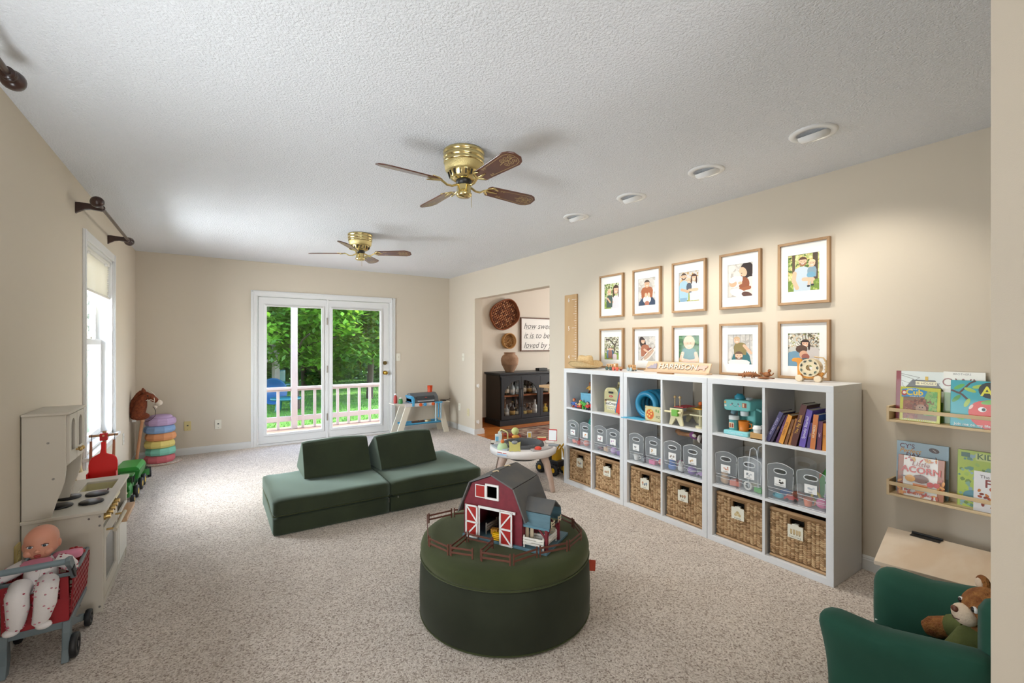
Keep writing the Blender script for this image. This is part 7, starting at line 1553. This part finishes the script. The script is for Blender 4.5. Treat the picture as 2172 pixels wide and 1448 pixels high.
ld = MB(TM((.03, -.115, .545), rx=radians(-32))).bb(-.14, -.006, -.02, .14, .004, .03).build('lid_window', mat('3c3f42', .4), gl_); MB(TM((.03, -.125, .50), rx=radians(-20))).bb(-.13, -.008, -.006, .13, .006, .008).build('lid_handle', mat('a8acae', .35), gl_)
MB(TM((.03, -.1225, .553), rx=radians(-32))).sph((0, 0, 0), (.022, .003, .01), 12, 6).build('badge', mat('9c4a44', .5), gl_)
for x, h in ((-.06, 'e0662f'), (.01, '4a9fd0'), (.14, 'e0662f')): MB().cyl((x, -.13, .45), (x, -.145, .45), .024, n=18).cyl((x, -.145, .45), (x, -.150, .45), .012, n=10).build('dial', mat(h, .45), gl_)
MB().prism([(-.19, .43), (-.155, .43), (-.15, .53), (-.165, .57), (-.185, .585), (-.21, .575), (-.19, .54)], -.12, .135, T=face((0, 0, 0), (1, 0, 0), (0, 0, 1))).build('lid_hinge_side', GB, gl_, bev=.004)
hk = MB().bb(.17, -.15, .455, .29, -.132, .48).build('tool_rail', GB, gl_, bev=.003)
for x, l, h, nm in ((.18, .27, 'b9d8e8', 'spatula'), (.225, .22, '3f94c4', 'tongs'), (.265, .24, '9fc2d6', 'fork')):
    MB().tube([(x, -.148, .46), (x-.003, -.15, .46-l*.5), (x-.004, -.15, .46-l)], [.009, .008, .011], 8).build(nm, mat(h, .4), gl_)
for nm, lb, x, y, z, pf, h, h2 in (('toy_ketchup', 'red toy ketchup bottle on the grill side shelf', -.40, 0, .481, [(.026, 0), (.028, .06), (.024, .10), (.012, .115), (.011, .125), (0, .125)], 'b03a34', 'f0ece6'), ('toy_relish', 'green toy jar with a white lid on the grill side shelf', -.335, -.04, .478, [(.03, 0), (.032, .02), (.028, .055), (.02, .07), (0, .07)], '3f8a4a', 'eeeae2')):
    t = thing(nm, lb, 'toy bottle', (GX+x, GY+y, z), 0); MB().lathe(pf, 16).build('bottle', mat(h, .4), t); zz = pf[-1][1]; MB().sph((0, 0, zz+.008), (.02, .02, .014), 12, 7).build('cap', mat(h2, .5), t)
t = thing('orange_cup', 'orange toy tumbler standing on the back of the grill', 'toy cup', (GX+.165, GY+.045, .612)); MB().lathe([(.035, 0), (.041, .10), (.037, .10), (.032, .006), (0, .006)], 20).build('cup', mat('d9481a', .4), t); MB().tube([(.041*cos(a), .041*sin(a), .099) for a in (i*pi/10 for i in range(20))], .003, 5, closed=True).build('rim', mat('e05a28', .4), t)
t = thing('toy_skillet', 'small dark toy skillet on the right shelf of the grill', 'toy', (GX+.36, GY-.02, .4685)); MB().lathe([(.045, 0), (.055, .014), (.05, .014), (.042, .004), (0, .004)], 18).build('pan', mat('33302e', .5), t); MB().tube([(.05, 0, .01), (.09, 0, .016), (.12, 0, .03)], .006, 6).build('handle', mat('5a4a40', .5), t)
for i, (x, m, lb) in enumerate(((-.1, '6b4a3a', 'brown toy burger patty on the blue lower tray'), (.0, '5a4038', 'dark toy sausage tray food on the blue lower tray'), (.1, 'd8c9a2', 'cream toy bun on the blue lower tray'))):
    t = thing('toy_food', lb, 'toy food', (GX+x, GY-.02, .1655), .3*i, 'toy food on the grill tray'); MB().pillow((0, 0, .016), (.11, .07, .032), .014, 5).build('food', mat(m, .7), t); MB().tube([(-.04, 0, .033), (.04, 0, .033)], .005, 6).build('topping', mat('c9b08a', .7), t)
# ---------------------------------------------------------------- dining room: cabinet, bottles, wall baskets, sign, table, rug
NAVY = mat('22282f', .42, noise=(6, '1b2026', .35, .7), name='dark_navy_paint'); NAVB = mat('2b2520', .5, name='dark_side_panel')
CX0, CY0, CL, CDp, CHt = 3.93, 6.27, 1.62, .46, .875
cb = thing('glass_cabinet', 'black painted cabinet with arched glass doors in the dining room', 'cabinet', (CX0, CY0, .004))
MB().bb(-.02, -.02, 0, CL+.02, CDp+.02, .085).bb(-.01, -.01, .085, CL+.01, CDp, .1).build('plinth', NAVY, cb, bev=.004)
MB().bb(-.03, -.03, CHt-.03, CL+.03, CDp+.02, CHt).bb(-.015, -.015, CHt-.045, CL+.015, CDp, CHt-.03).build('top', NAVY, cb, bev=.005)
MB().bb(0, 0, .1, .025, CDp, CHt-.045).build('side_panel', NAVB, cb); MB().bb(CL-.025, 0, .1, CL, CDp, CHt-.045).build('side_panel', NAVB, cb); MB().bb(.025, CDp-.015, .1, CL-.025, CDp, CHt-.045).build('back_panel', mat('15130f', .7), cb); MB().bb(.025, .02, .1, CL-.025, CDp-.015, .115).build('floor_panel', NAVY, cb)
MB().bb(.025, .04, .47, CL-.025, CDp-.015, .492).build('shelf', mat('8a4a22', .5, noise=(6, '9c5a2c', .3, .7)), cb); MB().bb(0, -.002, CHt-.13, CL, .02, CHt-.045).build('frieze', NAVY, cb)
dwid = (CL-.02)/4
for k in range(4):
    x0 = .01+k*dwid; x1 = x0+dwid-.006; z0, z1 = .105, CHt-.07; s = .05; right = k % 2
    ga, gb, g0, g1 = x0+s, x1-s*.8, z0+.06, z1-.06; n = 10; W = gb-ga
    if right: ga, gb = x0+s*.8, x1-s
    # each door carries one quarter of the arch
    arc = []
    for i in range(n+1):
        a = (pi/2)*i/n
        arc.append((gb-W*.98*sin(a)*1.0 if not right else ga+W*.98*cos(a), g1-.25+.25*(cos(a) if not right else sin(a))))
    inn = ([(ga, g0), (gb, g0)]+arc) if not right else ([(ga, g0), (gb, g0)]+arc)
    # outer loop with the same number of points
    out = [(x0, z0), (x1, z0)]
    for i, (ax, az) in enumerate(arc):
        t_ = i/n
        out.append((x1+(x0-x1)*max(0, min(1, (t_-.15)/.7)) if True else 0, z1 if .1 < t_ < .9 or True else az))
    out[2] = (x1, z1); out[-1] = (x0, z1)
    d = MB(face((0, 0, 0), (1, 0, 0), (0, 0, 1))).ring(out, inn, .0, .022).build('door', NAVY, cb)
    MB().bb(ga-.01, -.012, g0-.01, gb+.01, -.008, g1+.01).build('pane', GLASS, d)
    hxp = x1-.018 if not right else x0+.018
    MB().tube([(hxp, -.022, .30), (hxp, -.045, .31), (hxp, -.045, .60), (hxp, -.022, .61)], .005, 6).build('handle', mat('4a4643', .3, .8), d)
# bottles on both shelves
BPF = {'wine': [(.036, 0), (.037, .17), (.034, .19), (.016, .225), (.014, .29), (.015, .30), (0, .30)], 'liquor': [(.042, 0), (.044, .13), (.04, .15), (.018, .175), (.016, .215), (.018, .22), (.018, .245), (0, .245)], 'square': [(.048, 0), (.05, .11), (.045, .125), (.02, .14), (.02, .17), (.024, .175), (.024, .195), (0, .195)]}
q = random.Random(31); BC = (('1f2a1c', 'f0e9d8', 'green'), ('3a2214', 'c9a25a', 'amber'), ('d8dcdc', 'e9e6df', 'clear'), ('5a3218', 'efe3c8', 'brown'), ('14120f', 'd9c27a', 'black'), ('b8c4c8', 'f3f0ea', 'pale'), ('7a4a1c', 'e0cfa0', 'honey'), ('e0c020', 'f0d840', 'yellow'))
cnt = 0
for sh, z in (('upper', .498), ('lower', .121)):
    for row, y in ((0, .13), (1, .27)):
        for i in range(9):
            x = .09+i*.118+row*.05
            if x > 1.06: continue
            kd = q.choice(('wine', 'liquor', 'square')) if row else q.choice(('liquor', 'square', 'liquor'))
            c = BC[q.randrange(7)] if not (sh == 'lower' and row == 0 and i == 8) else BC[7]
            t = thing('liquor_bottle', '%s bottle, %s from the outer side in the %s row on the %s cabinet shelf' % (c[2], ORD[i], ('front', 'back')[row], sh), 'bottle', (CX0+x, CY0+y, z+.004), q.uniform(0, 3), 'bottles in the cabinet')
            sc3 = q.uniform(.85, 1.1); m = mat(c[0], .12, spec=.6, coat=.3)
            MB().lathe([(r*sc3, zz*sc3) for r, zz in BPF[kd]], 14).build('glass_body', m, t)
            r = BPF[kd][1][0]*sc3+.0008; h = BPF[kd][1][1]*sc3; MB().lathe([(r-.0006, h*.25), (r, h*.25), (r, h*.75), (r-.0006, h*.75)], 14, caps=False).build('paper_label', mat(c[1], .7), t)
            hh = BPF[kd][-1][1]*sc3; MB().cyl((0, 0, hh-.02), (0, 0, hh+.006), .018*sc3, n=10).build('cap', mat(q.choice(('2a2622', 'b89a4a', '7a2a24', 'c9c5bb')), .4), t); cnt += 1
# vase
t = thing('clay_vase', 'round weathered terracotta vase on top of the black cabinet', 'vase', (CX0+.33, CY0+.22, CHt+.005))
CLAY = mat('b08f75', .9, noise=(9, '94735a', .35, .65), bump=(70, .4, .004), name='weathered_clay')
MB().lathe([(.075, 0), (.08, .012), (.105, .06), (.14, .13), (.152, .19), (.148, .235), (.125, .28), (.095, .302), (.088, .31), (.10, .318), (.102, .332), (.088, .335), (.078, .31), (0, .3)], 40).build('pot', CLAY, t); MB().tube([(.1385*cos(a), .1385*sin(a), .125) for a in (i*pi/20 for i in range(40))], .003, 5, closed=True).build('scored_ring', mat('8d6c54', .9), t)
t = thing('black_tray', 'black box at the edge of the opening on the cabinet top', 'box', (CX0+.98, CY0+.2, CHt+.005)); MB().bb(-.07, -.05, 0, .12, .06, .05).build('box_body', mat('141414', .5), t, bev=.004); MB().tube([(-.07, -.03, .045), (-.09, -.03, .035), (-.09, -.03, .02)], .005, 6).build('handle', mat('2a2a2a', .5), t)
# woven wall trays, built from crossing strands
def woven(label, x, z, rx, rz_, rot, cols, n, depth, tw, name='woven_tray'):
    t = thing(name, label, 'wall basket', (x, YF-.003, z), 0); T_ = TM((0, 0, 0), ry=rot); ms = [mat(c, .8) for c in cols]
    q = random.Random(int(x*100)); E = 2.6 if tw == 'grid' else 2.0
    def sup(a): ca, sa = cos(a), sin(a); return (math.copysign(abs(ca)**(2/E), ca)*rx, math.copysign(abs(sa)**(2/E), sa)*rz_)
    MB(T_ @ face((0, 0, 0), (1, 0, 0), (0, 0, 1))).prism([sup(2*pi*i/40) for i in range(40)], .002, .008).build('backing', mat('5a3420', .9), t)
    m = MB(T_)
    if tw == 'grid':
        stp = rx*2/n
        for i in range(n):
            for j in range(int(n*rz_/rx)):
                xx = -rx+(i+.5)*stp; zz = -rz_+(j+.5)*stp
                if (abs(xx)/rx)**E+(abs(zz)/rz_)**E > .92: continue
                hor = (i+j) % 2; m.sph((xx, -.011, zz), (stp*.62, .007, stp*.36) if hor else (stp*.36, .007, stp*.62), 6, 4, mi=q.randrange(len(ms)))
    else:
        for k in range(1, n):
            r = k/n
            for i in range(int(10+26*r)):
                a = i*2*pi/int(10+26*r)+k*.4; cx, cz = rx*r*cos(a), rz_*r*sin(a); L = rx*.13
                m.tube([(cx-L*sin(a+.5), -.009, cz+L*cos(a+.5)), (cx, -.016, cz), (cx+L*sin(a+.5), -.009, cz-L*cos(a+.5))], [.003, .0065, .003], 5, mi=q.randrange(len(ms)))
    m.build('weave', ms, t, kind='stuff')
    for yy, f in ((-.012, 1.0), (-.012-depth*.5, 1.02), (-.012-depth, 1.03)): MB(T_).tube([(a*f, yy, b*f) for a, b in (sup(2*pi*i/40) for i in range(40))], .011, 8, closed=True).build('rim_coil', ms[0], t)
    return t
woven('large rounded brown wicker tray hanging on the dining room wall', 4.325, 1.885, .285, .235, radians(-28), ('8a4f2e', '6a3a22', 'a86a42', 'c08a62'), 15, .05, 'grid')
woven('small round straw basket hanging below the large wicker tray', 4.408, 1.414, .128, .128, 0, ('b98a52', '9c6c38', 'd0a873'), 6, .06, 'spiral', 'straw_basket')
# framed script sign
t = thing('script_sign', 'white framed sign with cursive lettering on the dining room wall', 'sign', (4.70, YF, 1.245))
SWd, SHt = 1.15, .585; BF_ = mat('6b4630', .6, noise=(10, '553521', .35, .7))
MB().bb(0, -.02, 0, SWd, -.004, SHt).build('board', mat('f0eee9', .7), t)
for a, b, c, d in ((-.02, 0, -.02, SHt+.02), (SWd, SWd+.02, -.02, SHt+.02)): MB().bb(a, -.03, c, b, -.002, d).build('frame_rail', BF_, t)
for z in (-.02, SHt): MB().bb(0, -.03, z, SWd, -.002, z+.02).build('frame_rail', BF_, t)
p = Print()
for tx, z in (('how sweet', .40), ('it is to be', .225), ('loved by you', .045)): p.text(tx, .06, z, .155, '565452', 'l', shear=.3, sx=1.0)
for z in (.385, .21, .03): p.line([(.05, z+.02), (.12, z+.0), (.22, z+.012), (.30, z+.002)], .004, '5a5856')
p.build('lettering', INK, t, face((0, -.0205, 0), (1, 0, 0), (0, 0, 1)))
# dining table corner
t = thing('dining_table', 'pale wooden dining table corner showing in the opening', 'table', (4.0, 4.65, 0))
TBW = mat('d2b083', .5, noise=(8, 'c29c6c', .35, .7, (1, .2, 1)))
MB().bb(0, -1.0, .72, 1.1, .66, .755).build('tabletop', TBW, t, bev=.004); MB().bb(.10, -.9, .64, 1.0, .56, .72).build('apron', mat('c4a073', .5), t, bev=.003)
for x in (.17, .93):
    for y in (-.83, .49): MB().lathe([(.035, 0), (.04, .05), (.028, .2), (.036, .45), (.042, .64), (0, .64)], 14, o=(x, y, .004)).build('leg', mat('2a2725', .5), t)
# rug with a faded pattern
rug = thing('dining_rug', 'faded red and beige patterned rug in the dining room', 'rug', (0, 0, 0))
RUG = mat('a58a76', .95, noise=(7, '7a5548', .42, .6, (1, 2.2, 1)), bump=(300, .5, .003), name='faded_rug')
MB().bb(3.72, 3.4, .0045, 6.2, 5.95, .012).build('pile', RUG, rug)
p = Print(.0001); q = random.Random(12)
for k in range(90):
    x, y = q.uniform(3.8, 5.6), q.uniform(4.2, 5.9); s = q.uniform(.015, .045); c = q.choice(('5a3a34', '8c5a4a', 'c9b59c', '3f3432', '96604e'))
    p.poly([(x-s*1.6, y), (x, y-s), (x+s*1.6, y), (x, y+s)], c)
p.line([(3.76, 3.45), (3.76, 5.91), (6.1, 5.91)], .03, '6e4a42'); p.line([(3.86, 3.5), (3.86, 5.82), (6.1, 5.82)], .02, 'c9b8a2')
p.build('woven_pattern', INK, rug, Matrix.Translation((0, 0, .0122)))
fr = MB()
for k in range(90): y = 3.42+k*.028; fr.tube([(3.72, y, .008), (3.69, y+.003, .0065), (3.665, y+.002, .006)], .003, 4)
fr.build('fringe', mat('c2b5a2', .95), rug, kind='stuff')
for i, (x, y) in enumerate(((3.60, 5.52), (3.66, 5.40))):
    t = thing('toy_train_piece', ('rust red toy log on the wood floor next to the opening', 'second rust red toy log on the wood floor by the rug')[i], 'toy', (x, y, .004), 2.3); MB().cyl((-.07, 0, .022), (.07, 0, .022), .02, n=10).build('log', mat('8a2f1c', .5), t); [MB().sph((xx, 0, .036), .02, 8, 6).build('bump', mat('8a2f1c', .5), t) for xx in (-.045, 0, .045)]
# ---------------------------------------------------------------- ceiling fans
BRS = mat('e0cd92', .18, 1, name='lacquered_brass'); BLW = mat('6a3d2a', .3, noise=(7, '4d281a', .3, .7, (.15, 1, 1)), coat=.5, name='walnut_blade')
def fan(label, x, y, rot, tilt=-.26):
    t = thing('ceiling_fan', label, 'ceiling fan', (x, y, CEIL), rot, 'ceiling fans'); t.scale = (.9, .9, .93)
    MB().lathe([(0, 0), (.125, 0), (.13, -.006), (.13, -.018), (.124, -.022), (.124, -.03), (.129, -.034), (.129, -.05), (.123, -.054), (.123, -.06), (.127, -.064), (.127, -.074), (.120, -.08), (0, -.08)], 44).build('canopy', BRS, t)
    mm = mat('d8c68c', .3, 1, bump=(180, .9, .004), name='pierced_brass'); MB().lathe([(.122, -.08), (.118, -.115), (.105, -.128), (0, -.128)], 44).build('pierced_band', mm, t)
    vent = MB().lathe([(.10, -.125), (.085, -.165), (.06, -.178), (0, -.178)], 36).build('motor_housing', BRS, t)
    for k in range(16):
        a = k*2*pi/16; sl = MB().pillow((0, 0, 0), (.012, .008, .032), .0035, 3).build('vent_slot', mat('15130f', .7), vent); sl.location = (.0925*cos(a), .0925*sin(a), -.146); sl.rotation_euler = (0, radians(22), a)
    MB().lathe([(.05, -.176), (.048, -.205), (0, -.205)], 20).build('hub', mat('1c1a18', .4), t)
    sw = MB().lathe([(.043, -.203), (.045, -.25), (.05, -.254), (.05, -.266), (.04, -.276), (0, -.28)], 28).build('switch_housing', BRS, t)
    MB().tube([(.05, 0, -.245), (.056, 0, -.26), (.056, 0, -.33)], .0014, 5).build('pull_chain', BRS, sw)
    for k in range(4):
        a = k*pi/2; M = TM((0, 0, -.195), rz=a); MT_ = M @ TM((0, 0, -.008), rx=tilt)
        br = MB(M).tube([(.04, 0, -.01), (.085, 0, -.03), (.12, 0, -.03), (.15, 0, -.014), (.175, 0, -.006)], [.010, .009, .009, .009, .008], 8, flat=.7)
        for s in (-1, 1): br.tube([(.155, 0, -.012), (.175, s*.026, -.011-s*tilt*-.02), (.20, s*.045, -.01-s*tilt*-.03), (.235, s*.04, -.01)], [.008, .010, .011, .006], 7, flat=.45)
        br.tube([(.165, 0, -.01), (.20, 0, -.013), (.25, 0, -.012)], [.009, .012, .005], 7, flat=.45)
        b_ = br.build('blade_iron', BRS, t)
        po = [(.185, -.048), (.50, -.064), (.535, -.052), (.56, -.025), (.56, .025), (.535, .052), (.50, .064), (.185, .048), (.17, .03), (.17, -.03)]
        bl_ = MB(MT_).prism(po, -.003, .004).build('blade', BLW, t, bev=.0012, seg=1)
        p = Print(.00006); ic = 'c8b07a'
        p.line([(.26, -.036), (.49, -.05), (.525, -.04), (.54, -.018), (.54, .018), (.525, .04), (.49, .05), (.26, .036)], .0022, ic)
        for s in (-1, 1):
            for cx, r in ((.44, .018), (.475, .020), (.51, .016)): p.line([(cx+r*(1-i/14)*cos(i*.8), s*.016+s*r*(1-i/14)*sin(i*.8)) for i in range(13)], .0024, ic)
            for cx, r in ((.27, .009), (.29, .008)): p.line([(cx+r*(1-i/10)*cos(i*.9), s*.03+r*(1-i/10)*sin(i*.9)) for i in range(9)], .0018, ic)
        p.line([(.40, 0), (.44, .008), (.48, 0), (.52, .006), (.535, 0)], .003, ic)
        p.build('inlay', INK, bl_, MT_ @ face((0, 0, -.0034), (1, 0, 0), (0, -1, 0)))
    return t
fan('brass ceiling fan with walnut blades nearest the camera', 1.187, 2.283, radians(3)); fan('smaller looking brass ceiling fan farther off towards the patio door', 1.215, 4.555, radians(57))
# ---------------------------------------------------------------- recessed eyeball lights over the shelf wall
for k, y in enumerate((1.081, 1.688, 2.296, 2.908)):
    t = thing('recessed_light', ('first', 'second', 'third', 'fourth')[k]+' recessed eyeball light counted from the camera end', 'ceiling light', (2.588, y, CEIL), 0, 'recessed lights')
    MB().lathe([(.108, .002), (.108, -.004), (.10, -.009), (.078, -.010), (.074, .0), (.074, .002)], 36, caps=False).build('trim_ring', mat('eeeeec', .35), t)
    T_ = TM((.01, 0, .004), ry=radians(-24))
    ey = MB(T_).lathe([(.074, .0), (.072, -.018), (.062, -.032), (.054, -.036), (.05, -.03), (.045, -.012), (0, -.012)], 30).build('eyeball', mat('f0f0ee', .35), t)
    MB(T_).lathe([(.044, -.0135), (.044, -.0145), (0, -.016)], 24).build('lamp_face', mat('fff3e0', .4, emit=7.0, name='lit_lamp'), ey)
    l = light('lamp_beam', 'SPOT', (0, 0, 0), 15, (1, .95, .87), spot_size=radians(105), spot_blend=.7, shadow_soft_size=.04)
    l.parent = t; l.location = (.03, 0, -.06); l.rotation_euler = (0, radians(-20), 0)
# ---------------------------------------------------------------- green child's armchair and teddy bear
AG = mat('2a5646', .85, spec=.2, noise=(4, '234c3d', .35, .7), sheen=.12, bump=(420, .15, .001), name='green_twill'); AGP = mat('1d3f2f', .85)
ac = thing('kids_armchair', 'dark green upholstered child armchair with rolled arms by the near wall', 'armchair', (2.105, .26, 0))
def armfn(sg):
    def fn(u, p):
        p = Vector(p); z = (u[2]+1)/2
        p.x += sg*.03*max(0, z-.35)*1.6
        p.x += sg*.012*cos(z*6) ; p.y += (.03*z if u[1] > .5 else 0)
        if u[1] < .3: p.z += .05*(.3-u[1])*z
        return p
    return fn
for sg in (-1, 1):
    MB().pillow((sg*.225, .245, .205), (.135, .43, .405), .062, 14, fn=armfn(sg)).build('arm', AG, ac)
MB().pillow((0, .22, .085), (.36, .42, .14), .03, 8).build('seat_base', AG, ac); MB().pillow((0, .25, .185), (.325, .40, .075), .032, 10).build('seat_cushion', AG, ac)
def backfn(u, p):
    p = Vector(p); z = (u[2]+1)/2
    if abs(u[0]) > .75 and u[1] > 0 and z > .3: p.y += .028
    return p
MB().pillow((0, .008, .315), (.53, .105, .60), .05, 14, fn=backfn).build('backrest', AG, ac)
MB().tube([(-.262, .048, .33), (-.262, .05, .48), (-.252, .05, .56), (-.215, .038, .60), (0, .012, .614), (.215, .038, .60), (.252, .05, .56), (.262, .05, .48), (.262, .048, .33)], .0045, 6).build('back_piping', AGP, ac)
MB().sph((-.285, .40, .392), (.004, .003, .002), 6, 4).sph((-.23, .33, .412), (.004, .004, .002), 6, 4).build('lint_specks', mat('cfd8d0', .9), ac)
BF = mat('8a5228', .95, noise=(38, 'b57a40', .38, .66), bump=(150, 1, .010), name='bear_plush'); BM = mat('e3cbb0', .9, bump=(150, .6, .004), name='bear_muzzle'); TS = mat('5d6433', .9, bump=(40, .5, .008), name='olive_tshirt'); JN = mat('27406b', .9, bump=(300, .3, .002), name='blue_denim')
br_ = thing('teddy_bear', 'brown teddy bear in an olive shirt slumped in the green armchair', 'teddy bear', (2.155, .425, .212), radians(42))
# local: the bear faces +y
MB().tube([(0, .0, .0), (0, -.02, .06), (0, -.045, .12), (0, -.06, .155)], [.075, .082, .07, .045], 18, flat=.85).build('torso', TS, br_)
hb = MB().sph((0, -.07, .225), (.082, .076, .074), 20, 14); hb.sph((0, -.055, .185), (.06, .055, .04)); hb.build('head', BF, br_)
for s in (-1, 1):
    e = MB().sph((s*.062, -.085, .292), (.028, .016, .028), 12, 8).build('ear', BF, br_); MB().sph((s*.062, -.074, .292), (.018, .008, .018), 10, 7).build('inner_ear', BM, e)
    e = MB().sph((s*.032, -.004, .24), (.0125, .007, .011), 12, 8).build('eye', mat('eae6e0', .2), br_); MB().sph((s*.03, .0015, .24), (.008, .004, .009), 10, 7).build('pupil', mat('1a1210', .1), e)
    ar = MB().tube([(s*.06, -.045, .125), (s*.11, -.02, .10), (s*.15, .01, .07), (s*.165, .03, .055)], [.034, .036, .037, .024], 12).build('arm', BF, br_)
    MB().tube([(s*.05, -.045, .13), (s*.085, -.032, .112), (s*.105, -.022, .102)], [.04, .044, .043], 14).build('sleeve', TS, br_)
    MB().tube([(s*.04, .02, .015), (s*.055, .08, .02), (s*.06, .13, .02)], [.044, .045, .044], 12).build('trouser_leg', JN, br_); MB().tube([(s*.06, .12, .02), (s*.065, .155, .03), (s*.066, .17, .04)], [.038, .042, .03], 12).build('foot', BF, br_)
MB().sph((0, .005, .205), (.044, .032, .034), 16, 10).build('muzzle', BM, br_); MB().sph((0, .034, .222), (.014, .009, .010), 12, 8).build('nose', mat('6b3a26', .4), br_)
MB().tube([(-.02, .031, .196), (0, .037, .190), (.02, .031, .196)], .0018, 5).build('mouth', mat('4a2a1e', .7), br_)
